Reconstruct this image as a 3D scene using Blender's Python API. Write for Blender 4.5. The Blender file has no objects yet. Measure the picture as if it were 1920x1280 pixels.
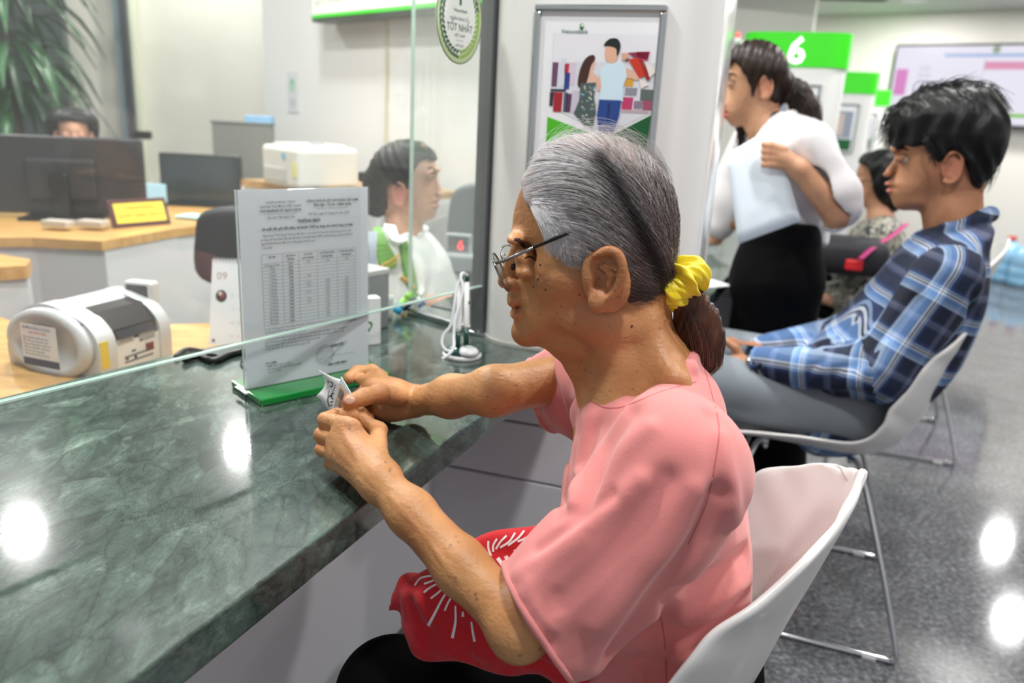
import bpy, bmesh, math, random
import numpy as np
from mathutils import Vector
from mathutils.bvhtree import BVHTree
import openvdb
random.seed(7); rng = np.random.default_rng(7)
scn = bpy.context.scene
COL = bpy.context.collection

# ------------------------------------------------------------------ camera
FPX = 1460.0; PITCH = math.radians(16.1); ROLL = math.radians(2.9)
CAM = np.array([0, 0, 1.15])
FW = np.array([0, math.cos(PITCH), -math.sin(PITCH)])
_r0 = np.array([1., 0, 0]); _u0 = np.array([0, math.sin(PITCH), math.cos(PITCH)])
RT = math.cos(ROLL) * _r0 + math.sin(ROLL) * _u0
UP = math.cos(ROLL) * _u0 - math.sin(ROLL) * _r0
cd = bpy.data.cameras.new('camera'); cam = bpy.data.objects.new('camera', cd); COL.objects.link(cam)
cd.sensor_width = 36; cd.lens = 36 * FPX / 1920; cd.clip_start = .02; cd.clip_end = 60
from mathutils import Matrix
M = Matrix(((RT[0], UP[0], -FW[0], CAM[0]), (RT[1], UP[1], -FW[1], CAM[1]), (RT[2], UP[2], -FW[2], CAM[2]), (0, 0, 0, 1)))
cam.matrix_world = M
cd.dof.use_dof = True; cd.dof.focus_distance = .86; cd.dof.aperture_fstop = 4.0
scn.camera = cam
scn.view_settings.view_transform = 'Standard'; scn.view_settings.look = 'None'
scn.view_settings.gamma = 1; scn.view_settings.use_curve_mapping = False
scn.view_settings.exposure = 0.1
scn.cycles.use_denoising = True
scn.cycles.max_bounces = 8; scn.cycles.transparent_max_bounces = 16
scn.cycles.sample_clamp_indirect = 6

# ------------------------------------------------------------------ world and lights
w = bpy.data.worlds.new('ambient_fill'); scn.world = w; w.use_nodes = True
bg = w.node_tree.nodes['Background']; bg.inputs[0].default_value = (.93, .96, 1, 1); bg.inputs[1].default_value = .6  # even fill light added through the open room behind the camera
CEIL = 2.6
BULKLIGHTS = [(4.31, 6.09), (3.73, 4.945), (5.3, 5.0), (3.11, 6.856), (1.75, 7.75)]  # those neither seen nor mirrored are added to brighten the far wall
DOWNLIGHTS = [(-2.58, 3.717), (-1.839, 4.937), (3.0, 4.3), (1.9, 3.0), (.9, 1.6), (.2, .3), (-.8, 1.1), (-1.1, 2.3),
              (1.9, .6), (3.1, 1.9), (4.3, 3.1), (.6, 4.9), (-.15, 2.4), (-3.3, 2.4), (1.9, 6.0), (-.9, 2.95)]  # the ones on the teller side are added to brighten the white wall
LPOW = 23.0
for i, (x, y, z_) in enumerate([(*q, CEIL) for q in DOWNLIGHTS] + [(*q, 2.21) for q in BULKLIGHTS]):
    ld = bpy.data.lights.new('downlight_lamp', 'AREA'); ld.shape = 'DISK'; ld.size = .15
    ld.energy = LPOW; ld.color = (1, .985, .96); ld.spread = math.radians(180)
    lo = bpy.data.objects.new('downlight_lamp', ld); COL.objects.link(lo)
    lo.location = (x, y, z_ - .012)

# ------------------------------------------------------------------ pixel helpers (a pixel of the photograph to a point in the room)
def ray(x, y): return FW + RT * (x - 960) / FPX - UP * (y - 640) / FPX
def at(x, y, d): return CAM + ray(x, y) * d
def onz(x, y, z): v = ray(x, y); return CAM + v * (z - CAM[2]) / v[2]
def hit(x, y, p0, n): v = ray(x, y); n = np.array(n, float); return CAM + v * (((np.array(p0) - CAM) @ n) / (v @ n))

# ------------------------------------------------------------------ materials
def lin(c):
    if isinstance(c, str):
        c = c.lstrip('#'); c = [int(c[i:i + 2], 16) / 255 for i in (0, 2, 4)]
        c = [(v / 12.92 if v <= .04045 else ((v + .055) / 1.055) ** 2.4) for v in c]
    return (*c[:3], 1)
MATS = {}
def mat(name, c, rough=.5, metal=0, spec=.5, coat=0, emit=None, estr=0, bump=None, var=None, sheen=0, sss=0):
    """bump=(scale,strength,detail); var=(scale, colour2, amount)"""
    if name in MATS: return MATS[name]
    m = bpy.data.materials.new(name); m.use_nodes = True; nt = m.node_tree; b = nt.nodes['Principled BSDF']
    b.inputs['Base Color'].default_value = lin(c); b.inputs['Roughness'].default_value = rough
    b.inputs['Metallic'].default_value = metal; b.inputs['Specular IOR Level'].default_value = spec
    b.inputs['Coat Weight'].default_value = coat; b.inputs['Coat Roughness'].default_value = .08
    if sheen: b.inputs['Sheen Weight'].default_value = sheen
    if sss:
        b.inputs['Subsurface Weight'].default_value = sss; b.inputs['Subsurface Radius'].default_value = (.012, .005, .003); b.inputs['Subsurface Scale'].default_value = 1
    if emit: b.inputs['Emission Color'].default_value = lin(emit); b.inputs['Emission Strength'].default_value = estr
    tc = nt.nodes.new('ShaderNodeTexCoord')
    if var:
        nz = nt.nodes.new('ShaderNodeTexNoise'); nz.inputs['Scale'].default_value = var[0]; nz.inputs['Detail'].default_value = 6
        nt.links.new(tc.outputs['Object'], nz.inputs['Vector'])
        mp = nt.nodes.new('ShaderNodeMapRange'); mp.inputs[1].default_value = .38; mp.inputs[2].default_value = .66; mp.inputs[4].default_value = var[2]
        nt.links.new(nz.outputs[0], mp.inputs[0])
        mx = nt.nodes.new('ShaderNodeMix'); mx.data_type = 'RGBA'; mx.inputs[6].default_value = lin(c); mx.inputs[7].default_value = lin(var[1])
        nt.links.new(mp.outputs[0], mx.inputs[0]); nt.links.new(mx.outputs[2], b.inputs['Base Color'])
    if bump:
        nz = nt.nodes.new('ShaderNodeTexNoise'); nz.inputs['Scale'].default_value = bump[0]; nz.inputs['Detail'].default_value = bump[2] if len(bump) > 2 else 4
        nt.links.new(tc.outputs['Object'], nz.inputs['Vector'])
        bp = nt.nodes.new('ShaderNodeBump'); bp.inputs['Strength'].default_value = bump[1]; bp.inputs['Distance'].default_value = .002
        nt.links.new(nz.outputs[0], bp.inputs['Height']); nt.links.new(bp.outputs[0], b.inputs['Normal'])
    MATS[name] = m; return m
def nodes(name):
    m = bpy.data.materials.new(name); m.use_nodes = True; MATS[name] = m
    return m, m.node_tree, m.node_tree.nodes['Principled BSDF']
def N(nt, t, **kw):
    n = nt.nodes.new(t)
    for k, v in kw.items():
        if k[0] == 'i' and k[1:].isdigit(): n.inputs[int(k[1:])].default_value = v
        else: setattr(n, k, v)
    return n
def ramp(nt, stops, interp='LINEAR'):
    r = nt.nodes.new('ShaderNodeValToRGB'); r.color_ramp.interpolation = interp
    e = r.color_ramp.elements
    while len(e) < len(stops): e.new(.5)
    for q, (p, c) in zip(e, stops): q.position = p; q.color = lin(c)
    return r

def m_marble():
    m, nt, b = nodes('green_marble'); L = nt.links.new
    tc = N(nt, 'ShaderNodeTexCoord'); mp = N(nt, 'ShaderNodeMapping'); mp.inputs['Rotation'].default_value = (0, 0, math.radians(40)); mp.inputs['Scale'].default_value = (1, .5, 1)
    L(tc.outputs['Object'], mp.inputs[0])
    wn = N(nt, 'ShaderNodeTexNoise'); wn.inputs['Scale'].default_value = 7; wn.inputs['Detail'].default_value = 6; L(mp.outputs[0], wn.inputs[0])
    sb = N(nt, 'ShaderNodeVectorMath', operation='MULTIPLY_ADD'); L(wn.outputs['Color'], sb.inputs[0]); sb.inputs[1].default_value = (.075, .075, .075); L(mp.outputs[0], sb.inputs[2])
    n1 = N(nt, 'ShaderNodeTexNoise'); n1.inputs['Scale'].default_value = 26; n1.inputs['Detail'].default_value = 12; n1.inputs['Roughness'].default_value = .72; L(sb.outputs[0], n1.inputs[0])
    base = ramp(nt, [(.26, '#2b3331'), (.40, '#434d4a'), (.56, '#59645f'), (.74, '#86928c')]); L(n1.outputs[0], base.inputs[0])
    v1 = N(nt, 'ShaderNodeTexVoronoi', feature='DISTANCE_TO_EDGE'); v1.inputs['Scale'].default_value = 24; L(sb.outputs[0], v1.inputs[0])
    e1 = ramp(nt, [(0, '#000000'), (.035, '#c8c8c8'), (.09, '#ffffff')]); L(v1.outputs[0], e1.inputs[0])
    v2 = N(nt, 'ShaderNodeTexVoronoi'); v2.inputs['Scale'].default_value = 24; L(sb.outputs[0], v2.inputs[0])
    vc = ramp(nt, [(0, '#76807b'), (.4, '#9aa29e'), (.75, '#b0b7b3'), (1, '#e2e8e4')]); L(v2.outputs['Color'], vc.inputs[0])
    v3 = N(nt, 'ShaderNodeTexVoronoi', feature='DISTANCE_TO_EDGE'); v3.inputs['Scale'].default_value = 90; L(sb.outputs[0], v3.inputs[0])
    e3 = ramp(nt, [(0, '#707870'), (.05, '#ffffff')]); L(v3.outputs[0], e3.inputs[0])
    a = N(nt, 'ShaderNodeMix', data_type='RGBA', blend_type='MULTIPLY'); a.inputs[0].default_value = .85; L(base.outputs[0], a.inputs[6]); L(vc.outputs[0], a.inputs[7])
    c = N(nt, 'ShaderNodeMix', data_type='RGBA', blend_type='MULTIPLY'); c.inputs[0].default_value = .28; L(a.outputs[2], c.inputs[6]); L(e1.outputs[0], c.inputs[7])
    d = N(nt, 'ShaderNodeMix', data_type='RGBA', blend_type='MULTIPLY'); d.inputs[0].default_value = .35; L(c.outputs[2], d.inputs[6]); L(e3.outputs[0], d.inputs[7])
    g = N(nt, 'ShaderNodeMix', data_type='RGBA', blend_type='MULTIPLY'); g.inputs[0].default_value = 1; L(d.outputs[2], g.inputs[6]); g.inputs[7].default_value = (1.62, 1.68, 1.66, 1)
    # pale veins
    n4 = N(nt, 'ShaderNodeTexNoise'); n4.inputs['Scale'].default_value = 5; n4.inputs['Detail'].default_value = 12; n4.inputs['Roughness'].default_value = .7; L(sb.outputs[0], n4.inputs[0])
    vr = ramp(nt, [(.485, '#000000'), (.5, '#ffffff'), (.515, '#000000')]); L(n4.outputs[0], vr.inputs[0])
    mm = N(nt, 'ShaderNodeMath', operation='MULTIPLY'); mm.inputs[1].default_value = .10; L(vr.outputs[0], mm.inputs[0])
    h = N(nt, 'ShaderNodeMix', data_type='RGBA'); L(mm.outputs[0], h.inputs[0]); L(g.outputs[2], h.inputs[6]); h.inputs[7].default_value = lin('#9fb6aa')
    L(h.outputs[2], b.inputs['Base Color'])
    b.inputs['Roughness'].default_value = .075; b.inputs['Specular IOR Level'].default_value = .42
    b.inputs['Coat Weight'].default_value = .35; b.inputs['Coat Roughness'].default_value = .24
    return m
def m_granite():
    m, nt, b = nodes('floor_granite'); L = nt.links.new
    tc = N(nt, 'ShaderNodeTexCoord')
    n1 = N(nt, 'ShaderNodeTexNoise'); n1.inputs['Scale'].default_value = 75; n1.inputs['Detail'].default_value = 5; n1.inputs['Roughness'].default_value = .7; L(tc.outputs['Object'], n1.inputs[0])
    r = ramp(nt, [(.3, '#343538'), (.45, '#55565a'), (.56, '#717277'), (.72, '#a2a2a8')]); L(n1.outputs[0], r.inputs[0])
    n2 = N(nt, 'ShaderNodeTexNoise'); n2.inputs['Scale'].default_value = 9; L(tc.outputs['Object'], n2.inputs[0])
    r2 = ramp(nt, [(.3, '#cfcfcf'), (.7, '#ffffff')]); L(n2.outputs[0], r2.inputs[0])
    x = N(nt, 'ShaderNodeMix', data_type='RGBA', blend_type='MULTIPLY'); x.inputs[0].default_value = 1; L(r.outputs[0], x.inputs[6]); L(r2.outputs[0], x.inputs[7])
    L(x.outputs[2], b.inputs['Base Color']); b.inputs['Roughness'].default_value = .09
    return m
def m_wood(name='pale_wood', c1='#b98a4c', c2='#d9ad6c'):
    m, nt, b = nodes(name); L = nt.links.new
    tc = N(nt, 'ShaderNodeTexCoord'); mp = N(nt, 'ShaderNodeMapping'); mp.inputs['Scale'].default_value = (3, 22, 8); mp.inputs['Rotation'].default_value = (0, 0, .7); L(tc.outputs['Object'], mp.inputs[0])
    n1 = N(nt, 'ShaderNodeTexNoise'); n1.inputs['Scale'].default_value = 2; n1.inputs['Detail'].default_value = 6; L(mp.outputs[0], n1.inputs[0])
    r = ramp(nt, [(.3, c1), (.7, c2)]); L(n1.outputs[0], r.inputs[0]); L(r.outputs[0], b.inputs['Base Color']); b.inputs['Roughness'].default_value = .35
    return m
def m_glass(name, haze=.03, tint=(.985, 1, .99)):
    m = bpy.data.materials.new(name); m.use_nodes = True; nt = m.node_tree; MATS[name] = m; L = nt.links.new
    nt.nodes.remove(nt.nodes['Principled BSDF']); out = nt.nodes['Material Output']
    tr = N(nt, 'ShaderNodeBsdfTransparent'); tr.inputs[0].default_value = (*tint, 1)
    gl = N(nt, 'ShaderNodeBsdfGlossy'); gl.inputs['Roughness'].default_value = .015
    df = N(nt, 'ShaderNodeBsdfDiffuse'); df.inputs[0].default_value = (.8, .85, .84, 1)
    # uneven white haze mixed into the pane as diffuse colour
    tc = N(nt, 'ShaderNodeTexCoord'); nz = N(nt, 'ShaderNodeTexNoise'); nz.inputs['Scale'].default_value = 5; nz.inputs['Detail'].default_value = 4; L(tc.outputs['Object'], nz.inputs[0])
    mr = N(nt, 'ShaderNodeMapRange', i1=.3, i2=.75, i3=haze * .55, i4=haze * 1.6); L(nz.outputs[0], mr.inputs[0])
    m1 = N(nt, 'ShaderNodeMixShader'); L(mr.outputs[0], m1.inputs[0]); L(tr.outputs[0], m1.inputs[1]); L(df.outputs[0], m1.inputs[2])
    fr = N(nt, 'ShaderNodeFresnel'); ge = N(nt, 'ShaderNodeNewGeometry'); mi = N(nt, 'ShaderNodeMapRange', i1=0, i2=1, i3=1.45, i4=1 / 1.45); L(ge.outputs['Backfacing'], mi.inputs[0]); L(mi.outputs[0], fr.inputs[0])
    m2 = N(nt, 'ShaderNodeMixShader'); L(fr.outputs[0], m2.inputs[0]); L(m1.outputs[0], m2.inputs[1]); L(gl.outputs[0], m2.inputs[2])
    L(m2.outputs[0], out.inputs['Surface']); return m
def m_attr(name, rough=.5, attr='col', bump=None, sheen=0, aniso=0, spec=.5):
    m, nt, b = nodes(name); a = N(nt, 'ShaderNodeAttribute', attribute_name=attr); nt.links.new(a.outputs['Color'], b.inputs['Base Color'])
    b.inputs['Roughness'].default_value = rough; b.inputs['Specular IOR Level'].default_value = spec
    if sheen: b.inputs['Sheen Weight'].default_value = sheen
    return m
def m_skin(name, c1, c2, red, rough=.5, bump=.5, spots=.0, scale=1.):
    m, nt, b = nodes(name); L = nt.links.new; tc = N(nt, 'ShaderNodeTexCoord')
    n1 = N(nt, 'ShaderNodeTexNoise'); n1.inputs['Scale'].default_value = 14; n1.inputs['Detail'].default_value = 6; L(tc.outputs['Object'], n1.inputs[0])
    r = ramp(nt, [(.32, c1), (.68, c2)]); L(n1.outputs[0], r.inputs[0])
    a = N(nt, 'ShaderNodeAttribute', attribute_name='red')
    x = N(nt, 'ShaderNodeMix', data_type='RGBA'); L(a.outputs['Fac'], x.inputs[0]); L(r.outputs[0], x.inputs[6]); x.inputs[7].default_value = lin(red)
    o = x.outputs[2]
    if spots:
        v = N(nt, 'ShaderNodeTexVoronoi'); v.inputs['Scale'].default_value = 95; L(tc.outputs['Object'], v.inputs[0])
        n2 = N(nt, 'ShaderNodeTexNoise'); n2.inputs['Scale'].default_value = 22; L(tc.outputs['Object'], n2.inputs[0])
        mr = N(nt, 'ShaderNodeMapRange', i1=.24, i2=.10, i3=0, i4=1); L(v.outputs['Distance'], mr.inputs[0])
        mr2 = N(nt, 'ShaderNodeMapRange', i1=.52, i2=.62, i3=0, i4=spots); L(n2.outputs[0], mr2.inputs[0])
        mu = N(nt, 'ShaderNodeMath', operation='MULTIPLY'); L(mr.outputs[0], mu.inputs[0]); L(mr2.outputs[0], mu.inputs[1])
        y = N(nt, 'ShaderNodeMix', data_type='RGBA'); L(mu.outputs[0], y.inputs[0]); L(o, y.inputs[6]); y.inputs[7].default_value = lin('#5a3018'); o = y.outputs[2]
    L(o, b.inputs['Base Color'])
    n3 = N(nt, 'ShaderNodeTexNoise'); n3.inputs['Scale'].default_value = 230; n3.inputs['Detail'].default_value = 5; L(tc.outputs['Object'], n3.inputs[0])
    mp = N(nt, 'ShaderNodeMapping'); mp.inputs['Scale'].default_value = (1, 1, 2.6); mp.inputs['Rotation'].default_value = (.3, .5, .2); L(tc.outputs['Object'], mp.inputs[0])
    n4 = N(nt, 'ShaderNodeTexNoise'); n4.inputs['Scale'].default_value = 60; n4.inputs['Detail'].default_value = 3; n4.inputs['Distortion'].default_value = .6; L(mp.outputs[0], n4.inputs[0])
    ad = N(nt, 'ShaderNodeMath', operation='ADD'); L(n3.outputs[0], ad.inputs[0]); L(n4.outputs[0], ad.inputs[1])
    bp = N(nt, 'ShaderNodeBump'); bp.inputs['Strength'].default_value = bump; bp.inputs['Distance'].default_value = .0012; L(ad.outputs[0], bp.inputs['Height']); L(bp.outputs[0], b.inputs['Normal'])
    b.inputs['Roughness'].default_value = rough; b.inputs['Specular IOR Level'].default_value = .4
    b.inputs['Subsurface Weight'].default_value = .12; b.inputs['Subsurface Radius'].default_value = (.01, .004, .002); b.inputs['Subsurface Scale'].default_value = 1
    return m
def m_plaid():
    m, nt, b = nodes('plaid_flannel'); L = nt.links.new
    uv = N(nt, 'ShaderNodeAttribute', attribute_name='plaid'); sp = N(nt, 'ShaderNodeSeparateXYZ'); L(uv.outputs['Vector'], sp.inputs[0])
    st = [(0, '#0d1a38'), (.10, '#23386a'), (.16, '#8fa9cc'), (.185, '#26365e'), (.20, '#d8dfea'), (.225, '#16233f'), (.25, '#d0d8e6'), (.275, '#5f86bd'), (.35, '#7f9fcb'), (.40, '#a9bfdc'), (.43, '#1a2748'), (.46, '#0b1226'), (.68, '#16264a'), (.72, '#5b6078'), (.80, '#47506e'), (.84, '#0e1a36')]
    outs = []
    for o in (0, 1):
        mm = N(nt, 'ShaderNodeMath', operation='MULTIPLY'); L(sp.outputs[o], mm.inputs[0]); mm.inputs[1].default_value = 1 / .122
        fr = N(nt, 'ShaderNodeMath', operation='FRACT'); L(mm.outputs[0], fr.inputs[0])
        r = ramp(nt, st, 'CONSTANT'); L(fr.outputs[0], r.inputs[0]); outs.append(r.outputs[0])
    x = N(nt, 'ShaderNodeMix', data_type='RGBA'); x.inputs[0].default_value = .5; L(outs[0], x.inputs[6]); L(outs[1], x.inputs[7])
    L(x.outputs[2], b.inputs['Base Color']); b.inputs['Roughness'].default_value = .85
    return m
def m_print(name, cols, scale=20):
    m, nt, b = nodes(name); L = nt.links.new; tc = N(nt, 'ShaderNodeTexCoord')
    n1 = N(nt, 'ShaderNodeTexNoise'); n1.inputs['Scale'].default_value = scale; n1.inputs['Detail'].default_value = 3; n1.inputs['Distortion'].default_value = 1.2; L(tc.outputs['Object'], n1.inputs[0])
    k = len(cols); r = ramp(nt, [(.34 + .3 * i / k, c) for i, c in enumerate(cols)]); L(n1.outputs[0], r.inputs[0]); L(r.outputs[0], b.inputs['Base Color']); b.inputs['Roughness'].default_value = .8
    return m
def m_hair(name, c1, c2, scale=(1, 1, 1), rough=.42, attr=False, bump=.6):
    m, nt, b = nodes(name); L = nt.links.new; tc = N(nt, 'ShaderNodeTexCoord')
    mp = N(nt, 'ShaderNodeMapping'); mp.inputs['Scale'].default_value = scale; L(tc.outputs['Object'], mp.inputs[0])
    n1 = N(nt, 'ShaderNodeTexNoise'); n1.inputs['Scale'].default_value = 60; n1.inputs['Detail'].default_value = 5; L(mp.outputs[0], n1.inputs[0])
    if attr:
        a = N(nt, 'ShaderNodeAttribute', attribute_name='col'); L(a.outputs['Color'], b.inputs['Base Color'])
    else:
        r = ramp(nt, [(.3, c1), (.7, c2)]); L(n1.outputs[0], r.inputs[0]); L(r.outputs[0], b.inputs['Base Color'])
    bp = N(nt, 'ShaderNodeBump'); bp.inputs['Strength'].default_value = bump; bp.inputs['Distance'].default_value = .003; L(n1.outputs[0], bp.inputs['Height']); L(bp.outputs[0], b.inputs['Normal'])
    b.inputs['Roughness'].default_value = rough; b.inputs['Specular IOR Level'].default_value = .25
    return m

# ------------------------------------------------------------------ objects
WO = {}
def link(o, parent=None, origin=(0, 0, 0)):
    COL.objects.link(o)
    if parent is not None: o.parent = parent
    WO[o.name] = np.array(origin, float)
    return o
def tag(o, label=None, cat=None, group=None, kind=None):
    if label: o['label'] = label
    if cat: o['category'] = cat
    if group: o['group'] = group
    if kind: o['kind'] = kind
    return o
def thing(name, loc, label, cat, group=None):
    o = bpy.data.objects.new(name, None); o.empty_display_size = .05; link(o, None, loc); o.location = [float(v) for v in loc]
    return tag(o, label, cat, group)
def worg(parent): return WO[parent.name] if parent is not None else np.zeros(3)
def mkobj(name, V, F, mats, parent=None, smooth=False, fm=None, origin=None):
    """V: world vertices (Nx3), F: faces. A child is stored relative to its top-level thing."""
    V = np.asarray(V, float)
    org = worg(parent) if parent is not None else (np.asarray(origin, float) if origin is not None else np.zeros(3))
    me = bpy.data.meshes.new(name)
    if isinstance(F, np.ndarray) and F.ndim == 2 and len(F) > 500:
        k = F.shape[1]; me.vertices.add(len(V)); me.vertices.foreach_set('co', (V - org).ravel().astype(np.float32))
        me.loops.add(F.size); me.loops.foreach_set('vertex_index', F.ravel().astype(np.int32))
        me.polygons.add(len(F)); me.polygons.foreach_set('loop_start', np.arange(0, F.size, k, dtype=np.int32)); me.polygons.foreach_set('loop_total', np.full(len(F), k, np.int32))
        me.update(calc_edges=True)
    else:
        me.from_pydata([tuple(v) for v in (V - org)], [], [tuple(int(i) for i in f) for f in F])
    if not isinstance(mats, (list, tuple)): mats = [mats]
    for m in mats: me.materials.append(m)
    if fm is not None: me.polygons.foreach_set('material_index', np.asarray(fm, np.int32))
    me.validate(); me.update()
    if smooth: me.polygons.foreach_set('use_smooth', np.ones(len(me.polygons), bool))
    o = bpy.data.objects.new(name, me); link(o, parent, org)
    if parent is None: o.location = org
    return o
class MB:
    """collects simple solids in world coordinates; build() links them as one mesh object"""
    def __init__(s): s.V = []; s.F = []; s.M = []; s.mi = 0
    def add(s, V, F):
        o = len(s.V); s.V += [tuple(v) for v in V]; s.F += [tuple(i + o for i in f) for f in F]; s.M += [s.mi] * len(F); return s
    def box(s, c, d, ax=None, bev=0.0):
        c = np.array(c, float); ax = np.eye(3) if ax is None else np.array(ax, float); hx, hy, hz = [v / 2 for v in d]
        if bev <= 0:
            V = [c + ax[0] * x * hx + ax[1] * y * hy + ax[2] * z * hz for z in (-1, 1) for y in (-1, 1) for x in (-1, 1)]
            return s.add(V, [(0, 2, 3, 1), (4, 5, 7, 6), (0, 1, 5, 4), (2, 6, 7, 3), (0, 4, 6, 2), (1, 3, 7, 5)])
        bm = bmesh.new(); bmesh.ops.create_cube(bm, size=1)
        for v in bm.verts: v.co = (v.co.x * d[0], v.co.y * d[1], v.co.z * d[2])
        bmesh.ops.bevel(bm, geom=bm.edges[:], offset=min(bev, min(d) * .49), segments=2, affect='EDGES', profile=.5)
        V = [c + ax[0] * v.co.x + ax[1] * v.co.y + ax[2] * v.co.z for v in bm.verts]; bm.verts.index_update()
        F = [[v.index for v in f.verts] for f in bm.faces]; bm.free(); return s.add(V, F)
    def prism(s, P, off):
        """closed polygon P (3-D points) extruded by vector off"""
        P = [np.array(p, float) for p in P]; off = np.array(off, float); n = len(P)
        V = P + [p + off for p in P]
        return s.add(V, [tuple(range(n))[::-1], tuple(range(n, 2 * n))] + [(i, (i + 1) % n, n + (i + 1) % n, n + i) for i in range(n)])
    def tube(s, P, r, seg=8, flat=None, closed=False, caps=True):
        P = [np.array(p, float) for p in P]; n = len(P); r = [r] * n if np.isscalar(r) else list(r)
        T = []
        for i in range(n):
            a = P[(i - 1) % n] if (closed or i > 0) else P[i]; b = P[(i + 1) % n] if (closed or i < n - 1) else P[i]
            t = b - a; T.append(t / (np.linalg.norm(t) + 1e-12))
        u = np.cross(T[0], [0, 0, 1.]);
        if np.linalg.norm(u) < .1: u = np.cross(T[0], [0, 1., 0])
        V = []; F = []
        for i in range(n):
            u = u - T[i] * (u @ T[i]); u /= np.linalg.norm(u) + 1e-12; v = np.cross(T[i], u)
            for j in range(seg):
                a = 2 * math.pi * j / seg; V.append(P[i] + r[i] * (math.cos(a) * u + math.sin(a) * v * (flat or 1)))
        m = n if closed else n - 1
        for i in range(m):
            for j in range(seg):
                a = i * seg + j; b = i * seg + (j + 1) % seg; i2 = (i + 1) % n
                F.append((a, b, i2 * seg + (j + 1) % seg, i2 * seg + j))
        if caps and not closed: F.append(tuple(range(seg))[::-1]); F.append(tuple((n - 1) * seg + j for j in range(seg)))
        return s.add(V, F)
    def lathe(s, c, prof, ax=None, seg=24, sx=1, sy=1):
        c = np.array(c, float); ax = np.eye(3) if ax is None else np.array(ax, float); V = []; F = []; n = len(prof)
        for r, z in prof:
            for j in range(seg):
                a = 2 * math.pi * j / seg; V.append(c + ax[0] * r * sx * math.cos(a) + ax[1] * r * sy * math.sin(a) + ax[2] * z)
        for i in range(n - 1):
            for j in range(seg): F.append((i * seg + j, i * seg + (j + 1) % seg, (i + 1) * seg + (j + 1) % seg, (i + 1) * seg + j))
        F.append(tuple(range(seg))[::-1]); F.append(tuple((n - 1) * seg + j for j in range(seg)))
        return s.add(V, F)
    def sheet(s, G, th=.001):
        """grid of points G[i][j] made into a thin sheet with thickness"""
        G = np.array(G, float); a, b = G.shape[:2]
        du = np.gradient(G, axis=0); dv = np.gradient(G, axis=1); n = np.cross(du, dv); n /= np.linalg.norm(n, axis=2, keepdims=True) + 1e-12
        V = np.concatenate([(G + n * th / 2).reshape(-1, 3), (G - n * th / 2).reshape(-1, 3)]); o = a * b; F = []
        for i in range(a - 1):
            for j in range(b - 1):
                q = i * b + j; F.append((q, q + b, q + b + 1, q + 1)); F.append((o + q, o + q + 1, o + q + b + 1, o + q + b))
        for j in range(b - 1):
            F.append((j, j + 1, o + j + 1, o + j)); q = (a - 1) * b + j; F.append((q + 1, q, o + q, o + q + 1))
        for i in range(a - 1):
            q = i * b; F.append((q + b, q, o + q, o + q + b)); q = i * b + b - 1; F.append((q, q + b, o + q + b, o + q))
        return s.add(V, F)
    def build(s, name, m, parent=None, smooth=False, origin=None):
        o = mkobj(name, np.array(s.V), s.F, m, parent, smooth, s.M if isinstance(m, (list, tuple)) else None, origin); return o
def smooth_by_angle(o, deg=35):
    me = o.data; me.polygons.foreach_set('use_smooth', np.ones(len(me.polygons), bool))
    bm = bmesh.new(); bm.from_mesh(me)
    for e in bm.edges:
        if len(e.link_faces) == 2 and e.calc_face_angle(0) > math.radians(deg): e.smooth = False
    bm.to_mesh(me); bm.free(); return o
def axes(heading_deg):
    """right-handed axes: x along heading (degrees clockwise from +Y), y to its left, z up"""
    h = math.radians(heading_deg); x = np.array([math.sin(h), math.cos(h), 0]); return np.array([x, [-x[1], x[0], 0], [0, 0, 1.]])
def unit(v): v = np.array(v, float); return v / np.linalg.norm(v)
def spline(P, k=8, closed=False):
    P = np.array(P, float); n = len(P); out = []
    rngi = range(n if closed else n - 1)
    for i in rngi:
        p = [P[(i + q) % n] if closed else P[min(max(i + q, 0), n - 1)] for q in (-1, 0, 1, 2)]
        for j in range(k):
            t = j / k; out.append(.5 * ((2 * p[1]) + (-p[0] + p[2]) * t + (2 * p[0] - 5 * p[1] + 4 * p[2] - p[3]) * t * t + (-p[0] + 3 * p[1] - 3 * p[2] + p[3]) * t ** 3))
    if not closed: out.append(P[-1])
    return np.array(out)

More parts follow.
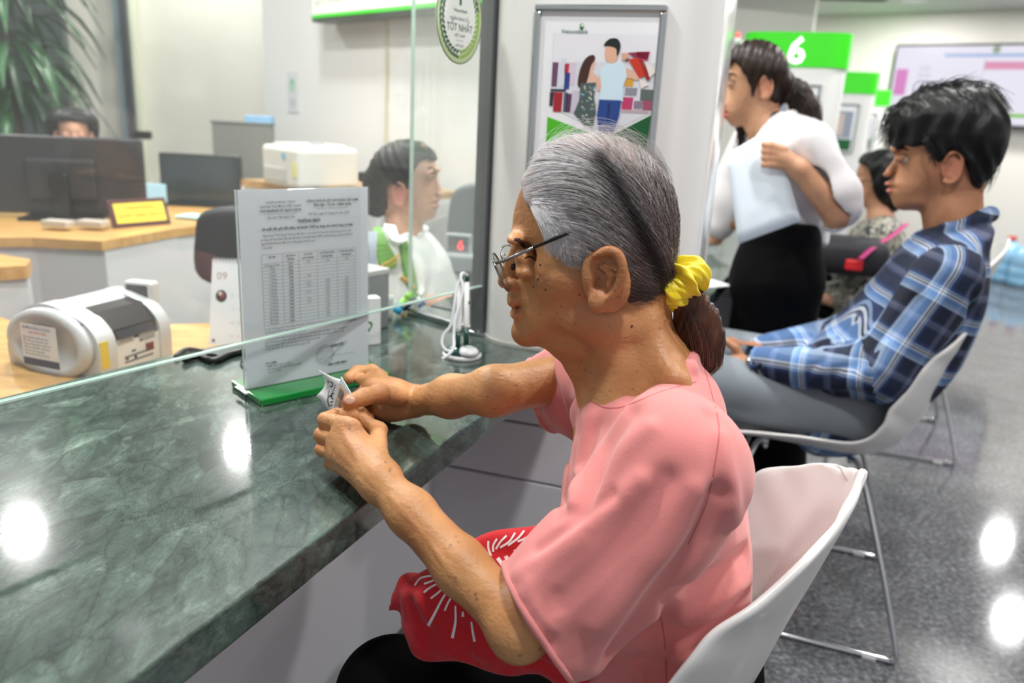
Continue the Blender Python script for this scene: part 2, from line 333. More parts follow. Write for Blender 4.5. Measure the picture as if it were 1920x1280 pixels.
# flat print: text, lines and shapes lying on a plane, as thin meshes
class Print:
    def __init__(s, o, x, y, lift=.0004):
        s.o = np.array(o, float); s.x = unit(x); y = np.array(y, float); s.y = unit(y - s.x * (y @ s.x)); s.n = np.cross(s.x, s.y); s.lift = lift; s.V = []; s.F = []; s.M = []; s.mats = []; s.cyl = None
    def _m(s, m):
        if m not in s.mats: s.mats.append(m)
        return s.mats.index(m)
    def pt(s, u, v, l): return s.o + s.x * u + s.y * v + s.n * l
    def poly(s, P, m, lvl=1):
        o = len(s.V); s.V += [s.pt(u, v, s.lift * lvl) for u, v in P]; s.F.append(tuple(range(o, o + len(P)))); s.M.append(s._m(m)); return s
    def rect(s, x0, y0, x1, y1, m, lvl=1): return s.poly([(x0, y0), (x1, y0), (x1, y1), (x0, y1)], m, lvl)
    def disc(s, cx, cy, rx, ry, m, lvl=1, n=28, a0=0): return s.poly([(cx + rx * math.cos(2 * math.pi * i / n) * math.cos(a0) - ry * math.sin(2 * math.pi * i / n) * math.sin(a0), cy + rx * math.cos(2 * math.pi * i / n) * math.sin(a0) + ry * math.sin(2 * math.pi * i / n) * math.cos(a0)) for i in range(n)], m, lvl)
    def ring(s, cx, cy, r, w, m, lvl=1, n=32, ry=None):
        ry = ry or r
        for i in range(n):
            a, b = 2 * math.pi * i / n, 2 * math.pi * (i + 1) / n
            s.poly([(cx + (r) * math.cos(a), cy + (ry) * math.sin(a)), (cx + r * math.cos(b), cy + ry * math.sin(b)), (cx + (r - w) * math.cos(b), cy + (ry - w) * math.sin(b)), (cx + (r - w) * math.cos(a), cy + (ry - w) * math.sin(a))], m, lvl)
        return s
    def line(s, P, w, m, lvl=1):
        for (a, b) in zip(P[:-1], P[1:]):
            d = np.array(b, float) - a; L = np.linalg.norm(d)
            if L < 1e-7: continue
            q = np.array([-d[1], d[0]]) / L * w / 2; a = np.array(a, float); b = np.array(b, float)
            s.poly([a + q, a - q, b - q, b + q], m, lvl)
        return s
    def text(s, x, y, size, body, m, lvl=2, align='LEFT', sx=1., rot=0, bold=0):
        c = bpy.data.curves.new('lettering', 'FONT'); c.body = body; c.size = size; c.align_x = align; c.resolution_u = 2; c.offset = bold
        o = bpy.data.objects.new('lettering', c); COL.objects.link(o); me = o.to_mesh(); b0 = len(s.V); mi = s._m(m); cr, sr = math.cos(rot), math.sin(rot)
        for v in me.vertices:
            u, w_ = v.co.x * sx, v.co.y; s.V.append(s.pt(x + u * cr - w_ * sr, y + u * sr + w_ * cr, s.lift * lvl))
        for p in me.polygons: s.F.append(tuple(b0 + i for i in p.vertices)); s.M.append(mi)
        o.to_mesh_clear(); bpy.data.objects.remove(o); bpy.data.curves.remove(c); return s
    def build(s, name, parent, bend=None):
        V = np.array(s.V)
        if bend: V = np.array([bend(v) for v in V])
        return mkobj(name, V, s.F, s.mats, parent, False, s.M)

# ------------------------------------------------------------------ signed-distance modelling
class Frame:
    """figure frame: s = the way the figure faces, t = sideways away from the camera, z up; p() places a pixel at side offset t"""
    def __init__(s, p0, heading, sgn=1):
        h = math.radians(heading); s.n = np.array([math.sin(h), math.cos(h), 0]); s.e = sgn * np.array([-math.cos(h), math.sin(h), 0]); s.p0 = np.array([p0[0], p0[1], 0.])
    def loc(s, P): P = np.asarray(P, float) - s.p0; return np.stack([P @ s.e, P @ s.n, P[..., 2]], -1)
    def wld(s, L): L = np.asarray(L, float); return s.p0 + L[..., :1] * s.e + L[..., 1:2] * s.n + L[..., 2:3] * np.array([0, 0, 1.])
    def p(s, x, y, t=0.): return s.loc(hit(x, y, s.p0 + s.n * t, s.n))
    def onz(s, x, y, z): return s.loc(onz(x, y, z))
    def at(s, x, y, d): return s.loc(at(x, y, d))
    def poly(s, pts, t=0.): return np.array([s.p(x, y, t)[[0, 2]] for x, y in pts])
def poly_sd(P, X, Z):
    d = np.full(X.shape, 1e9); inside = np.zeros(X.shape, bool); n = len(P)
    for i in range(n):
        a, b = P[i], P[(i + 1) % n]; e = b - a; wx, wz = X - a[0], Z - a[1]
        t = np.clip((wx * e[0] + wz * e[1]) / (e @ e + 1e-12), 0, 1); d = np.minimum(d, (wx - t * e[0]) ** 2 + (wz - t * e[1]) ** 2)
        if a[1] != b[1]: inside ^= ((a[1] > Z) != (b[1] > Z)) & (X < (b[0] - a[0]) * (Z - a[1]) / (b[1] - a[1]) + a[0])
    return np.where(inside, -1, 1) * np.sqrt(d)
class SDF:
    def __init__(s, lo, hi, h):
        s.lo = np.array(lo, float); s.h = h; s.n = np.ceil((np.array(hi) - s.lo) / h).astype(int) + 1
        s.f = np.full(s.n, .05, np.float32); s.a = [(s.lo[i] + h * np.arange(s.n[i])).astype(np.float32) for i in range(3)]
    def _sl(s, lo, hi):
        i0 = np.clip(np.floor((np.array(lo) - s.lo) / s.h).astype(int), 0, s.n); i1 = np.clip(np.ceil((np.array(hi) - s.lo) / s.h).astype(int) + 1, 0, s.n)
        if (i1 <= i0).any(): return None
        sl = tuple(slice(i0[i], i1[i]) for i in range(3))
        return sl, s.a[0][sl[0]][:, None, None], s.a[1][sl[1]][None, :, None], s.a[2][sl[2]][None, None, :]
    def _c(s, sl, d, k, mode):
        f = s.f[sl]
        if mode == 'u':
            if k > 0: h = np.maximum(k - np.abs(f - d), 0) / k; s.f[sl] = np.minimum(f, d) - h * h * k * .25
            else: s.f[sl] = np.minimum(f, d)
        elif mode == 's':
            d = -d; h = np.maximum(k - np.abs(f - d), 0) / max(k, 1e-9); s.f[sl] = np.maximum(f, d) + h * h * k * .25
        elif mode == 'i':
            h = np.maximum(k - np.abs(f - d), 0) / max(k, 1e-9); s.f[sl] = np.maximum(f, d) + h * h * k * .25
    def cap(s, a, b, ra, rb, k=.01, mode='u', fl=None):
        a = np.array(a, np.float32); b = np.array(b, np.float32); R = max(ra, rb) + k + .012
        g = s._sl(np.minimum(a, b) - R, np.maximum(a, b) + R)
        if g is None: return s
        sl, X, Y, Z = g; e = b - a; L = float(e @ e) + 1e-12
        X0, Y0, Z0 = X - a[0], Y - a[1], Z - a[2]; t = np.clip((X0 * e[0] + Y0 * e[1] + Z0 * e[2]) / L, 0, 1)
        dx, dy, dz = X0 - t * e[0], Y0 - t * e[1], Z0 - t * e[2]
        if fl is not None:   # flatten: (axis, factor) makes the section thinner along axis
            ax, q = np.array(fl[0], np.float32), fl[1]; c = dx * ax[0] + dy * ax[1] + dz * ax[2]; m_ = c * (1 / q - 1); dx, dy, dz = dx + ax[0] * m_, dy + ax[1] * m_, dz + ax[2] * m_
        d = np.sqrt(dx * dx + dy * dy + dz * dz) - (ra + (rb - ra) * t); s._c(sl, d, k, mode); return s
    def chain(s, P, r, k=.01, mode='u', fl=None, kk=None):
        for i in range(len(P) - 1): s.cap(P[i], P[i + 1], r[i], r[i + 1], k if (i == 0 or kk is None) else kk, mode, fl)
        return s
    def ell(s, c, r, k=.01, mode='u', ax=None):
        c = np.array(c, np.float32); R = max(r) + k + .012; g = s._sl(c - R, c + R)
        if g is None: return s
        sl, X, Y, Z = g; X, Y, Z = X - c[0], Y - c[1], Z - c[2]
        if ax is not None: ax = np.array(ax, np.float32); X, Y, Z = [X * ax[i][0] + Y * ax[i][1] + Z * ax[i][2] for i in range(3)]
        k0 = np.sqrt((X / r[0]) ** 2 + (Y / r[1]) ** 2 + (Z / r[2]) ** 2); k1 = np.sqrt((X / r[0] ** 2) ** 2 + (Y / r[1] ** 2) ** 2 + (Z / r[2] ** 2) ** 2) + 1e-9
        s._c(sl, k0 * (k0 - 1) / k1, k, mode); return s
    def infl(s, P, W, A, t0=0., k=.01, mode='u', sm=3, p=2.0):
        """outline P in the (s,z) plane, rounded sideways to half-width W"""
        P = spline(P, sm, True) if sm > 1 else np.array(P); Wm = W if np.isscalar(W) else .2
        lo = np.array([P[:, 0].min() - .02 - k, t0 - Wm - .02 - k, P[:, 1].min() - .02 - k]); hi = np.array([P[:, 0].max() + .02 + k, t0 + Wm + .02 + k, P[:, 1].max() + .02 + k])
        g = s._sl(lo, hi)
        if g is None: return s
        sl, X, Y, Z = g; XX, ZZ = np.meshgrid(X[:, 0, 0], Z[0, 0, :], indexing='ij'); d2 = poly_sd(P, XX, ZZ)
        Wv = np.full(XX.shape, W) if np.isscalar(W) else W(XX, ZZ)
        q = np.maximum(A + d2, 0)[:, None, :] / A; T = np.abs(Y - t0) / Wv[:, None, :]
        d = ((q ** p + T ** p) ** (1 / p) - 1) * np.minimum(A, Wv)[:, None, :]
        s._c(sl, d.astype(np.float32), k, mode); return s
    def extr(s, P, mode='i', k=.004, sm=1, t=None):
        P = spline(P, sm, True) if sm > 1 else np.array(P); XX, ZZ = np.meshgrid(s.a[0], s.a[2], indexing='ij'); d2 = poly_sd(P, XX, ZZ)[:, None, :].astype(np.float32)
        d = np.broadcast_to(d2, s.f.shape)
        if t: T = s.a[1][None, :, None]; d = np.maximum(d, np.maximum(t[0] - T, T - t[1]))
        s._c((slice(None),) * 3, d, k, mode); return s
    def groove(s, P, w_, dep, r=None):
        """dep>0 cuts a crease along P, dep<0 raises a ridge"""
        P = [np.array(p, np.float32) for p in P]; R = 3 * w_
        A = np.array(P); g = s._sl(A.min(0) - R, A.max(0) + R)
        if g is None: return s
        sl, X, Y, Z = g; best = None
        for a, b in zip(P[:-1], P[1:]):
            e = b - a; L = float(e @ e) + 1e-12; X0, Y0, Z0 = X - a[0], Y - a[1], Z - a[2]; t = np.clip((X0 * e[0] + Y0 * e[1] + Z0 * e[2]) / L, 0, 1)
            d = (X0 - t * e[0]) ** 2 + (Y0 - t * e[1]) ** 2 + (Z0 - t * e[2]) ** 2; best = d if best is None else np.minimum(best, d)
        s.f[sl] += dep * np.exp(-best / (w_ * w_)); return s
    def noise(s, fn):
        X, Y, Z = s.a[0][:, None, None], s.a[1][None, :, None], s.a[2][None, None, :]; s.f += fn(X, Y, Z).astype(np.float32); return s
    def sample(s, P):
        q = (np.asarray(P) - s.lo) / s.h; q = np.clip(q, 0, np.array(s.n) - 1.001); i = q.astype(int); r = (q - i); f = 0
        for dx in (0, 1):
            for dy in (0, 1):
                for dz in (0, 1):
                    wgt = (r[:, 0] if dx else 1 - r[:, 0]) * (r[:, 1] if dy else 1 - r[:, 1]) * (r[:, 2] if dz else 1 - r[:, 2])
                    f = f + wgt * s.f[i[:, 0] + dx, i[:, 1] + dy, i[:, 2] + dz]
        return f
    def mesh(s, frame=None):
        f = np.clip(s.f, -3 * s.h, 3 * s.h).astype(np.float32)
        f[0] = f[-1] = 3 * s.h; f[:, 0] = f[:, -1] = 3 * s.h; f[:, :, 0] = f[:, :, -1] = 3 * s.h
        g = openvdb.FloatGrid(3 * s.h); g.copyFromArray(f, tolerance=0.0); P, Q = g.convertToQuads(0.0)
        L = s.lo + P * s.h; V = frame.wld(L) if frame is not None else L; Q = Q.astype(np.int64)
        a, b, c, d = [V[Q[:, i]] for i in range(4)]; vol = (np.einsum('ij,ij->i', a, np.cross(b, c)) + np.einsum('ij,ij->i', a, np.cross(c, d))).sum()
        if vol < 0: Q = Q[:, ::-1].copy()
        return V, Q, L
def set_attr(o, name, vals, kind='FLOAT', dom='POINT'):
    a = o.data.attributes.new(name, kind, dom)
    if kind == 'FLOAT': a.data.foreach_set('value', np.asarray(vals, np.float32))
    elif kind == 'FLOAT_COLOR': a.data.foreach_set('color', np.asarray(vals, np.float32).ravel())
    elif kind == 'FLOAT_VECTOR': a.data.foreach_set('vector', np.asarray(vals, np.float32).ravel())
def bvh(V, Q): return BVHTree.FromPolygons([tuple(v) for v in V], [tuple(int(i) for i in q) for q in Q])
def cast(tree, x, y):
    d = ray(x, y); l = np.linalg.norm(d); loc, nor, i, dist = tree.ray_cast(Vector(CAM), Vector(d / l))
    return (np.array(loc), np.array(nor)) if loc is not None else (None, None)
def decal(tree, polys, m, name, parent, lift=.0006, th=.0004, sm=5):
    """strokes printed or sewn on a surface: list of (pixel polyline, widths in metres)"""
    mb = MB()
    for P, wd in polys:
        P2 = spline(P, sm) if len(P) > 2 else np.linspace(P[0], P[-1], max(3, sm)); R = []
        for k, (x, y) in enumerate(P2):
            l, n = cast(tree, x, y)
            if l is not None: R.append((l, n, k / (len(P2) - 1)))
        seg = []
        def flush(seg):
            if len(seg) < 2: return
            V = []; F = []
            for i, (l, n, u) in enumerate(seg):
                t = seg[min(i + 1, len(seg) - 1)][0] - seg[max(i - 1, 0)][0]; sd = np.cross(n, t); sd /= np.linalg.norm(sd) + 1e-9
                w_ = (wd if np.isscalar(wd) else np.interp(u, np.linspace(0, 1, len(wd)), wd)) / 2
                V += [l - n * th - sd * w_, l + n * lift - sd * w_ * .8, l + n * lift + sd * w_ * .8, l - n * th + sd * w_]
            for i in range(len(seg) - 1):
                for j in range(4): a = i * 4 + j; b = i * 4 + (j + 1) % 4; F.append((a, b, b + 4, a + 4))
            F.append((3, 2, 1, 0)); e = (len(seg) - 1) * 4; F.append((e, e + 1, e + 2, e + 3)); mb.add(V, F)
        for r_ in R:
            if seg and np.linalg.norm(r_[0] - seg[-1][0]) > .03: flush(seg); seg = []
            seg.append(r_)
        flush(seg)
    return mb.build(name, m, parent) if mb.V else None
TOP = .73
WHITE = mat('white_gloss_panel', '#e6e6e4', .18, coat=.5); PANEL = mat('light_grey_panel', '#dddce1', .4)
STEEL = mat('brushed_steel', '#b8bbbc', .22, 1); CHROME = mat('chrome', '#d8d8dc', .12, 1); DARK = mat('dark_plastic', '#1a1b1e', .4); POSTM = mat('dark_anodised', '#6b6f70', .35, .6)
BLACK = mat('black_plastic', '#0b0b0d', .35); WPL = mat('white_plastic', '#e9eaec', .3); GREYP = mat('grey_plastic', '#9a9ea2', .4)
GREEN = mat('sign_green', '#35c21a', .3, emit='#35c21a', estr=.35); PAPER = mat('paper', '#eceef2', .7); INK = mat('ink', '#2b2d33', .7); INKG = mat('grey_ink', '#70747c', .7)
GEDGE = mat('glass_edge', '#b9d3ca', .1, spec=.8); GLASS = m_glass('screen_glass', .035); GLASS2 = m_glass('return_glass', .09); MARBLE = m_marble(); GRAN = m_granite(); WOOD = m_wood()
WALLM = mat('cream_wall_paint', '#dcd9cf', .7, bump=(120, .05)); WALLW = mat('white_wall_paint', '#dedede', .55); WALLF = mat('far_wall_paint', '#dcd9d2', .7); CEILM = mat('ceiling_paint', '#cfcfcd', .8)

def struct(mb, name, m, **k): o = mb.build(name, m, **k); o['kind'] = 'structure'; return o
# ---- room shell
b = MB(); b.box((.5, 5, -.05), (16, 19, .1)); struct(b, 'floor', GRAN)
b = MB(); b.box((.5, 6, CEIL + .05), (16, 16, .1)); struct(b, 'ceiling', CEILM)
fd = np.array([-.8, .6, 0]); fn = np.array([.6, .8, 0]); W0 = np.array([4.178, 6.62, 0]) + fn * .25
def wallbox(mb, a, c, z0, z1, th, out):
    a = np.array([a[0], a[1], z0]); c = np.array([c[0], c[1], z0]); o = unit([out[0], out[1], 0]) * th
    return mb.prism([a, c, c + [0, 0, z1 - z0], a + [0, 0, z1 - z0]], o)
b = MB(); wallbox(b, W0 - fd * 4, W0 + fd * 10, 0, CEIL, .12, fn); struct(b, 'wall_back', WALLF)
b = MB(); wallbox(b, W0 - fd * 4 - fn * 2.5, W0 + fd * 3.8 - fn * 2.5, 2.21, CEIL, 2.5, fn); struct(b, 'trim_1', CEILM)
b = MB(); wallbox(b, W0 - fd * 4, W0 + fd * 3, 0, .1, .015, -fn); struct(b, 'baseboard_back', mat('grey_skirting', '#8b8b8c', .4))
b = MB(); wallbox(b, (7.4, -2), (7.4, 5), 0, CEIL, .12, (1, 0)); struct(b, 'wall_right', WALLF)
# white wall behind the tellers and cream wall behind the desks
PW = at(700, 200, 3.45); PW[2] = 0; wd = np.array([.707, -.707, 0]); wn = np.array([.707, .707, 0])
def onwall(x, y): return hit(x, y, PW, wn)
a1 = onwall(500, 250); a2 = onwall(985, 250)
b = MB(); wallbox(b, a1, a2, 0, CEIL, .12, wn); struct(b, 'wall_teller', WALLW)
LWn = np.array([math.sin(math.radians(-12)), math.cos(math.radians(-12)), 0]); LW = at(250, 200, 5.3); LW[2] = 0
def onleft(x, y): return hit(x, y, LW, LWn)
l0 = onleft(-500, 200); l1 = onleft(620, 200)
b = MB(); wallbox(b, l0, l1, 0, CEIL, .12, LWn); struct(b, 'wall_left', WALLM)
b = MB(); wallbox(b, l0, (l0[0] - .3, -1.5), 0, CEIL, .12, (-1, 0)); struct(b, 'wall_side', WALLM)
lx = unit(l1 - l0)
# dark panel behind the plant, the pole and the pale strip beside it (standing on the cream wall)
def wallstrip(name, x0, x1, m, z0=0.0, z1=CEIL, th=.06, off=0.0, yy=120):
    p = onleft(x0, yy) - LWn * off; q = onleft(x1, yy) - LWn * off; mb = MB(); wallbox(mb, p, q, z0, z1, th, -LWn); return struct(mb, name, m)
wallstrip('trim_2', -420, 133, mat('dark_glazed_panel', '#3c4745', .25, var=(2, '#55605e', .7)), .0, CEIL, .1)
wallstrip('trim_3', 228, 243, mat('blue_grey_jamb', '#8fa3ad', .3), 0, CEIL, .12)
wallstrip('trim_4', 243, 256, mat('dark_jamb', '#3f4247', .3), 0, CEIL, .16)
wallstrip('trim_5', 256, 264, mat('pale_yellow_seal', '#e2e6cf', .4), 0, CEIL, .1)
p = onleft(262, 300); b = MB(); b.box(at(268, 253, 5.0), (.1, .06, .05), bev=.01); struct(b, 'trim_6', BLACK)
b = MB(); cdir = np.array([unit(a2 - a1), wn, [0, 0, 1]]); b.box([*(onwall(727, 200) - wn * .006)[:2], CEIL / 2], (.012, .012, CEIL), cdir); struct(b, 'trim_7', mat('panel_joint', '#c9c6ae', .6))
cp = at(1450, 40, 6.2); b = MB(); b.box((cp[0], cp[1], CEIL / 2), (.62, .62, CEIL), axes(20)); struct(b, 'trim_8', mat('column_paint', '#e4e2dc', .6))

# ---- downlights
def downlight(x, y, z, label, grp):
    t = thing('ceiling_light', (x, y, z), label, 'ceiling light', grp)
    MB().lathe((x, y, z), [(.078, 0), (.098, 0), (.102, -.006), (.098, -.011), (.078, -.008)], seg=28).build('trim_ring', WPL, t, True)
    MB().lathe((x, y, z), [(.077, -.004), (.077, -.007)], seg=28).build('lens', mat('lamp_lens', '#ffffff', .4, emit='#fffaf2', estr=14), t)
    return t
for i, (x, y) in enumerate(DOWNLIGHTS): downlight(x, y, CEIL, 'round recessed white ceiling downlight above the banking hall', 'recessed downlights in the high ceiling')
for k, (x, y) in enumerate(BULKLIGHTS):
    if k != 3: downlight(x, y, 2.21, 'round downlight in the lowered ceiling near the far wall, mirrored in the floor', 'downlights in the lowered ceiling')
downlight(BULKLIGHTS[3][0], BULKLIGHTS[3][1], 2.21, 'glowing round downlight in the lowered ceiling at the top edge of the photo', None)
for k, (x0, y0) in enumerate([(1590, -4), (1378, 6)]):
    v = onz(x0, y0, 2.21 if k == 0 else 2.21); t = thing('ceiling_vent', v, ['dark slotted air vent in the ceiling left of the glowing downlight', 'small dark ceiling vent above the green number sign beside the white pillar'][k], 'vent')
    ax = axes(100); L = .62 if k == 0 else .3
    MB().box(v + [0, 0, -.006], (L, .14, .012), ax, .003).build('frame', GREYP, t)
    for j in range(4): MB().box(v + ax[1] * (-.045 + .03 * j) + [0, 0, -.014], (L - .04, .012, .006), ax).build('slat', DARK, t)

# ---- counter slab (this station and the next two)
E0 = np.array([-.274, .484]); ED = unit([.262, .643]); E0b = lambda y: E0 + ED * ((y - E0[1]) / ED[1])
OFF = np.array([.957, 1.93, 0]); edn = np.array([ED[1], -ED[0]])      # edn points to the customer
def counter(off, label, far):
    t = thing('counter', [*(E0b(.6) + off[:2]), 0], label, 'counter')
    if far == 0: P = [E0b(-.7), E0b(1.495), (-.20, 1.712), (-.235, 1.655), (-.572, 1.284), (-.725, 1.034), (-1.25, .2), (-1.6, -.7)]
    else: P = [np.array([.315, 1.50]) - OFF[:2], E0b(1.495), (-.20, 1.712), (-.235, 1.655), (-.572, 1.284), (-.725, 1.034), np.array([-.19, 1.722]) - OFF[:2], np.array([.15, 1.512]) - OFF[:2]]
    P = [np.array([q[0] + off[0], q[1] + off[1], TOP - .04]) for q in P]
    bm = MB().prism(P, (0, 0, .04)); o = bm.build('worktop', MARBLE, t)
    bv = o.modifiers.new('bevel', 'BEVEL'); bv.width = .0025; bv.segments = 2
    # recessed panel below and stacked panels of the pillar base
    s = np.array([-.157, 1.527]) + off[:2]; z1 = TOP - .04
    d = ED; a = s - d * (2.4 if far == 0 else 1.2); mb = MB(); mb.prism([(a[0], a[1], .1), (s[0], s[1], .1), (s[0], s[1], z1), (a[0], a[1], z1)], [-edn[0] * .02, -edn[1] * .02, 0]); mb.build('kneehole_panel', PANEL, t)
    q = a - edn * -.03; mb = MB(); mb.prism([(a[0] + edn[0] * -.03, a[1] + edn[1] * -.03, 0), (s[0] + edn[0] * -.03, s[1] + edn[1] * -.03, 0), (s[0] + edn[0] * -.03, s[1] + edn[1] * -.03, .1), (a[0] + edn[0] * -.03, a[1] + edn[1] * -.03, .1)], [-edn[0] * .02, -edn[1] * .02, 0]); mb.build('plinth', mat('grey_plinth', '#77777c', .5), t)
    f = np.array([.954, -.299, 0]); ax = np.array([f, [.299, .954, 0], [0, 0, 1]])
    zs = [0, .1, .43, .555, .635, z1]
    for z0, zz in zip(zs[:-1], zs[1:]):
        c = np.array([s[0], s[1], (z0 + zz) / 2]) + f * .235 + ax[1] * .012; MB().box(c, (.47, .024, zz - z0 - .005), ax, .002).build('panel', PANEL, t)
    c = np.array([s[0], s[1], z1 / 2]) + f * .235 + ax[1] * .11; MB().box(c, (.465, .17, z1), ax).build('carcass', mat('carcass_grey', '#a9a8ad', .5), t)
    return t
counter(np.zeros(3), 'long green marble counter in the foreground where the woman in pink rests her hands', 0)
counter(OFF, 'green marble counter of the next station behind the white pillar', 1)
counter(OFF * 2, 'green marble counter of the third station beyond the standing woman', 1)

# ---- pillars
PF = np.array([.954, -.299, 0]); PB = np.array([.299, .954, 0]); PC = np.array([.1325, 1.4357, 0])
def rrect(c, ax, wx, wy, r, n=8):
    out = []
    for sx, sy, a0 in ((1, 1, 0), (-1, 1, 90), (-1, -1, 180), (1, -1, 270)):
        for k in range(n + 1):
            a = math.radians(a0 + 90 * k / n); out.append(c + ax[0] * (sx * (wx / 2 - r) + r * math.cos(a)) + ax[1] * (sy * (wy / 2 - r) + r * math.sin(a)))
    return out
PAX = np.array([PF, PB, [0, 0, 1]]); PD = .36; FRONT = -.055
def pillar(off, label, z0, num):
    c = PC + off + PB * (PD / 2 + FRONT)
    t = thing('pillar', [c[0], c[1], z0], label, 'pillar')
    def ring(z, r=0, w=.402, d=PD): return [p + [0, 0, z] for p in rrect(c, PAX, w + r, d + r, .085)]
    mb = MB(); mb.prism(ring(z0 + .006), (0, 0, 1.395 - z0 - .006)); smooth_by_angle(mb.build('body', WHITE, t))
    mb = MB(); mb.prism(ring(z0, .004), (0, 0, .006)); mb.build('base_seal', mat('silicone', '#b9bbb4', .5), t)
    mb = MB(); mb.prism(ring(1.395, .012), (0, 0, .13)); h = smooth_by_angle(mb.build('header_band', GREEN, t))
    if num:
        o = c - PB * (PD / 2 + .0065) + [0, 0, 1.408]; pr = Print(o, PF, [0, 0, 1], .0003); pr.text(0, 0, .14, num, mat('lit_white', '#ffffff', .4, emit='#ffffff', estr=.9), 3, 'CENTER', bold=.003); pr.build('number', h)
    return t
pillar(np.zeros(3), 'glossy white rounded pillar standing on the marble counter with the framed poster', TOP, None)
pillar(OFF, 'white pillar with bright green band numbered 6 behind the standing woman', TOP, '6')
pillar(OFF * 2, 'white pillar with green band seen between the number 6 pillar and the young man', TOP, None)
pillar(OFF * 3, 'farthest white pillar with a small green band just left of the young man', TOP, None)

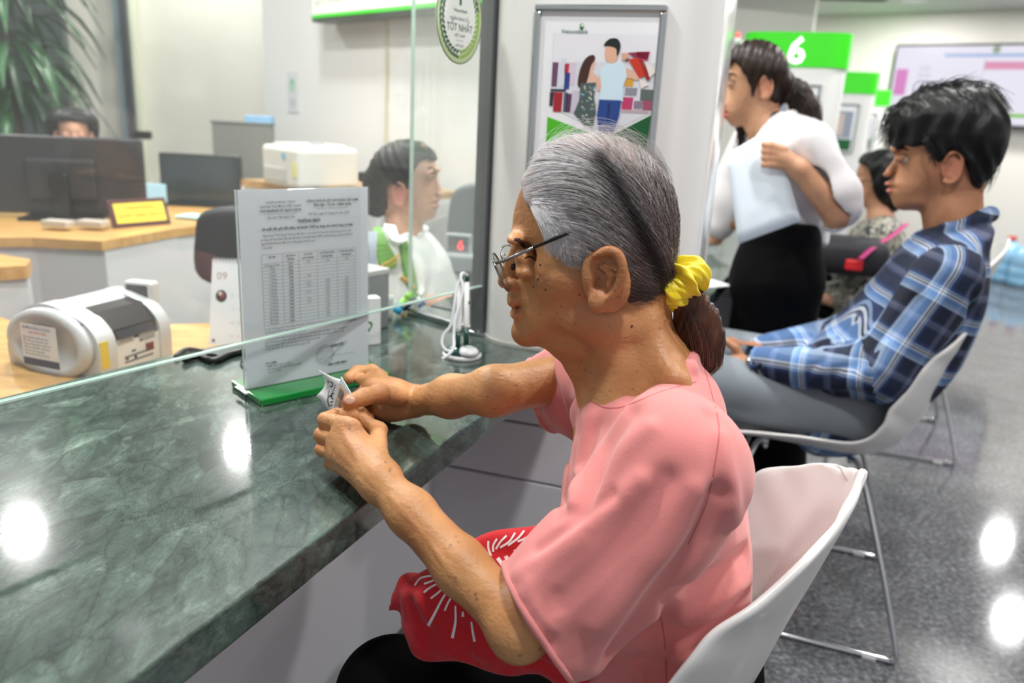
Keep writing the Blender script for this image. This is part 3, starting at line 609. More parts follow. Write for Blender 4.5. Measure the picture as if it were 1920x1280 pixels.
# framed posters on the pillars
def frame_poster(off, label, full):
    o = PC + off + PB * (FRONT - .002); n3 = PB
    if full:
        TL, TR, BR = hit(1006, 10, o, n3), hit(1254, 9, o, n3), hit(1221, 288, o, n3)
        wdt = np.linalg.norm((TR - TL)[:2]); ztop = (TL[2] + TR[2]) / 2; cx = (TL + TR) / 2; cx = PC + PF * ((cx - PC) @ PF) + PB * FRONT
        frame_poster.k = ((cx - PC) @ PF, wdt, ztop)
    kx, wdt, ztop = frame_poster.k; H = wdt * 1.38
    c = PC + off + PF * kx + PB * (FRONT - .001)
    t = thing('framed_poster' if full else 'picture_frame', [c[0], c[1], ztop - H], label, 'poster')
    bw = .011; zb = ztop - H
    for nm, cc, dd in [('frame_rail', (0, ztop - bw / 2), (wdt, bw)), ('frame_rail', (0, zb + bw / 2), (wdt, bw)), ('frame_stile', (-wdt / 2 + bw / 2, (ztop + zb) / 2), (bw, H - 2 * bw)), ('frame_stile', (wdt / 2 - bw / 2, (ztop + zb) / 2), (bw, H - 2 * bw))]:
        MB().box([c[0] + PF[0] * cc[0] - PB[0] * .006, c[1] + PF[1] * cc[0] - PB[1] * .006, cc[1]], (dd[0], .013, dd[1]), PAX, .003).build(nm, STEEL, t)
    base = MB(); base.box([c[0] - PB[0] * .003, c[1] - PB[1] * .003, (ztop + zb) / 2], (wdt - .012, .004, H - .012), PAX); sh = base.build('print_sheet', PAPER, t)
    if full:
        pr = Print([c[0] - PB[0] * .0052, c[1] - PB[1] * .0052, zb], PF, [0, 0, 1], .0002); w2 = wdt / 2 - bw
        U = lambda x: (x - 1105) / 215 * (2 * w2) * 1.0; Vv = lambda y: H - (y - 10) / 248 * wdt
        T = lambda P: [(U(x), Vv(y)) for x, y in P]
        C = lambda nm, c: mat('print_' + nm, c, .35)
        # photo field: pale shop interior
        pr.poly(T([(1023, 60), (1218, 60), (1213, 195), (1132, 240), (1022, 192)]), C('shop', '#d9dbe4'), 2)
        pr.poly(T([(1024, 60), (1218, 60), (1217, 110), (1024, 112)]), C('sky', '#e6e6ec'), 3)
        for x, y, w_, h_, cc in [(1024, 112, 11, 44, '#6c4a6a'), (1040, 105, 10, 50, '#d5dbe8'), (1047, 114, 9, 18, '#c03048'), (1048, 130, 11, 30, '#2c3f86'), (1058, 112, 10, 40, '#d7c6d8'), (1023, 160, 30, 5, '#3d4152'),
                                 (1022, 166, 8, 26, '#3a3040'), (1030, 166, 17, 36, '#a3202c'), (1049, 166, 8, 36, '#54586e'), (1054, 168, 10, 34, '#5b3558'), (1064, 162, 14, 40, '#c9c2cf'),
                                 (1160, 137, 16, 14, '#d8a23a'), (1162, 153, 22, 14, '#8d8f9c'), (1158, 170, 20, 22, '#c23a6b'), (1180, 176, 16, 14, '#8a7b91'), (1190, 155, 26, 20, '#5d6a66'), (1196, 174, 18, 18, '#a0506c'), (1158, 192, 50, 6, '#b9a9b0')]:
            pr.poly(T([(x, y), (x + w_, y), (x + w_ - 1, y + h_), (x, y + h_)]), C('p' + cc[1:], cc), 4)
        # lower green panels
        pr.poly(T([(1020, 212), (1020, 300), (1132, 300), (1132, 247)]), C('lime', '#4fb81e'), 2)
        pr.poly(T([(1070, 229), (1070, 300), (1132, 300), (1132, 247)]), C('mid', '#159a34'), 3)
        pr.poly(T([(1212, 200), (1132, 247), (1132, 300), (1209, 300)]), C('deep', '#0c5a2c'), 2)
        # woman in patterned dress, man in pale blue shirt carrying shopping bags
        pr.poly(T(spline([(1098, 97), (1085, 104), (1076, 125), (1074, 152), (1085, 156), (1092, 140), (1096, 118), (1103, 104)], 4, True)), C('hairw', '#42261d'), 6)
        pr.poly(T(spline([(1091, 110), (1102, 103), (1103, 118), (1100, 128), (1110, 136), (1112, 150), (1088, 152), (1089, 132)], 4, True)), C('skinw', '#e3b8a4'), 5)
        pr.poly(T([(1079, 148), (1108, 146), (1106, 172), (1112, 200), (1108, 230), (1090, 222), (1070, 204), (1079, 178)]), C('dress', '#4c5c5c'), 7)
        r2 = random.Random(3)
        for i in range(46):
            x = r2.uniform(1077, 1108); y = r2.uniform(150, 222)
            if y > 205 and x < 1085: continue
            pr.poly(T([(x, y), (x + 3.2, y + 1), (x + 2.5, y + 4), (x - .8, y + 3)]), C('d' + str(i % 3), ['#c9cbb9', '#7fb0bb', '#8f8f6b'][i % 3]), 8)
        pr.poly(T([(1113, 130), (1118, 118), (1127, 110), (1150, 108), (1160, 118), (1163, 135), (1158, 150), (1160, 178), (1116, 178), (1118, 150)]), C('shirt', '#cfe6f2'), 9)
        pr.poly(T([(1158, 118), (1172, 122), (1188, 134), (1182, 140), (1160, 134)]), C('arm', '#e0b39c'), 8)
        pr.poly(T([(1108, 140), (1117, 130), (1118, 162), (1111, 160)]), C('arm', '#e0b39c'), 8)
        pr.poly(T([(1116, 176), (1157, 176), (1155, 205), (1148, 232), (1134, 240), (1120, 236), (1114, 205)]), C('jeans', '#23448c'), 10)
        pr.poly(T([(1133, 182), (1137, 182), (1136, 238), (1133, 238)]), C('jeans2', '#152a5e'), 11)
        pr.poly(T(spline([(1121, 84), (1132, 78), (1142, 82), (1144, 98), (1138, 110), (1128, 110), (1121, 100)], 4, True)), C('skinm', '#e2b096'), 10)
        pr.poly(T(spline([(1117, 80), (1126, 69), (1140, 68), (1147, 78), (1146, 92), (1142, 98), (1140, 86), (1130, 82)], 4, True)), C('hairm', '#17221c'), 11)
        for P, cc in [([(1160, 92), (1200, 89), (1198, 103), (1172, 99)], '#8a2a4a'), ([(1176, 90), (1201, 89), (1196, 106), (1180, 102)], '#bf2f4c'), ([(1163, 103), (1180, 100), (1197, 130), (1186, 136)], '#c8371e'), ([(1182, 102), (1190, 106), (1206, 136), (1200, 140)], '#9a1f26'), ([(1192, 104), (1216, 122), (1204, 134)], '#e8e2da'), ([(1186, 136), (1205, 146), (1190, 154)], '#ece4dc'), ([(1150, 93), (1162, 92), (1164, 104), (1152, 106)], '#dba78d'), ([(1156, 104), (1165, 100), (1162, 108)], '#2a2c34')]:
            pr.poly(T(P), C('b' + cc[1:], cc), 12)
        pr.text(U(1037), Vv(60), .0085, 'Vietcombank', C('logo', '#2f5c46'), 6, bold=.0001)
        pr.disc(U(1074), Vv(47), .0035, .0042, C('lg', '#2f9a3c'), 6); pr.poly(T([(1070, 50), (1078, 50), (1074, 55)]), C('lg2', '#0d5a34'), 7); pr.disc(U(1075), Vv(46), .0016, .002, C('white', '#ffffff'), 8)
        pr.text(U(1165), Vv(275), .012, 'Tiện ích số', C('white', '#ffffff'), 6)
        pr.build('printed_picture', sh)
    else:
        pr = Print([c[0] - PB[0] * .0052, c[1] - PB[1] * .0052, zb], PF, [0, 0, 1], .0002); w2 = wdt / 2 - bw
        pr.rect(-w2 * .8, H * .3, w2 * .8, H * .85, mat('print_bluegrey', '#8d97a8', .4), 1); pr.rect(-w2 * .9, .015, w2 * .9, H * .28, mat('print_deep', '#0c5a2c', .35), 1); pr.rect(-.01, H * .35, .03, H * .8, mat('print_tan', '#c8b8b0', .4), 2)
        pr.build('printed_picture', sh)
    return t
frame_poster(np.zeros(3), 'steel-framed poster of a couple with shopping bags on the near white pillar', True)
# green sticker beside the poster frame, a glow put into its colour
s0 = hit(1008, 82, PC + PB * FRONT, PB); b = MB(); b.box(s0 + PF * .0 - PB * .003 + [0, 0, 0], (.009, .004, .062), PAX); o = b.build('green_sticker', GREEN, None, origin=s0); tag(o, 'narrow bright green sticker at the left side of the steel poster frame', 'sticker')
frame_poster(OFF, 'small framed poster on the pillar numbered 6 behind the standing woman', False)
frame_poster(OFF * 2, 'framed poster on the second far pillar right of the standing woman', False)
frame_poster(OFF * 3, 'tiny framed poster on the farthest white pillar', False)

# ---- glass screens
pb = np.array([-.059, 1.49, 0]); GD = np.array([-.556, -.831, 0]); GN = np.array([.831, -.556, 0]); GD /= np.linalg.norm(GD); GN /= np.linalg.norm(GN)
GA = np.array([GD, np.cross([0, 0, 1], GD), [0, 0, 1]])
GZ = .832
def screens(off, l1, l2, l3):
    t = thing('glass_screen', [*(pb + off)[:2], GZ], l1, 'glass screen')
    L = 1.75; H = 1.0; c = pb + off + GD * (L / 2 + .012)
    MB().box([c[0], c[1], GZ + H / 2 + .002], (L, .008, H), GA).build('pane', GLASS, t)
    MB().box([c[0], c[1], GZ], (L, .0084, .0024), GA).build('polished_edge', GEDGE, t)
    t2 = thing('glass_screen', [*(pb + off)[:2], TOP], l2, 'glass screen')
    d2 = unit([-.224 + .059, 1.631 - 1.49, 0]); A2 = np.array([d2, np.cross([0, 0, 1], d2), [0, 0, 1]]); L2_ = .217; c2 = pb + off + d2 * (L2_ / 2)
    MB().box([c2[0], c2[1], TOP + .012 + .55], (L2_, .008, 1.1), A2).build('pane', GLASS2, t2)
    e = pb + off + d2 * L2_; MB().box([e[0], e[1], TOP + .55], (.0025, .0084, 1.1), A2).build('polished_edge', GEDGE, t2)
    MB().box([c2[0], c2[1], TOP + .0065], (L2_, .02, .013), A2, .003).build('bottom_channel', STEEL, t2)
    t3 = thing('screen_post', [*(pb + off)[:2], TOP], l3, 'post'); p = pb + off + np.array([-.006, .012, 0])
    MB().box([p[0], p[1], TOP + .6], (.030, .030, 1.2), GA, .003).build('post', POSTM, t3); MB().box([p[0] + .016, p[1] - .012, TOP + .6], (.006, .012, 1.2), GA, .002).build('cover_strip', STEEL, t3)
    MB().box([p[0], p[1], TOP + .004], (.044, .044, .008), GA, .002).build('foot_plate', STEEL, t3)
screens(np.zeros(3), 'large clear glass screen hanging above the marble counter from the left to the pillar', 'short clear return pane standing on the counter behind the pen stand', 'grey metal post holding the glass beside the near white pillar')

# badge on the glass
bc = hit(862, 33, pb + GN * .006, GN); t = thing('badge_sticker', bc, 'round award sticker with green laurel leaves on the glass left of the pillar', 'sticker')
MB().lathe(bc - GN * .0012, [(.0, 0), (.0735, 0), (.0735, .0012), (0, .0012)], np.array([-GD, [0, 0, 1], GN]), 48, .83).build('disc', mat('sticker_white', '#dfe3dc', .5), t)
pr = Print(bc + GN * .0002, -GD, [0, 0, 1], .0002); pr.x = pr.x * .83
g1 = mat('leaf_dark', '#22553a', .5); g2 = mat('leaf_lime', '#8db83a', .5); g3 = mat('leaf_pale', '#b9c99a', .5)
pr.ring(0, 0, .0735, .0016, g1, 2, 48); pr.ring(0, 0, .0715, .013, g3, 1, 48); pr.disc(0, 0, .0515, .0515, mat('sticker_face', '#e9ebe8', .5), 3, 40)
for sd in (-1, 1):
    for k in range(17):
        a = math.radians(-84 + 9.2 * k); cx, cy = sd * .0575 * math.cos(a), .0575 * math.sin(a)
        m_ = g1 if sd < 0 or k > 10 else g2
        for dd in (.35, -.75):
            aa = math.atan2(cy, cx) + sd * (math.pi / 2) + sd * dd; r0 = .0575 + (.004 if dd > 0 else -.004); pr.disc(r0 * math.cos(math.atan2(cy, cx)), r0 * math.sin(math.atan2(cy, cx)), .0055, .0022, m_, 4, 10, aa)
pr.text(0, .020, .046, '1', g1, 5, 'CENTER', bold=.001); pr.text(0, .008, .0082, 'Vietcombank', g1, 5, 'CENTER'); pr.text(0, -.005, .0075, 'NGÂN HÀNG SỐ 1', INKG, 5, 'CENTER'); pr.text(0, -.0215, .0165, 'TỐT NHẤT', g1, 5, 'CENTER')
pr.text(0, -.031, .0075, 'VIỆT NAM', INKG, 5, 'CENTER'); pr.line([(-.012, -.036), (.012, -.036)], .0006, INKG, 5); pr.text(0, -.046, .006, 'NĂM 2024', INKG, 5, 'CENTER')
pr.build('laurel_print', t)
# ================================================================= things on the counter
# interest-rate notice on its green foot
sL, sR = onz(472, 742, TOP), onz(693, 697, TOP); sx = unit(sR - sL); A = np.array([sx, np.cross([0, 0, 1], sx), [0, 0, 1]])
nd = -A[1]; nd = nd if nd @ (CAM - sL) > 0 else -nd
t = thing('notice_stand', [*((sL + sR) / 2)[:2], TOP], 'upright clear holder with a printed interest-rate notice on a green foot behind the glass', 'notice stand')
wS = np.linalg.norm((sR - sL)[:2]); mid = (sL + sR) / 2
gf = mat('green_acrylic', '#0c7a32', .12, coat=.6)
for sd in (-1, 1): MB().box([*(mid + A[1] * sd * .0275)[:2], TOP + .006], (wS + .018, .049, .011), A, .002).build('foot_plate', gf, t)
ac = m_glass('clear_acrylic', .05, (.97, .985, .985))
sh_w = .208; sh_h = .292; off_c = mid + sx * (-.005)
MB().box([*off_c[:2], TOP + .004 + sh_h / 2 + .004], (sh_w + .006, .0045, sh_h + .008), A, .001).build('clear_holder', ac, t)
MB().box([*(off_c)[:2], TOP + .012 + sh_h / 2], (sh_w, .0012, sh_h), A).build('paper_sheet', mat('notice_paper', '#d3d6e0', .7), t)
for sd in (-1, 1): MB().box([*(off_c - sx * (sh_w / 2 + .008) + A[1] * sd * .010)[:2], TOP + .0125], (.006, .016, .0018), A).build('bent_lip', WPL, t)
edge = MB(); edge.box([*(off_c - sx * (sh_w / 2 + .003))[:2], TOP + .008 + sh_h / 2], (.0012, .005, sh_h + .008), A); edge.build('side_edge', mat('acrylic_edge', '#c9d2d4', .2), t)
X0 = off_c - sx * sh_w / 2 + nd * .0027; xdir = sx if (np.cross(sx, [0, 0, 1]) @ nd) > 0 else -sx
pr = Print([X0[0], X0[1], TOP + .012], xdir, [0, 0, 1], .00015); MM = .001
I, G = INK, INKG
def ctext(x, y, sz, s_, m=I, al='CENTER', sx_=1., b_=0): pr.text(x * MM, y * MM, sz * MM, s_, m, 1, al, sx_, 0, b_ * MM)
ctext(62, 272, 5.0, 'NGÂN HÀNG TMCP'); ctext(62, 266, 5.0, 'NGOẠI THƯƠNG VIỆT NAM'); ctext(62, 260, 5.0, 'CHI NHÁNH SỞ GIAO DỊCH', b_=.15); pr.line([(.038, .257), (.086, .257)], .0004, I); ctext(62, 250, 5.2, 'Số: 03 /TB-SGD.TH')
ctext(146, 272, 5.0, 'CỘNG HOÀ XÃ HỘI CHỦ NGHĨA VIỆT NAM', b_=.15, sx_=.86); ctext(146, 266, 5.2, 'Độc lập - Tự do - Hạnh phúc', b_=.15); pr.line([(.12, .262), (.172, .262)], .0004, I); ctext(140, 253, 5.2, 'Hà Nội, ngày 01 tháng 04 năm 2024', sx_=.9)
ctext(106, 243, 6.2, 'THÔNG BÁO', b_=.25); ctext(106, 234, 5.6, 'Lãi suất tiền gửi tiết kiệm, tài khoản VNĐ áp dụng cho khách hàng cá nhân', b_=.15, sx_=.86)
for i, s_ in enumerate(['   Ngân hàng TMCP Ngoại Thương Việt Nam - Chi nhánh Sở Giao dịch (SGD) thông báo lãi suất', 'áp dụng với các khoản tiền gửi tiết kiệm, tài khoản bằng VNĐ của khách hàng cá nhân tại SGD từ', 'ngày 01/04/2024 cho đến khi có thông báo mới như sau:', '1- Lãi suất:']): ctext(30, 225 - 5.8 * i, 4.7, s_, al='LEFT', sx_=.79)
tx = [30, 62, 88, 118, 152, 184]; ty0, rowh, nr = 199, 5.15, 18
for x in tx: pr.line([(x * MM, ty0 * MM), (x * MM, (ty0 - 13 - rowh * nr) * MM)], .00032, I)
for k in range(nr + 2): y = ty0 - (0 if k == 0 else 13 + rowh * (k - 1)); pr.line([(tx[0] * MM, y * MM), (tx[-1] * MM, y * MM)], .00032, I)
for i, (a_, b_) in enumerate([('Kỳ hạn', ''), ('Lãi trả sau', '(%/năm)'), ('LS TK trả', 'trước (%/năm)'), ('LS TK lĩnh lãi định', 'kỳ hàng tháng'), ('LS TK lĩnh lãi định', 'kỳ hàng quý')]):
    cx = (tx[i] + tx[i + 1]) / 2; ctext(cx, 194, 4.1, a_, b_=.1, sx_=.85); ctext(cx, 188.6, 4.1, b_, b_=.1, sx_=.8)
rows = ['Không kỳ hạn', 'KKH', '1 tuần', '2 tuần', '1 tháng', '2 tháng', '3 tháng', '5 tháng', '6 tháng', '9 tháng', '11 tháng', '12 tháng', '13 tháng', '18 tháng', '24 tháng', '36 tháng', '48 tháng', '60 tháng']
va = ['0,10', '0,20', '0,20', '0,50', '1,60', '1,60', '1,90', '1,90', '2,90', '2,90', '2,90', '4,60', '4,60', '4,60', '4,70', '4,70', '4,70', '4,70']
for k, r_ in enumerate(rows):
    y = ty0 - 13 - rowh * (k + 1) + 1.2; ctext(46, y, 3.9, r_); ctext(75, y, 4, va[k], b_=.12)
    if k in (0, 4, 6, 7, 9, 11, 12): ctext(103, y, 4, '%d,%d0' % (1 + k // 5, (k * 7) % 10))
    if k == 0 or k > 5: ctext(135, y, 4, '%d,%d0' % (1 + k // 5, (k * 3) % 10)); ctext(168, y, 4, '%d,%d0' % (1 + k // 5, (k * 9) % 10))
yb = ty0 - 13 - rowh * nr - 7
for i, s_ in enumerate(['2- Các nội dung khác: Thực hiện theo Quy chế tiền gửi, sử dụng và quản lý tài khoản tiền gửi trong', 'hệ thống NHTMCP Ngoại thương VN và các quy định cụ thể về tiền gửi tiết kiệm tại số Quyết định', 'số 2025/QĐ-VCB và kể từ ngày 17/07/2023.', '3- Đối với khách hàng và giao dịch tổng tài trợ với VCB, tiền cơ sở theo thuận và từng thời', 'của VCB tại thời điểm hợp đồng, VCB sẽ kể từ lãi suất theo hợp đồng và theo lãi suất', 'không bao gồm điểm trên bất kỳ kỳ trên tiền gửi tiết kiệm.', 'Công Ngõ SGD, ĐT 024 3936 8347 (xép 8 170).']):
    ctext(30, yb - 5.1 * i, 4.3, s_, al='LEFT', sx_=.86)
ctext(150, 44, 5.2, 'GIÁM ĐỐC', b_=.2); ctext(150, 14, 5, 'Đặng Kiều Minh', b_=.15); pr.ring(.128, .033, .0155, .0008, G); pr.ring(.128, .033, .0125, .0005, G); pr.ring(.128, .033, .0100, .0004, G)
for i, s_ in enumerate(['NGÂN HÀNG', 'NGOẠI THƯƠNG', 'VIỆT NAM', 'CHI NHÁNH', 'SỞ GIAO DỊCH']): ctext(128, 38 - 3 * i, 2.5, s_, G)
pr.line([(.128, .022), (.142, .03), (.158, .042), (.168, .048), (.162, .05), (.140, .03), (.182, .028)], .0004, I); ctext(30, 34, 4.4, 'Nơi nhận:', al='LEFT', b_=.1); ctext(30, 29, 3.9, '- BGĐ SGD (để chỉ đạo)', al='LEFT'); ctext(30, 24.5, 3.9, '- Các phòng tại SGD (để thực hiện)', al='LEFT'); ctext(30, 20, 3.9, '- Lưu: P.KTGD', al='LEFT')
pr.build('printed_text', t)

# pen stand
ps = onz(866, 668, TOP); t = thing('pen_stand', ps, 'white and dark green desk pen stand with two corded pens on the marble counter', 'pen stand')
dg = mat('pen_green', '#0c3f38', .25, coat=.4); A = axes(100)
MB().lathe(ps, [(.034, 0), (.0355, .002), (.0355, .006), (.033, .008)], A, 40, 1, .92).build('base_rim', WPL, t, True)
MB().lathe(ps + [0, 0, .007], [(.033, 0), (.032, .004), (.026, .010), (.014, .014), (.001, .015)], A, 40, 1, .92).build('base', dg, t, True)
MB().lathe(ps + A[0] * .012 + [0, 0, .012] + np.array([0, -.012, 0]), [(.019, -.002), (.0185, .004), (.013, .009), (.006, .0115), (.0005, .012)], A, 32).build('badge_dome', WPL, t, True)
pr = Print(ps + A[0] * .003 + np.array([0, -.022, .0245]), A[0], [0, .85, .4], .0003); pr.text(0, 0, .0042, 'Vietcombank', dg, 1, bold=.0001); pr.disc(.014, .007, .0018, .0018, dg, 1, 12); pr.build('badge_print', t)
tips = [(at(862, 640, 1.36) * 0 + ps + [-.006, .006, .012], hit(877, 520, ps + [-.004, .006, 0], [0, 1, 0])), (ps + [.012, .012, .012], hit(901 - 22, 517, ps + [.014, .012, 0], [0, 1, 0]))]
for k, (a_, b_) in enumerate([((858, 655), (864, 518)), ((874, 650), (876, 514))]):
    d = 1.395 + .022 * k; pa, pb_ = at(*a_, d), at(*b_, d - .02); u = unit(pb_ - pa); L = np.linalg.norm(pb_ - pa)
    pen = MB().tube([pa + u * L * .26, pa + u * L * .3, pa + u * L * .93], [.0048, .0052, .0046], 14).build('pen', WPL, t, True)
    MB().tube([pa, pa + u * L * .27], [.0055, .0048], 14).build('socket', dg, t, True)
    MB().tube([pa + u * L * .90, pa + u * L * 1.0], [.0050, .0046], 14).build('cap', dg, t, True)
    if k: MB().box(pa + u * L * .62 + [.005, -.003, 0], (.003, .002, .006)).build('clip', dg, t)
cm = mat('white_cord', '#e4e8ec', .35)
MB().tube(spline([at(x, y, d) for x, y, d in [(864, 520, 1.37), (856, 545, 1.365), (851, 580, 1.36), (845, 610, 1.36), (832, 628, 1.36), (829, 645, 1.355), (836, 656, 1.35), (845, 658, 1.345)]], 6), .0027, 8).build('cord', cm, t, True)
MB().tube(spline([at(x, y, d) for x, y, d in [(876, 516, 1.385), (868, 512, 1.37), (864, 520, 1.365), (868, 540, 1.36), (862, 570, 1.355), (853, 600, 1.35), (851, 630, 1.345), (851, 650, 1.335), (842, 664, 1.33), (829, 673, 1.33)]], 6), .0027, 8).build('cord', cm, t, True)

# cup of pens, paper box and folded leaflet behind the glass corner
cu = onz(752, 604, TOP) + np.array([-.01, .03, 0]); cu[2] = TOP
for i, (x0, y0, x1, y1, d, c_, lab) in enumerate([(742, 598, 772, 550, 1.66, '#7ec32a', 'lime green highlighter lying at the pen tray behind the corner of glass'), (753, 604, 778, 556, 1.68, '#232a52', 'navy blue marker leaning next to the lime green highlighter'),
                                            (742, 600, 752, 570, 1.64, '#2f9cc4', 'turquoise marker lying left of the lime green highlighter'), (778, 596, 792, 548, 1.70, '#dfe3e6', 'slim white pen standing right of the navy marker'), (784, 590, 796, 566, 1.70, '#31459a', 'short blue pen right of the slim white pen')]):
    pa, pc = at(x0, y0, d), at(x1, y1, d); pa[2] = max(pa[2], TOP + .012); t = thing('marker', pa, lab, 'pen'); u = unit(pc - pa); L = np.linalg.norm(pc - pa); r_ = .009 if i < 3 else .005
    MB().tube([pa, pa + u * L * .68], [r_, r_], 12).build('barrel', mat('pen_' + c_[1:], c_, .3), t, True); MB().tube([pa + u * L * .66, pa + u * L], [r_ * 1.05, r_ * .85], 12).build('cap', mat('pencap_' + c_[1:], c_ if i != 1 else '#5f6a9a', .3), t, True)
t = thing('letter_tray', onz(690, 640, TOP), 'grey plastic file tray standing between the notice and the blue folders', 'tray')
A = axes(38); c = at(672, 600, 1.55); c[2] = TOP + .055
MB().box(c, (.10, .07, .11), A, .003).build('body', mat('tray_grey', '#7d8083', .5), t); MB().box(c + [0, 0, .06], (.104, .074, .012), A, .003).build('lid', mat('tray_pale', '#b9bbb9', .5), t)
for i, (x, y0, y1, c_, lab) in enumerate([(706, 535, 612, '#8ea4d6', 'pale blue clear folder standing behind the clear corner pane'), (694, 430, 590, '#cdd6e6', 'tall whitish plastic folder standing right beside the rate notice'), (724, 560, 606, '#cfd8d4', 'milky white folder right of the pale blue one')]):
    q = at(x, (y0 + y1) / 2, 1.62); H = (y1 - y0) / FPX * 1.62; q[2] = TOP + H / 2 + .001; t = thing('plastic_folder', [q[0], q[1], TOP], lab, 'folder')
    G_ = [[q + A[0] * (.011 * (u - .5) * 2 * (1 + .3 * v)) + A[1] * .006 * math.sin(u * 3 + i) + [0, 0, H * (v - .5)] for u in np.linspace(0, 1, 6)] for v in np.linspace(0, 1, 5)]
    MB().sheet(G_, .003).build('cover', mat('folder_' + c_[1:], c_, .35), t, True)
    MB().box(q + [0, 0, -H / 2 + .004], (.024, .010, .008), A, .002).build('base', mat('folder_base', '#c9cfd8', .4), t)
q = onz(680, 655, TOP); t = thing('leaflet_box', q, 'small white box with green shield logo showing right of the notice foot', 'box')
A = axes(60); MB().box(q + np.array([-.012, .03, .045]), (.075, .025, .09), A, .002).build('box', WPL, t)
pr = Print(q + np.array([.006, .0125, .0]), *(-np.array([A[0], A[2]]) * [[-1], [-1]]), .0006)
lg = hit(684, 629, q + np.array([-.012, .03, 0]) - A[1] * -.0, A[1]); side = 1 if (CAM - q) @ A[1] > 0 else -1
xd = A[0] if np.cross(A[0], [0, 0, 1]) @ (CAM - q) > 0 else -A[0]
pr = Print(q + np.array([-.012, .03, .035]) + A[1] * side * .0128 + xd * .012, xd, [0, 0, 1], .0003)
pr.poly(spline([(-.009, .006), (-.004, .011), (.004, .011), (.009, .006), (.005, -.004), (0, -.009), (-.005, -.004)], 4, True), mat('shield_green', '#2e7d2c', .4)); pr.disc(.001, .003, .004, .005, WPL, 2); pr.text(-.022, -.009, .01, 'k', INK, 2); pr.build('logo', t)

# ================================================================= teller side
DZ = .66
def desk(P, z, th, label, panels, m=WOOD, name='desk'):
    c = np.mean(P, axis=0); t = thing(name, [c[0], c[1], 0], label, 'desk'); MB().prism([(p[0], p[1], z - th) for p in P], (0, 0, th)).build('desktop', m, t)
    for a_, b_, z0, z1 in panels:
        d = unit([b_[0] - a_[0], b_[1] - a_[1], 0]); n_ = np.array([-d[1], d[0], 0]) * .018; MB().prism([(a_[0], a_[1], z0), (b_[0], b_[1], z0), (b_[0], b_[1], z1), (a_[0], a_[1], z1)], n_).build('front_panel', mat('desk_white', '#d4d5d6', .4), t)
    return t
o_ = lambda x, y, z: onz(x, y, z)[:2]
# teller's own worktop along the counter back
T_ = [o_(-120, 780, DZ), o_(105, 722, DZ), (-.74, 1.13), (-.60, 1.37), (-.26, 1.70), (-.38, 1.95), (-.70, 1.72), (-1.05, 1.62), o_(-100, 560, DZ)]
desk(T_, DZ, .03, 'honey wood worktop with the banknote counter on it at the left', [((-.76, 1.15), (-.62, 1.39), 0, DZ - .03), ((-.62, 1.39), (-.30, 1.72), 0, DZ - .03)])
T2 = [o_(-60, 445, .72), o_(60, 445, .72), o_(190, 452, .72), o_(330, 428, .72), o_(480, 412, .72), o_(560, 400, .72), o_(560, 372, .72), o_(300, 380, .72), o_(-60, 385, .72)]
desk(T2, .72, .03, 'long wooden desk with black monitor and yellow name plate in the middle distance', [(T2[i] + [0, .015], T2[i + 1] + [0, .015], 0, .69) for i in range(5)])
T3 = [o_(-60, 505, .72), o_(50, 497, .72), o_(58, 486, .72), o_(-60, 466, .72)]
desk(T3, .72, .035, 'corner of a second wooden desk at the left photo edge', [(T3[0] + [0, .01], T3[1] + [-.01, .01], 0, .685), (T3[1] + [-.01, .01], T3[2] + [-.02, .02], 0, .685)])
T4 = [onwall(452, 348), onwall(700, 352)]; q0 = at(452, 348, 3.1); q1 = at(705, 352, 2.75); T4 = [q0[:2], q1[:2], q1[:2] + wn[:2] * .42, q0[:2] + wn[:2] * .42]; Z4 = (q0[2] + q1[2]) / 2
desk(T4, Z4, .025, 'low cupboard with wood top carrying the printer behind the teller', [(T4[0] + [0, .01], T4[1] + [0, .01], 0, Z4 - .025), (T4[3], T4[0], 0, Z4 - .025)], m_wood('brown_wood', '#9a7346', '#c29a66'), 'cupboard')
Z4t = Z4

# banknote counter
q = onz(220, 690, DZ); ax_ = unit(onz(345, 655, DZ) - onz(205, 705, DZ)); BA = np.array([ax_, np.cross([0, 0, 1], ax_), [0, 0, 1]])   # x along its long front
t = thing('banknote_counter', onz(215, 690, DZ), 'light grey banknote counting machine with small display on the wood worktop', 'money counter')
o0 = onz(205, 706, DZ); fx = ax_; fy = BA[1]                                            # front lower left corner, into the machine
LB = np.linalg.norm(onz(338, 668, DZ) - o0) * 1.02; MG = mat('machine_grey', '#c9cbcc', .35); ML = mat('machine_white', '#dfe1e2', .35)
def pp(u, v, z): return o0 + fx * u + fy * v + [0, 0, z * .76]
prof = [(0, .0), (0, .085), (.02, .125), (.05, .145), (.11, .165), (.16, .15), (.20, .11), (.22, .05), (.22, 0)]
for u0, u1 in ((-.018, .022), (LB - .028, LB)):
    b = MB(); P = spline([pp(u0, v, z) for v, z in prof], 4); b.prism(list(P), fx * (u1 - u0)); smooth_by_angle(b.build('side_housing', MG, t))
b = MB(); b.prism([pp(.022, v, z) for v, z in [(.004, 0), (.004, .072), (.03, .078), (.03, 0)]], fx * (LB - .05)); b.build('front_plate', ML, t)
b = MB(); b.prism([pp(.022, v, z) for v, z in [(.006, .072), (.010, .105), (.040, .145), (.075, .150), (.03, .075)]], fx * (LB - .05)); b.build('note_slot', BLACK, t)
b = MB(); b.prism([pp(.022, v, z) for v, z in [(.070, .140), (.085, .158), (.12, .165), (.2, .13), (.215, .0), (.03, 0), (.03, .07)]], fx * (LB - .05)); smooth_by_angle(b.build('hopper', MG, t))
b = MB(); b.prism([pp(.03, v, z) for v, z in [(-.002, .084), (.03, .128), (.034, .122), (.004, .078)]], fx * (LB - .066)); b.build('guide_plate', mat('smoked_plastic', '#2a2d31', .15), t)
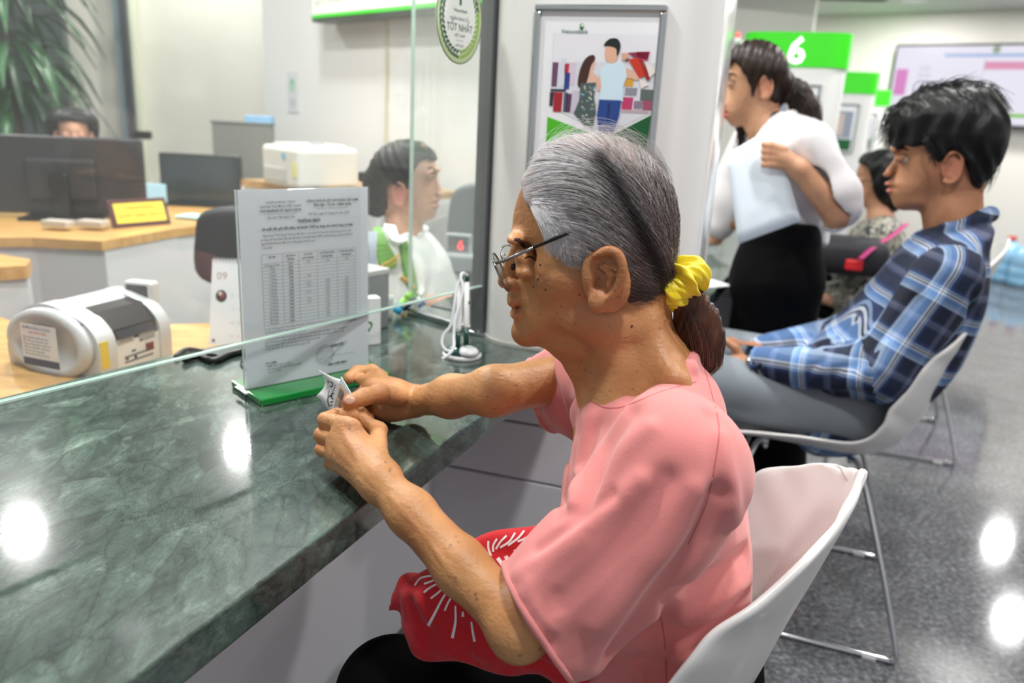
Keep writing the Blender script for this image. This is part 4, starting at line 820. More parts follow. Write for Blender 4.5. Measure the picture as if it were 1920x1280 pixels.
pr = Print(pp(.022, .0035, 0), fx, [0, 0, 1], .0003); pr.rect(.02, .022, .09, .026, INKG); pr.rect(.02, .012, .09, .016, INKG); pr.rect(.005, .05, .045, .062, mat('label_grey', '#b9b6ae', .5))
for k in range(14): pr.rect(.006 + .0026 * k, .052, .0072 + .0026 * k, .061, INK)
pr.rect(LB - .10, .045, LB - .06, .065, mat('label_silver', '#9da0a4', .4)); pr.rect(LB - .085, .022, LB - .065, .038, mat('switch_red', '#6a1f22', .3)); pr.rect(LB - .12, .03, LB - .11, .034, INK); pr.rect(LB - .115, .016, LB - .108, .022, INK); pr.rect(LB - .135, .018, LB - .128, .022, INK); pr.rect(.06, .045, .066, .05, INK)
pr.build('front_print', t)
# side disc cover with sticker (faces left)
sc_ = pp(-.030, .105, .072); SA = np.array([fy, [0, 0, 1.], -fx]); b = MB(); b.lathe(sc_ + fx * .01, [(.094, 0), (.092, .012), (.075, .018), (.07, .012), (.001, .012)], SA, 36, 1.05, .70); b.build('round_cover', MG, t, True)
b = MB(); b.box(pp(-.0205, .06, .122), (.002, .062, .018), np.array([fx, unit(fy + np.array([0, 0, .1])), [0, 0, 1.]])); b.build('control_label', DARK, t)
SP = Print(pp(-.046, .125, .03), -fy * 1.0, [0, 0, 1], .0004) if False else None
xd = -fy; pr = Print(pp(-.0435, .135, .028), xd if np.cross(xd, [0, 0, 1]) @ (-fx) > 0 else fy, [0, 0, 1], .0004)
pr2 = Print(pp(-.0435, .15, .02), fy * -1, [0, 0, 1], .0004); nn = pr2.n @ (-fx)
pr = pr2 if nn > 0 else Print(pp(-.0435, .045, .02), fy, [0, 0, 1], .0004)
pr.rect(0, 0, .085, .078, mat('info_white', '#e6e8ea', .5)); pr.rect(0, 0, .085, .014, mat('info_navy', '#1f2b55', .4), 2); pr.text(.006, .068, .0075, 'HƯỚNG DẪN SỬ DỤNG', mat('info_blue', '#35508e', .5), 2, sx=.8); pr.text(.02, .06, .006, 'MÁY ĐẾM TIỀN', mat('info_red', '#c03a3a', .5), 2)
for k in range(6): pr.text(.005, .051 - .0062 * k, .0052, ['Bật công tắc nguồn phía sau', 'Đặt tiền vào khay phía trên', 'Máy tự động đếm và hiển thị', 'Nhấn nút để đếm tiếp theo', 'Vệ sinh máy hàng ngày', 'Tắt máy khi không sử dụng'][k], mat('info_blue', '#35508e', .5), 2)
pr.build('instruction_sticker', t)
b = MB(); b.box(pp(-.006, -.0012, .056), (.018, .0016, .05), np.array([fx, fy, [0, 0, 1.]])); b.build('yellow_label', mat('yellow_label', '#e2c21c', .4), t)
pr = Print(pp(-.0198, .032, .114), fy * (1 if np.cross(fy, [0, 0, 1]) @ (-fx) > 0 else -1), [0, 0, 1], .0022)
pr.rect(-.028 if pr.x @ fy < 0 else 0, .0, 0 if pr.x @ fy < 0 else .028, .003, mat('strip_red', '#b52a33', .4)); pr.build('red_strip', t)
dc = at(266, 546, 1.56); DA = axes(100); b = MB(); b.box(dc, (.062, .03, .044), DA, .006); dsp = b.build('display', MG, t, False)
MB().box(dc - DA[1] * -.0 + DA[1] * (-.0155 if DA[1] @ (CAM - dc) < 0 else .0155), (.046, .002, .032), DA, .002).build('display_screen', mat('lcd_dark', '#33363c', .2), dsp)
MB().tube([dc + [0, .01, -.02], pp(LB * .7, .1, .15)], .008, 8).build('display_stalk', MG, t, True)

# desk calendar
c0 = onz(392, 646, DZ + .02); c1 = onz(482, 650, DZ + .02); xd = unit((c1 - c0) * [1, 1, 0]); yb_ = np.array([-xd[1], xd[0], 0]); H = .165
t = thing('desk_calendar', [*(c0 + xd * .05)[:2], DZ], 'white spiral-bound desk calendar standing left of the rate notice', 'calendar')
top = lambda u: c0 + xd * u + yb_ * .045 + [0, 0, H]
Wc = .13
for sd in (0, 1):
    a_ = c0 + yb_ * (.095 if sd else 0); MB().sheet([[a_ + xd * u + (top(u) - c0 - xd * u - (yb_ * .095 if sd else 0)) * v for u in (0, Wc)] for v in (0, 1)], .0015).build('leaf_board', PAPER, t)
nrm = unit(np.cross(xd, top(0) - c0)); pr = Print(c0 + nrm * (.0012 if nrm @ (CAM - c0) > 0 else -.0012), xd, top(0) - c0, .0004); ci = mat('calendar_ink', '#b3a9a4', .6)
pr.text(.010, H * .80, .022, '09', ci, 1); pr.disc(.021, H * .60, .011, .012, mat('cal_dark', '#3c3230', .5)); pr.disc(.023, H * .61, .006, .007, mat('cal_red', '#8a4348', .5), 2); pr.disc(.019, H * .63, .004, .004, mat('cal_pale', '#d8cbc4', .5), 3)
for r_ in range(5):
    for k in range(6): pr.text(.042 + .013 * k, H * .76 - r_ * .027, .0058, str(1 + r_ * 7 + k), ci, 1)
pr.rect(.006, .006, .012, .012, INKG); pr.build('calendar_print', t)
b = MB()
for k in range(20): u = .004 + k * (Wc - .008) / 19; p = top(u); b.tube([p + yb_ * .004 * math.cos(a) + np.array([0, 0, .004]) * math.sin(a) for a in np.linspace(0, 6.28, 9)[:-1]], .0008, 5, closed=True)
b.build('wire_spiral', mat('spiral_grey', '#8f9396', .3, .8), t)
# cables and small papers behind
for k, (P, r_, lab) in enumerate([([(330, 668), (350, 655), (385, 660), (410, 668), (440, 660), (480, 648), (520, 640)], .0045, 'black cable looping along the desk behind the marble counter'), ([(345, 675), (372, 668), (400, 676), (430, 664), (470, 655), (500, 652)], .006, 'thicker black cable bunched left of the notice foot'), ([(455, 670), (452, 684), (470, 695), (486, 690)], .0012, 'thin black wire curling beside the notice holder')]):
    pts = [onz(x, y, TOP + [.0048, .0062, .002][k]) for x, y in P]; b = MB().tube(spline(pts, 6), r_, 8); o = b.build('cable', BLACK, None, True, origin=pts[0]); tag(o, lab, 'cable')
tn = thing('sticky_note', onz(370, 655, DZ), 'small orange and white paper slip on the desk left of the calendar', 'note'); MB().box(onz(372, 660, DZ + .004), (.05, .03, .002), axes(50)).build('slip', mat('note_orange', '#e07a3c', .6), tn)

# yellow name plate on the middle desk
q = onz(268, 424, .72); t = thing('name_plate', q, 'yellow sign in a dark red frame on the middle wooden desk', 'sign'); wN = 112 / FPX * 2.75; hN = 50 / FPX * 2.75 * 1.02
xd = unit(onz(325, 420, .72) - onz(212, 430, .72)); yv = unit(np.array([-xd[1], xd[0], 0]) * .35 + [0, 0, 1]); yv = unit(yv - xd * (yv @ xd)); nv = np.cross(xd, yv); nv = nv if nv @ (CAM - q) > 0 else -nv
NA = np.array([xd, yv, nv]); cc = q + yv * hN / 2; MB().box(cc, (wN, hN, .012), NA, .003).build('frame', mat('maroon', '#4a1f24', .4), t); MB().box(cc + nv * .007, (wN - .03, hN - .028, .003), NA).build('yellow_card', mat('card_yellow', '#e3cf45', .5), t)
pr = Print(cc + nv * .009, xd, yv, .0004); pr.text(0, .012, .02, 'Vietcombank', mat('dull_green', '#6d7a3a', .5), 1, 'CENTER'); pr.text(0, -.016, .02, 'QUẦY GIAO DỊCH', mat('dull_orange', '#c06a28', .5), 1, 'CENTER'); pr.build('lettering', t)
MB().prism([q + xd * -.03 - nv * .01, q + xd * -.03 - nv * .08, q + xd * -.03 - nv * .015 + [0, 0, hN * .7]], xd * .06).build('easel_foot', mat('maroon', '#4a1f24', .4), t)

# monitors
def monitor(px0, px1, py0, py1, d, label, zdesk, back=True, heading=None, m=DARK, scr=None):
    a_, b_ = at(px0, (py0 + py1) / 2, d), at(px1, (py0 + py1) / 2, d + (heading or 0)); top_, bot = at((px0 + px1) / 2, py0, d)[2], at((px0 + px1) / 2, py1, d)[2]
    xd = unit((b_ - a_) * [1, 1, 0]); A = np.array([xd, np.cross([0, 0, 1], xd), [0, 0, 1]]); c = (a_ + b_) / 2; c[2] = (top_ + bot) / 2; w_ = np.linalg.norm((b_ - a_)[:2]); h_ = top_ - bot
    t = thing('monitor', [c[0], c[1] + .05, zdesk], label, 'monitor'); MB().box(c, (w_, .03, h_), A, .008).build('casing', m, t)
    s_ = -1 if A[1] @ (CAM - c) < 0 else 1; f = A[1] * s_
    if back:
        MB().box(c + f * .022 - [0, 0, h_ * .05], (w_ * .42, .03, h_ * .55), A, .012).build('rear_hump', mat('dark_plastic2', '#26262a', .5), t)
        MB().box(c + f * .05 + [0, 0, -h_ * .3], (.06, .03, h_ * .7), A, .01).build('stand_neck', BLACK, t); MB().box(c - f * .018, (w_ - .02, .004, h_ - .02), A).build('screen', mat('screen_glow', '#9fb6cc', .3, emit='#a8c4e0', estr=.8), t)
    else:
        MB().box(c + f * .016, (w_ - .02, .004, h_ - .025), A).build('screen', scr or mat('screen_dark', '#2c3334', .12), t); MB().box(c - f * .03 + [0, 0, -h_ * .4], (.05, .03, h_ * .6), A, .01).build('stand_neck', BLACK, t)
    z0 = zdesk; MB().box([c[0] + f[0] * .03, c[1] + f[1] * .03, z0 + .006], (.26, .16, .012), A, .005).build('stand_base', BLACK, t)
    MB().box([c[0] + f[0] * .045, c[1] + f[1] * .045, (z0 + bot) / 2 + .01], (.06, .03, max(.02, bot - z0 + .03)), A, .005).build('stand_post', BLACK, t)
    return t, c, A, f, w_, h_
monitor(-40, 272, 256, 408, 2.72, 'large black monitor seen from behind on the middle desk at left', .72, True, .12, mat('monitor_back', '#2a282c', .45, var=(5, '#3a383c', .6)))
tt, c, A, f, w_, h_ = monitor(303, 455, 288, 402, 3.35, 'black desktop screen facing us with a pale blue reflection left of the printer', .72, False, 0, DARK)
monitor(884, 960, 448, 560, 1.93, 'dark screen at the foot of the grey post behind the glass', DZ, True, -.1, BLACK) if False else None

# grey desk partitions, blue paper, binders
for (x0, x1, y0, y1, d, lab) in [(400, 516, 230, 350, 3.75, 'grey desk divider screen left of the printer, the higher one'), (305, 415, 340, 400, 3.9, 'lower grey divider screen behind the black desktop screen')]:
    c = at((x0 + x1) / 2, (y0 + y1) / 2, d); w_ = (x1 - x0) / FPX * d; h_ = at(x0, y0, d)[2]; t = thing('desk_divider', [c[0], c[1], 0], lab, 'partition'); MB().box([c[0], c[1], h_ / 2], (w_, .03, h_), axes(95), .004).build('screen_panel', mat('divider_grey', '#777a76', .8, bump=(200, .2)), t); MB().box([c[0], c[1], h_ + .006], (w_ + .01, .036, .012), axes(95), .003).build('top_rail', mat('rail', '#5f6361', .4), t)
c = at(487, 225, 3.73); o = MB().box(c, (.13, .05, .04), axes(95), .004).build('folder', mat('sky_blue', '#86b4d8', .5), None, origin=c); tag(o, 'light blue folder on top of the grey desk divider', 'folder')
c = at(293, 362, 3.2); t = thing('blue_paper_sheet', c, 'small bright pale blue sheet standing beside the yellow sign', 'sheet'); MB().box(c, (.085, .01, .075), axes(95), .002).build('sheet', mat('pale_blue_sheet', '#a9d5ee', .5, emit='#a9d5ee', estr=.0), t)  # a standing sheet of pale blue paper, no screen
c = at(390, 412, 2.95); c[2] = .728; o = MB().box(c, (.22, .10, .006), axes(100), .002).build('notepad', mat('mint_blue', '#b5dde0', .6), None, origin=c); tag(o, 'pale turquoise paper pad lying on the middle wooden desk', 'pad')
for k, x in enumerate([110, 175]):
    c = onz(x, 425, .73); o = MB().box(c + [0, 0, .012], (.09, .05, .02), axes(96), .003).build('stapler_box', mat('paper_stack', '#b9b0a6', .6), None, origin=c); tag(o, ['small stack of cards under the left part of the black monitor', 'small stack of cards under the right part of the black monitor'][k], 'cards')

# printer
c = at(582, 322, 2.98); PA_ = np.array([wd, wn, [0, 0, 1.]]); zt = Z4t; hP = .145; c[2] = zt + hP / 2
t = thing('printer', [c[0], c[1], zt], 'off-white office printer on the cupboard behind the teller', 'printer'); PW_ = mat('printer_white', '#d9d8d2', .4)
MB().box(c, (.27, .26, hP), PA_, .015).build('housing', PW_, t); MB().box(c - wn * .131 - wd * .03 + [0, 0, -.03], (.17, .006, .05), PA_, .003).build('paper_tray', mat('printer_grey', '#c2c2be', .4), t)
MB().box(c + [0, 0, hP / 2 + .004], (.2, .2, .012), PA_, .005).build('top_cover', mat('printer_grey', '#c2c2be', .4), t); MB().box(c - wn * .132 + wd * .115 + [0, 0, -.005], (.024, .004, .05), PA_).build('yellow_sticker', mat('pale_yellow', '#e3dc86', .5), t); MB().box(c - wn * .132 + wd * .04 + [0, 0, .04], (.02, .004, .022), PA_).build('blue_badge', mat('badge_blue', '#7fb2d0', .5), t)
MB().box(c + wd * .05 + [0, 0, hP / 2 + .013], (.06, .03, .01), PA_, .003).build('cover_handle', GREYP, t)

# wall notice and rate board on the white wall
a_ = onwall(550, 173); t = thing('wall_notice', a_, 'small pale notice with green emblem pinned on the white wall', 'notice'); MB().box(a_ - wn * .003, (.1, .004, .19), PA_).build('sheet', mat('notice_pale', '#cfd0d6', .6), t)
pr = Print(a_ - wn * .0055, wd, [0, 0, 1], .0004); pr.disc(0, .03, .026, .035, mat('pale_green', '#a8c8b4', .6)); pr.rect(-.03, -.07, .03, -.03, mat('pale_grey', '#b9bcc4', .6)); pr.disc(0, .05, .02, .015, mat('pale_green2', '#7fb496', .6), 2); pr.build('print', t)
bl, br = hit(584, 42, PW - wn * .115, wn) + wn * .115, onwall(905, 12); w_ = np.linalg.norm((br - bl)[:2]) + .5; zb = bl[2]; c = bl + wd * w_ / 2 - wn * .07; t = thing('rate_board', [c[0], c[1], zb], 'wide pale information board with green lower edge high on the white wall', 'board')
MB().box([c[0], c[1], zb + .28], (w_, .09, .56), PA_, .006).build('casing', mat('board_case', '#4e5450', .4), t); MB().box([*(c - wn * .047)[:2], zb + .285], (w_ - .03, .006, .52), PA_).build('face', mat('board_face', '#dcdbd4', .4, emit='#e8e6de', estr=.25), t)
MB().box([*(c - wn * .05)[:2], zb + .022], (w_ - .04, .006, .014), PA_).build('green_strip', GREEN, t)
pr = Print([*(bl - wn * .122)[:2], zb], wd, [0, 0, 1], .0006)
for r_ in range(4): pr.text(.04, .07 + .07 * r_, .045, ['QUÝ KHÁCH', 'CHÀO MỪNG', 'DỊCH VỤ', 'TỶ GIÁ'][r_], mat('board_ink', '#a5a8a0', .5), 1)
pr.rect(.52, .12, w_ - .05, .15, GREEN, 1); pr.build('board_print', t)

# office chair behind the calendar and behind the teller; LED counter
def office_chair(c, w_, h_, label, m, tilt=0):
    t = thing('office_chair', [c[0], c[1], 0], label, 'chair'); A = axes(95 + tilt)
    P = [(-.5, -.5), (-.52, .1), (-.42, .42), (0, .5), (.42, .42), (.52, .1), (.5, -.5), (0, -.55)]; P = spline(P, 4, True); q = [c + A[0] * u * w_ + [0, 0, v * h_] for u, v in P]
    o = MB().prism(q, A[1] * .06).build('backrest', m, t); bv = o.modifiers.new('bevel', 'BEVEL'); bv.width = .02; bv.segments = 3
    MB().box([c[0], c[1] - .03, max(.2, c[2] - h_ * .5 - .03)], (.05, .03, .25), A, .01).build('back_bar', BLACK, t); MB().box([c[0], c[1] + .22, .44], (.44, .42, .08), A, .03).build('seat', m, t); MB().tube([(c[0], c[1] + .22, .1), (c[0], c[1] + .22, .42)], .025, 12).build('column', BLACK, t)
    for k in range(5): a_ = k * 2 * math.pi / 5; MB().tube([(c[0], c[1] + .22, .1), (c[0] + .24 * math.cos(a_), c[1] + .22 + .24 * math.sin(a_), .05)], [.022, .014], 8).build('foot', BLACK, t)
    return t
c = at(468, 462, 2.05); office_chair(c, .30, .2, 'dark office chair back behind the desk calendar', mat('chair_charcoal', '#2a2d33', .6))
c = at(900, 430, 2.45); office_chair(c, .20, .28, 'grey office chair back right of the seated teller', mat('chair_grey', '#5d6268', .6))
c = at(860, 456, 2.2); t = thing('led_counter', [c[0], c[1], c[2] - .03], 'small grey device with glowing red digits to the right of the teller', 'display'); MB().box(c, (.075, .03, .055), axes(100), .006).build('casing', GREYP, t); MB().box(c - [0, .016, -.002], (.058, .003, .04), axes(100)).build('window', DARK, t)
pr = Print(c - [.002, .0185, .014], axes(100)[0], [0, 0, 1], .0005); pr.text(0, 0, .036, '6', mat('red_led', '#ff2a35', .4, emit='#ff2030', estr=3), 1, bold=.001); pr.build('digit', t)
b = MB().box(at(862, 490, 2.2), (.13, .08, .05), axes(100), .008); b.build('body', GREYP, t)
c = at(905, 575, 1.85); t = thing('monitor', [c[0], c[1], DZ], 'black screen edge low behind the grey post', 'monitor'); c[2] = DZ + .075; MB().box(c, (.10, .02, .12), axes(120), .004).build('casing', BLACK, t); MB().box(c - [0, 0, .07], (.06, .05, .01), axes(120), .002).build('stand', BLACK, t)

# tall leafy plant upper left
PL = at(20, 150, 4.0); t = thing('potted_plant', [PL[0], PL[1], 0], 'tall dark green leafy plant against the dark panel at upper left', 'plant')
MB().lathe((PL[0], PL[1], 0), [(.14, 0), (.17, .02), (.2, .34), (.215, .36), (.19, .36), (.18, .3)], None, 28).build('pot', mat('pot_grey', '#5b5c58', .5), t, True)
MB().tube(spline([(PL[0], PL[1], .3), (PL[0] + .02, PL[1], .9), (PL[0] - .02, PL[1], 1.7), (PL[0], PL[1], 2.1)], 5), .02, 8).build('trunk', mat('bark', '#4f4334', .8), t, True)
r3 = random.Random(11); lm = [mat('leaf_a', '#2f5a34', .35), mat('leaf_b', '#45774a', .35), mat('leaf_c', '#1f3d28', .4)]
leaf = []
for k in range(230):
    z = r3.uniform(1.05, 2.35); a_ = r3.uniform(0, 6.28); L = r3.uniform(.22, .42); d = np.array([math.cos(a_), math.sin(a_), 0]); s_ = np.array([-d[1], d[0], 0]); o = np.array([PL[0], PL[1], z]) + d * r3.uniform(.02, .2); G_ = []
    for i in range(6):
        u = i / 5; p = o + d * L * u * .8 + np.array([0, 0, .10 * L * math.sin(u * 2.2) - L * .75 * u * u]); w__ = .026 * math.sin(math.pi * min(1, .12 + u * .86)) + .001; G_.append([p - s_ * w__, p + [0, 0, -.006], p + s_ * w__])
    MB().sheet(G_, .0015).build('leaf', lm[k % 3], t, True)
# ================================================================= customer side
# wall television
a_, b_ = hit(1686, 88, W0 - fn * .09, fn), hit(2010, 86, W0 - fn * .09, fn); zb = hit(1672, 226, W0 - fn * .09, fn)[2]; ztop = a_[2]; w_ = np.linalg.norm((b_ - a_)[:2]); xd = unit((b_ - a_) * [1, 1, 0]); TA = np.array([xd, fn, [0, 0, 1.]])
c = (a_ + b_) / 2; c[2] = (ztop + zb) / 2; h_ = ztop - zb; t = thing('television', [c[0], c[1], zb], 'large bright wall screen with a pale rate table at upper right', 'television')
MB().box(c, (w_ + .04, .06, h_ + .04), TA, .01).build('casing', BLACK, t); MB().box(c - fn * .032, (w_, .006, h_), TA).build('screen', mat('tv_white', '#101012', .3, emit='#f4f0ff', estr=.82), t)
pr = Print(c - fn * .036 - xd * w_ / 2 - np.array([0, 0, h_ / 2]), xd, [0, 0, 1], .0006); E_ = lambda n, c_, s_=.75: mat('tv_' + n, '#101010', .4, emit=c_, estr=s_)
pr.rect(0, h_ * .10, w_, h_ * .145, E_('lime', '#7ccf2e'), 1); pr.rect(w_ * .55, h_ * .70, w_, h_ * .80, E_('pink', '#f0a0c4'), 1); pr.rect(w_ * .3, h_ * .86, w_ * .9, h_ * .90, E_('blue', '#a9c4ee'), 1); pr.rect(.02, h_ * .35, .12, h_ * .70, E_('magenta', '#e88ad4'), 1)
pr.rect(w_ * .545, h_ * .15, w_ * .55, h_ * .84, E_('line', '#c9d2e8'), 2)
for k in range(6): pr.rect(.15, h_ * (.22 + .09 * k), w_ * .95, h_ * (.222 + .09 * k), E_('row', '#dfdff0'), 2); pr.text(.2, h_ * (.235 + .09 * k), .05, ['USD', 'EUR', 'GBP', 'JPY', 'AUD', 'SGD'][k], E_('txt', '#c8bcd8'), 2)
pr.disc(w_ * .60, h_ * .95, .03, .03, E_('dot', '#9db59a'), 2); pr.build('screen_image', t)

# big blue water bottles on the floor by the far wall
wb = mat('blue_water_bottle', '#7fb6dc', .12, coat=.3, var=(9, '#a8d0ea', .7)); wl = mat('bottle_cap', '#c8503e', .4)
lab = ['blue water bottle with a red cap, leftmost of the row by the far wall', 'blue water bottle second from the left in the row by the far wall', 'blue water bottle third from the left at the right photo edge', 'blue water bottle standing in the second row behind the leftmost one']
for k, (x, y) in enumerate([(1880, 528), (1912, 536), (1948, 540), (1897, 512)]):
    q = onz(x, y, 0); t = thing('water_bottle', q, lab[k], 'water bottle', 'water bottles by the far wall')
    pf = [(.09, 0), (.108, .012), (.11, .06), (.103, .075), (.11, .09), (.11, .15), (.103, .165), (.11, .18), (.11, .24), (.10, .275), (.07, .315), (.032, .335), (.028, .36)]
    MB().lathe(q, pf, None, 28).build('bottle', wb, t, True); MB().lathe(q + [0, 0, .355], [(.03, 0), (.034, .004), (.034, .03), (.028, .036)], None, 20).build('cap', wl, t, True)

# shell chair with wire sled base; built facing +y-left in its own axes then placed
SHELL = mat('shell_white', '#d9d7d6', .35, coat=.15)
def shell_pt(u, v):
    """u -1..1 across, v 0..1 from the front edge of the seat to the top of the back"""
    pr_ = [(.24, .425), (.18, .44), (.05, .43), (-.08, .425), (-.16, .455), (-.205, .53), (-.235, .63), (-.262, .72), (-.290, .815)]
    k = v * (len(pr_) - 1); i = min(int(k), len(pr_) - 2); f = k - i
    a, b = pr_[i], pr_[i + 1]
    p0 = pr_[max(i - 1, 0)]; p3 = pr_[min(i + 2, len(pr_) - 1)]
    cr = lambda q: .5 * (2 * a[q] + (b[q] - p0[q]) * f + (2 * p0[q] - 5 * a[q] + 4 * b[q] - p3[q]) * f * f + (3 * a[q] - 3 * b[q] - p0[q] + p3[q]) * f ** 3)
    y, z = cr(0), cr(1); half = np.interp(v, [0, .15, .5, .62, .75, .85, .93, .98, 1], [.20, .225, .235, .235, .215, .18, .128, .07, .012])
    side = abs(u) ** 2.2; rise = np.interp(v, [0, .25, .5, .65, .85, 1], [.015, .07, .10, .075, .03, .0]); wrap = np.interp(v, [0, .35, .6, .8, 1], [0, .01, .085, .07, .01])
    drop = np.interp(v, [.8, 1], [0, .03]) * abs(u) ** 2 if v > .8 else 0
    return np.array([u * half, y + side * wrap, z + side * rise - drop])
def make_chair(loc, rot, label, back=1.):
    t = thing('shell_chair', [0, 0, 0], label, 'chair')
    G_ = [[shell_pt(u, v) for u in np.linspace(-1, 1, 25)] for v in np.linspace(0, 1, 49)]
    o = MB().sheet(G_, .010).build('shell', SHELL, t, True); sm_ = o.modifiers.new('s', 'SUBSURF'); sm_.levels = 1; sm_.render_levels = 1
    r_ = .0065
    for sx in (-1, 1):
        P = [(sx * .10, .12, .425), (sx * .17, .15, .41), (sx * .235, .205, .06), (sx * .24, .20, .012), (sx * .24, .17, .0075), (sx * .24, -.19, .0075), (sx * .24, -.215, .012), (sx * .235, -.215, .06), (sx * .17, -.10, .40), (sx * .10, -.07, .418)]
        MB().tube(spline(P, 5), r_, 10).build('sled_leg', CHROME, t, True)
        for yy in (.15, -.17): MB().box((sx * .24, yy, .005), (.018, .03, .010), None, .002).build('glide', mat('clear_glide', '#d0d0d0', .2), t)
    for yy in (.12, -.07): MB().tube([(-.12, yy, .42), (.12, yy, .42)], r_, 8).build('cross_bar', CHROME, t, True)
    t.location = loc; t.rotation_euler = (0, 0, rot); return t
# the chair's +y axis is its front; facing heading h (degrees clockwise from +Y) = rotation -h
def place_chair(rear_near, heading, label):
    """rear_near: world point of the rear floor bend on the side nearer the camera (local (-.24,-.215))"""
    h = math.radians(heading); fx_ = np.array([math.sin(h), math.cos(h), 0]); rx_ = np.array([math.cos(h), -math.sin(h), 0])
    loc = np.array(rear_near) - (rx_ * -.24 + fx_ * -.215); loc[2] = 0; return make_chair([float(v) for v in loc], -h, label)
ch_elder = make_chair((.108, .862, 0), math.radians(67), 'white shell chair nearest the camera holding the grey-haired woman in pink')
ch_man = place_chair(onz(1668, 1244, 0), -70, 'white shell chair with chrome sled legs under the young man in plaid')
ch_far = place_chair(onz(1783, 872, 0), -70, 'white shell chair of the woman in patterned blouse behind the young man')

# papers on the next counter, green plant tuft behind the standing woman, queue lamp
q = onz(1312, 532, TOP + .001); o = MB().box(q, (.16, .10, .002), axes(60)).build('paper_slip', PAPER, None, origin=q); tag(o, 'white paper slip lying on the far marble counter behind the yellow scrunchie', 'paper')
q = onz(1350, 470, TOP) + np.array([.02, .25, 0]); t = thing('desk_plant', q, 'small green plant on the far counter beside the standing woman', 'plant'); MB().lathe(q, [(.03, 0), (.042, .05), (.038, .05)], None, 18).build('pot', WPL, t, True)
for k in range(16):
    a_ = k * 2.4; d = np.array([math.cos(a_), math.sin(a_), 0]); s_ = np.array([-d[1], d[0], 0]); G_ = [[q + [0, 0, .045] + d * .09 * u + [0, 0, .10 * u - .05 * u * u] + s_ * w__ * .018 * math.sin(math.pi * (.1 + .85 * u)) for w__ in (-1, 0, 1)] for u in np.linspace(0, 1, 5)]; MB().sheet(G_, .001).build('leaf', lm[1], t, True)
c = at(1384, 62, 3.4); t = thing('call_light', c, 'tiny red call lamp above the green band behind the white pillar', 'lamp'); MB().lathe(c - [0, 0, .02], [(.010, 0), (.012, .006), (.010, .02), (.003, .025)], None, 16).build('dome', mat('red_lamp', '#e06a5c', .4, emit='#ff6050', estr=.6), t, True); MB().box(c - [0, 0, .03], (.03, .03, .02), None, .004).build('base', WPL, t); MB().tube([c - [0, 0, .04], [c[0], c[1], 1.5]], .006, 8).build('stem', GREYP, t) if c[2] > 1.56 else None
# ================================================================= the woman in pink
F1 = Frame(at(1110, 440, .83), 11)
P1 = lambda x, y, t=0.: F1.p(x, y, t)
skin1 = m_skin('skin_elder', '#a66e45', '#c99463', '#b56a50', .44, .6, .5)
HIP1 = F1.wld(F1.p(1230, 1330, 0)); el = thing('person', [HIP1[0], HIP1[1], 0], 'grey-haired woman in a pink T-shirt seated at the counter, holding a card', 'person')
H = F1.poly([(990, 330), (975, 360), (965, 392), (961, 425), (961, 447), (969, 462), (974, 480), (973, 505), (970, 530), (969, 545), (969, 560), (972, 572), (975, 590), (978, 606), (980, 622), (989, 636), (1006, 643), (1030, 644), (1060, 650), (1105, 640), (1160, 610), (1215, 585), (1232, 560), (1250, 500), (1259, 430), (1255, 370), (1235, 325), (1203, 290), (1165, 265), (1115, 256), (1060, 263), (1015, 290)])
zc = P1(1110, 640)[2]; zt = P1(1110, 250)[2]
def Wh(S, Z):
    u = np.clip((Z - zc) / (zt - zc), 0, 1); sf = P1(975, 450)[0]; back = np.clip((sf - S) / .09, 0, 1)
    base = np.interp(u, [0, .12, .35, .6, .85, 1], [.034, .047, .060, .066, .070, .066]); return base * (.56 + .44 * back ** .6)
body = SDF([P1(960, 640)[0] - .43, -.36, .60], [P1(960, 640)[0] + .30 + .12, .36, 1.20], .0021) if False else None
lo = [-.24, -.28, .63]; hi = [.36, .46, 1.17]
B1 = SDF(lo, hi, .0020)
B1.infl(H, Wh, .062, 0, .006, sm=3)
B1.ell(P1(1060, 520, -.040), (.030, .022, .026), .02)        # cheek bone
B1.ell(P1(1060, 520, .040), (.030, .022, .026), .02)
B1.ell(P1(1120, 605, -.045), (.035, .016, .02), .02)        # jaw angle
for tt_ in (-.028, .028):
    B1.ell(P1(969, 447, tt_), (.010, .022, .007), .010)        # brow
    B1.ell(P1(984, 478, tt_), (.014, .018, .012), .010, 's')    # socket
    B1.ell(P1(984, 482, tt_), (.011, .016, .010), .006)          # lids over the eye
    B1.ell(P1(985, 508, tt_ * 1.05), (.010, .018, .008), .008)    # bag under the eye
B1.chain([P1(970, 470), P1(962, 495), P1(952, 520)], [.0075, .0085, .0095], .006)    # nose
B1.ell(P1(948, 528), (.0085, .0095, .0075), .005)
for tt_ in (-.0125, .0125): B1.ell(P1(960, 533, tt_), (.0095, .0065, .0065), .004); B1.ell(P1(955, 541, tt_ * .7), (.005, .0028, .003), .002, 's')
B1.ell(P1(968, 556), (.010, .019, .010), .006); B1.ell(P1(965, 565), (.0065, .018, .0045), .004); B1.ell(P1(971, 586), (.0085, .017, .0062), .005)
B1.ell(P1(985, 622), (.014, .016, .014), .012)
B1.groove([P1(964, 575), P1(975, 576, -.016), P1(986, 578, -.026)], .0018, .0028); B1.groove([P1(964, 575), P1(975, 576, .016), P1(986, 578, .026)], .0018, .0028)
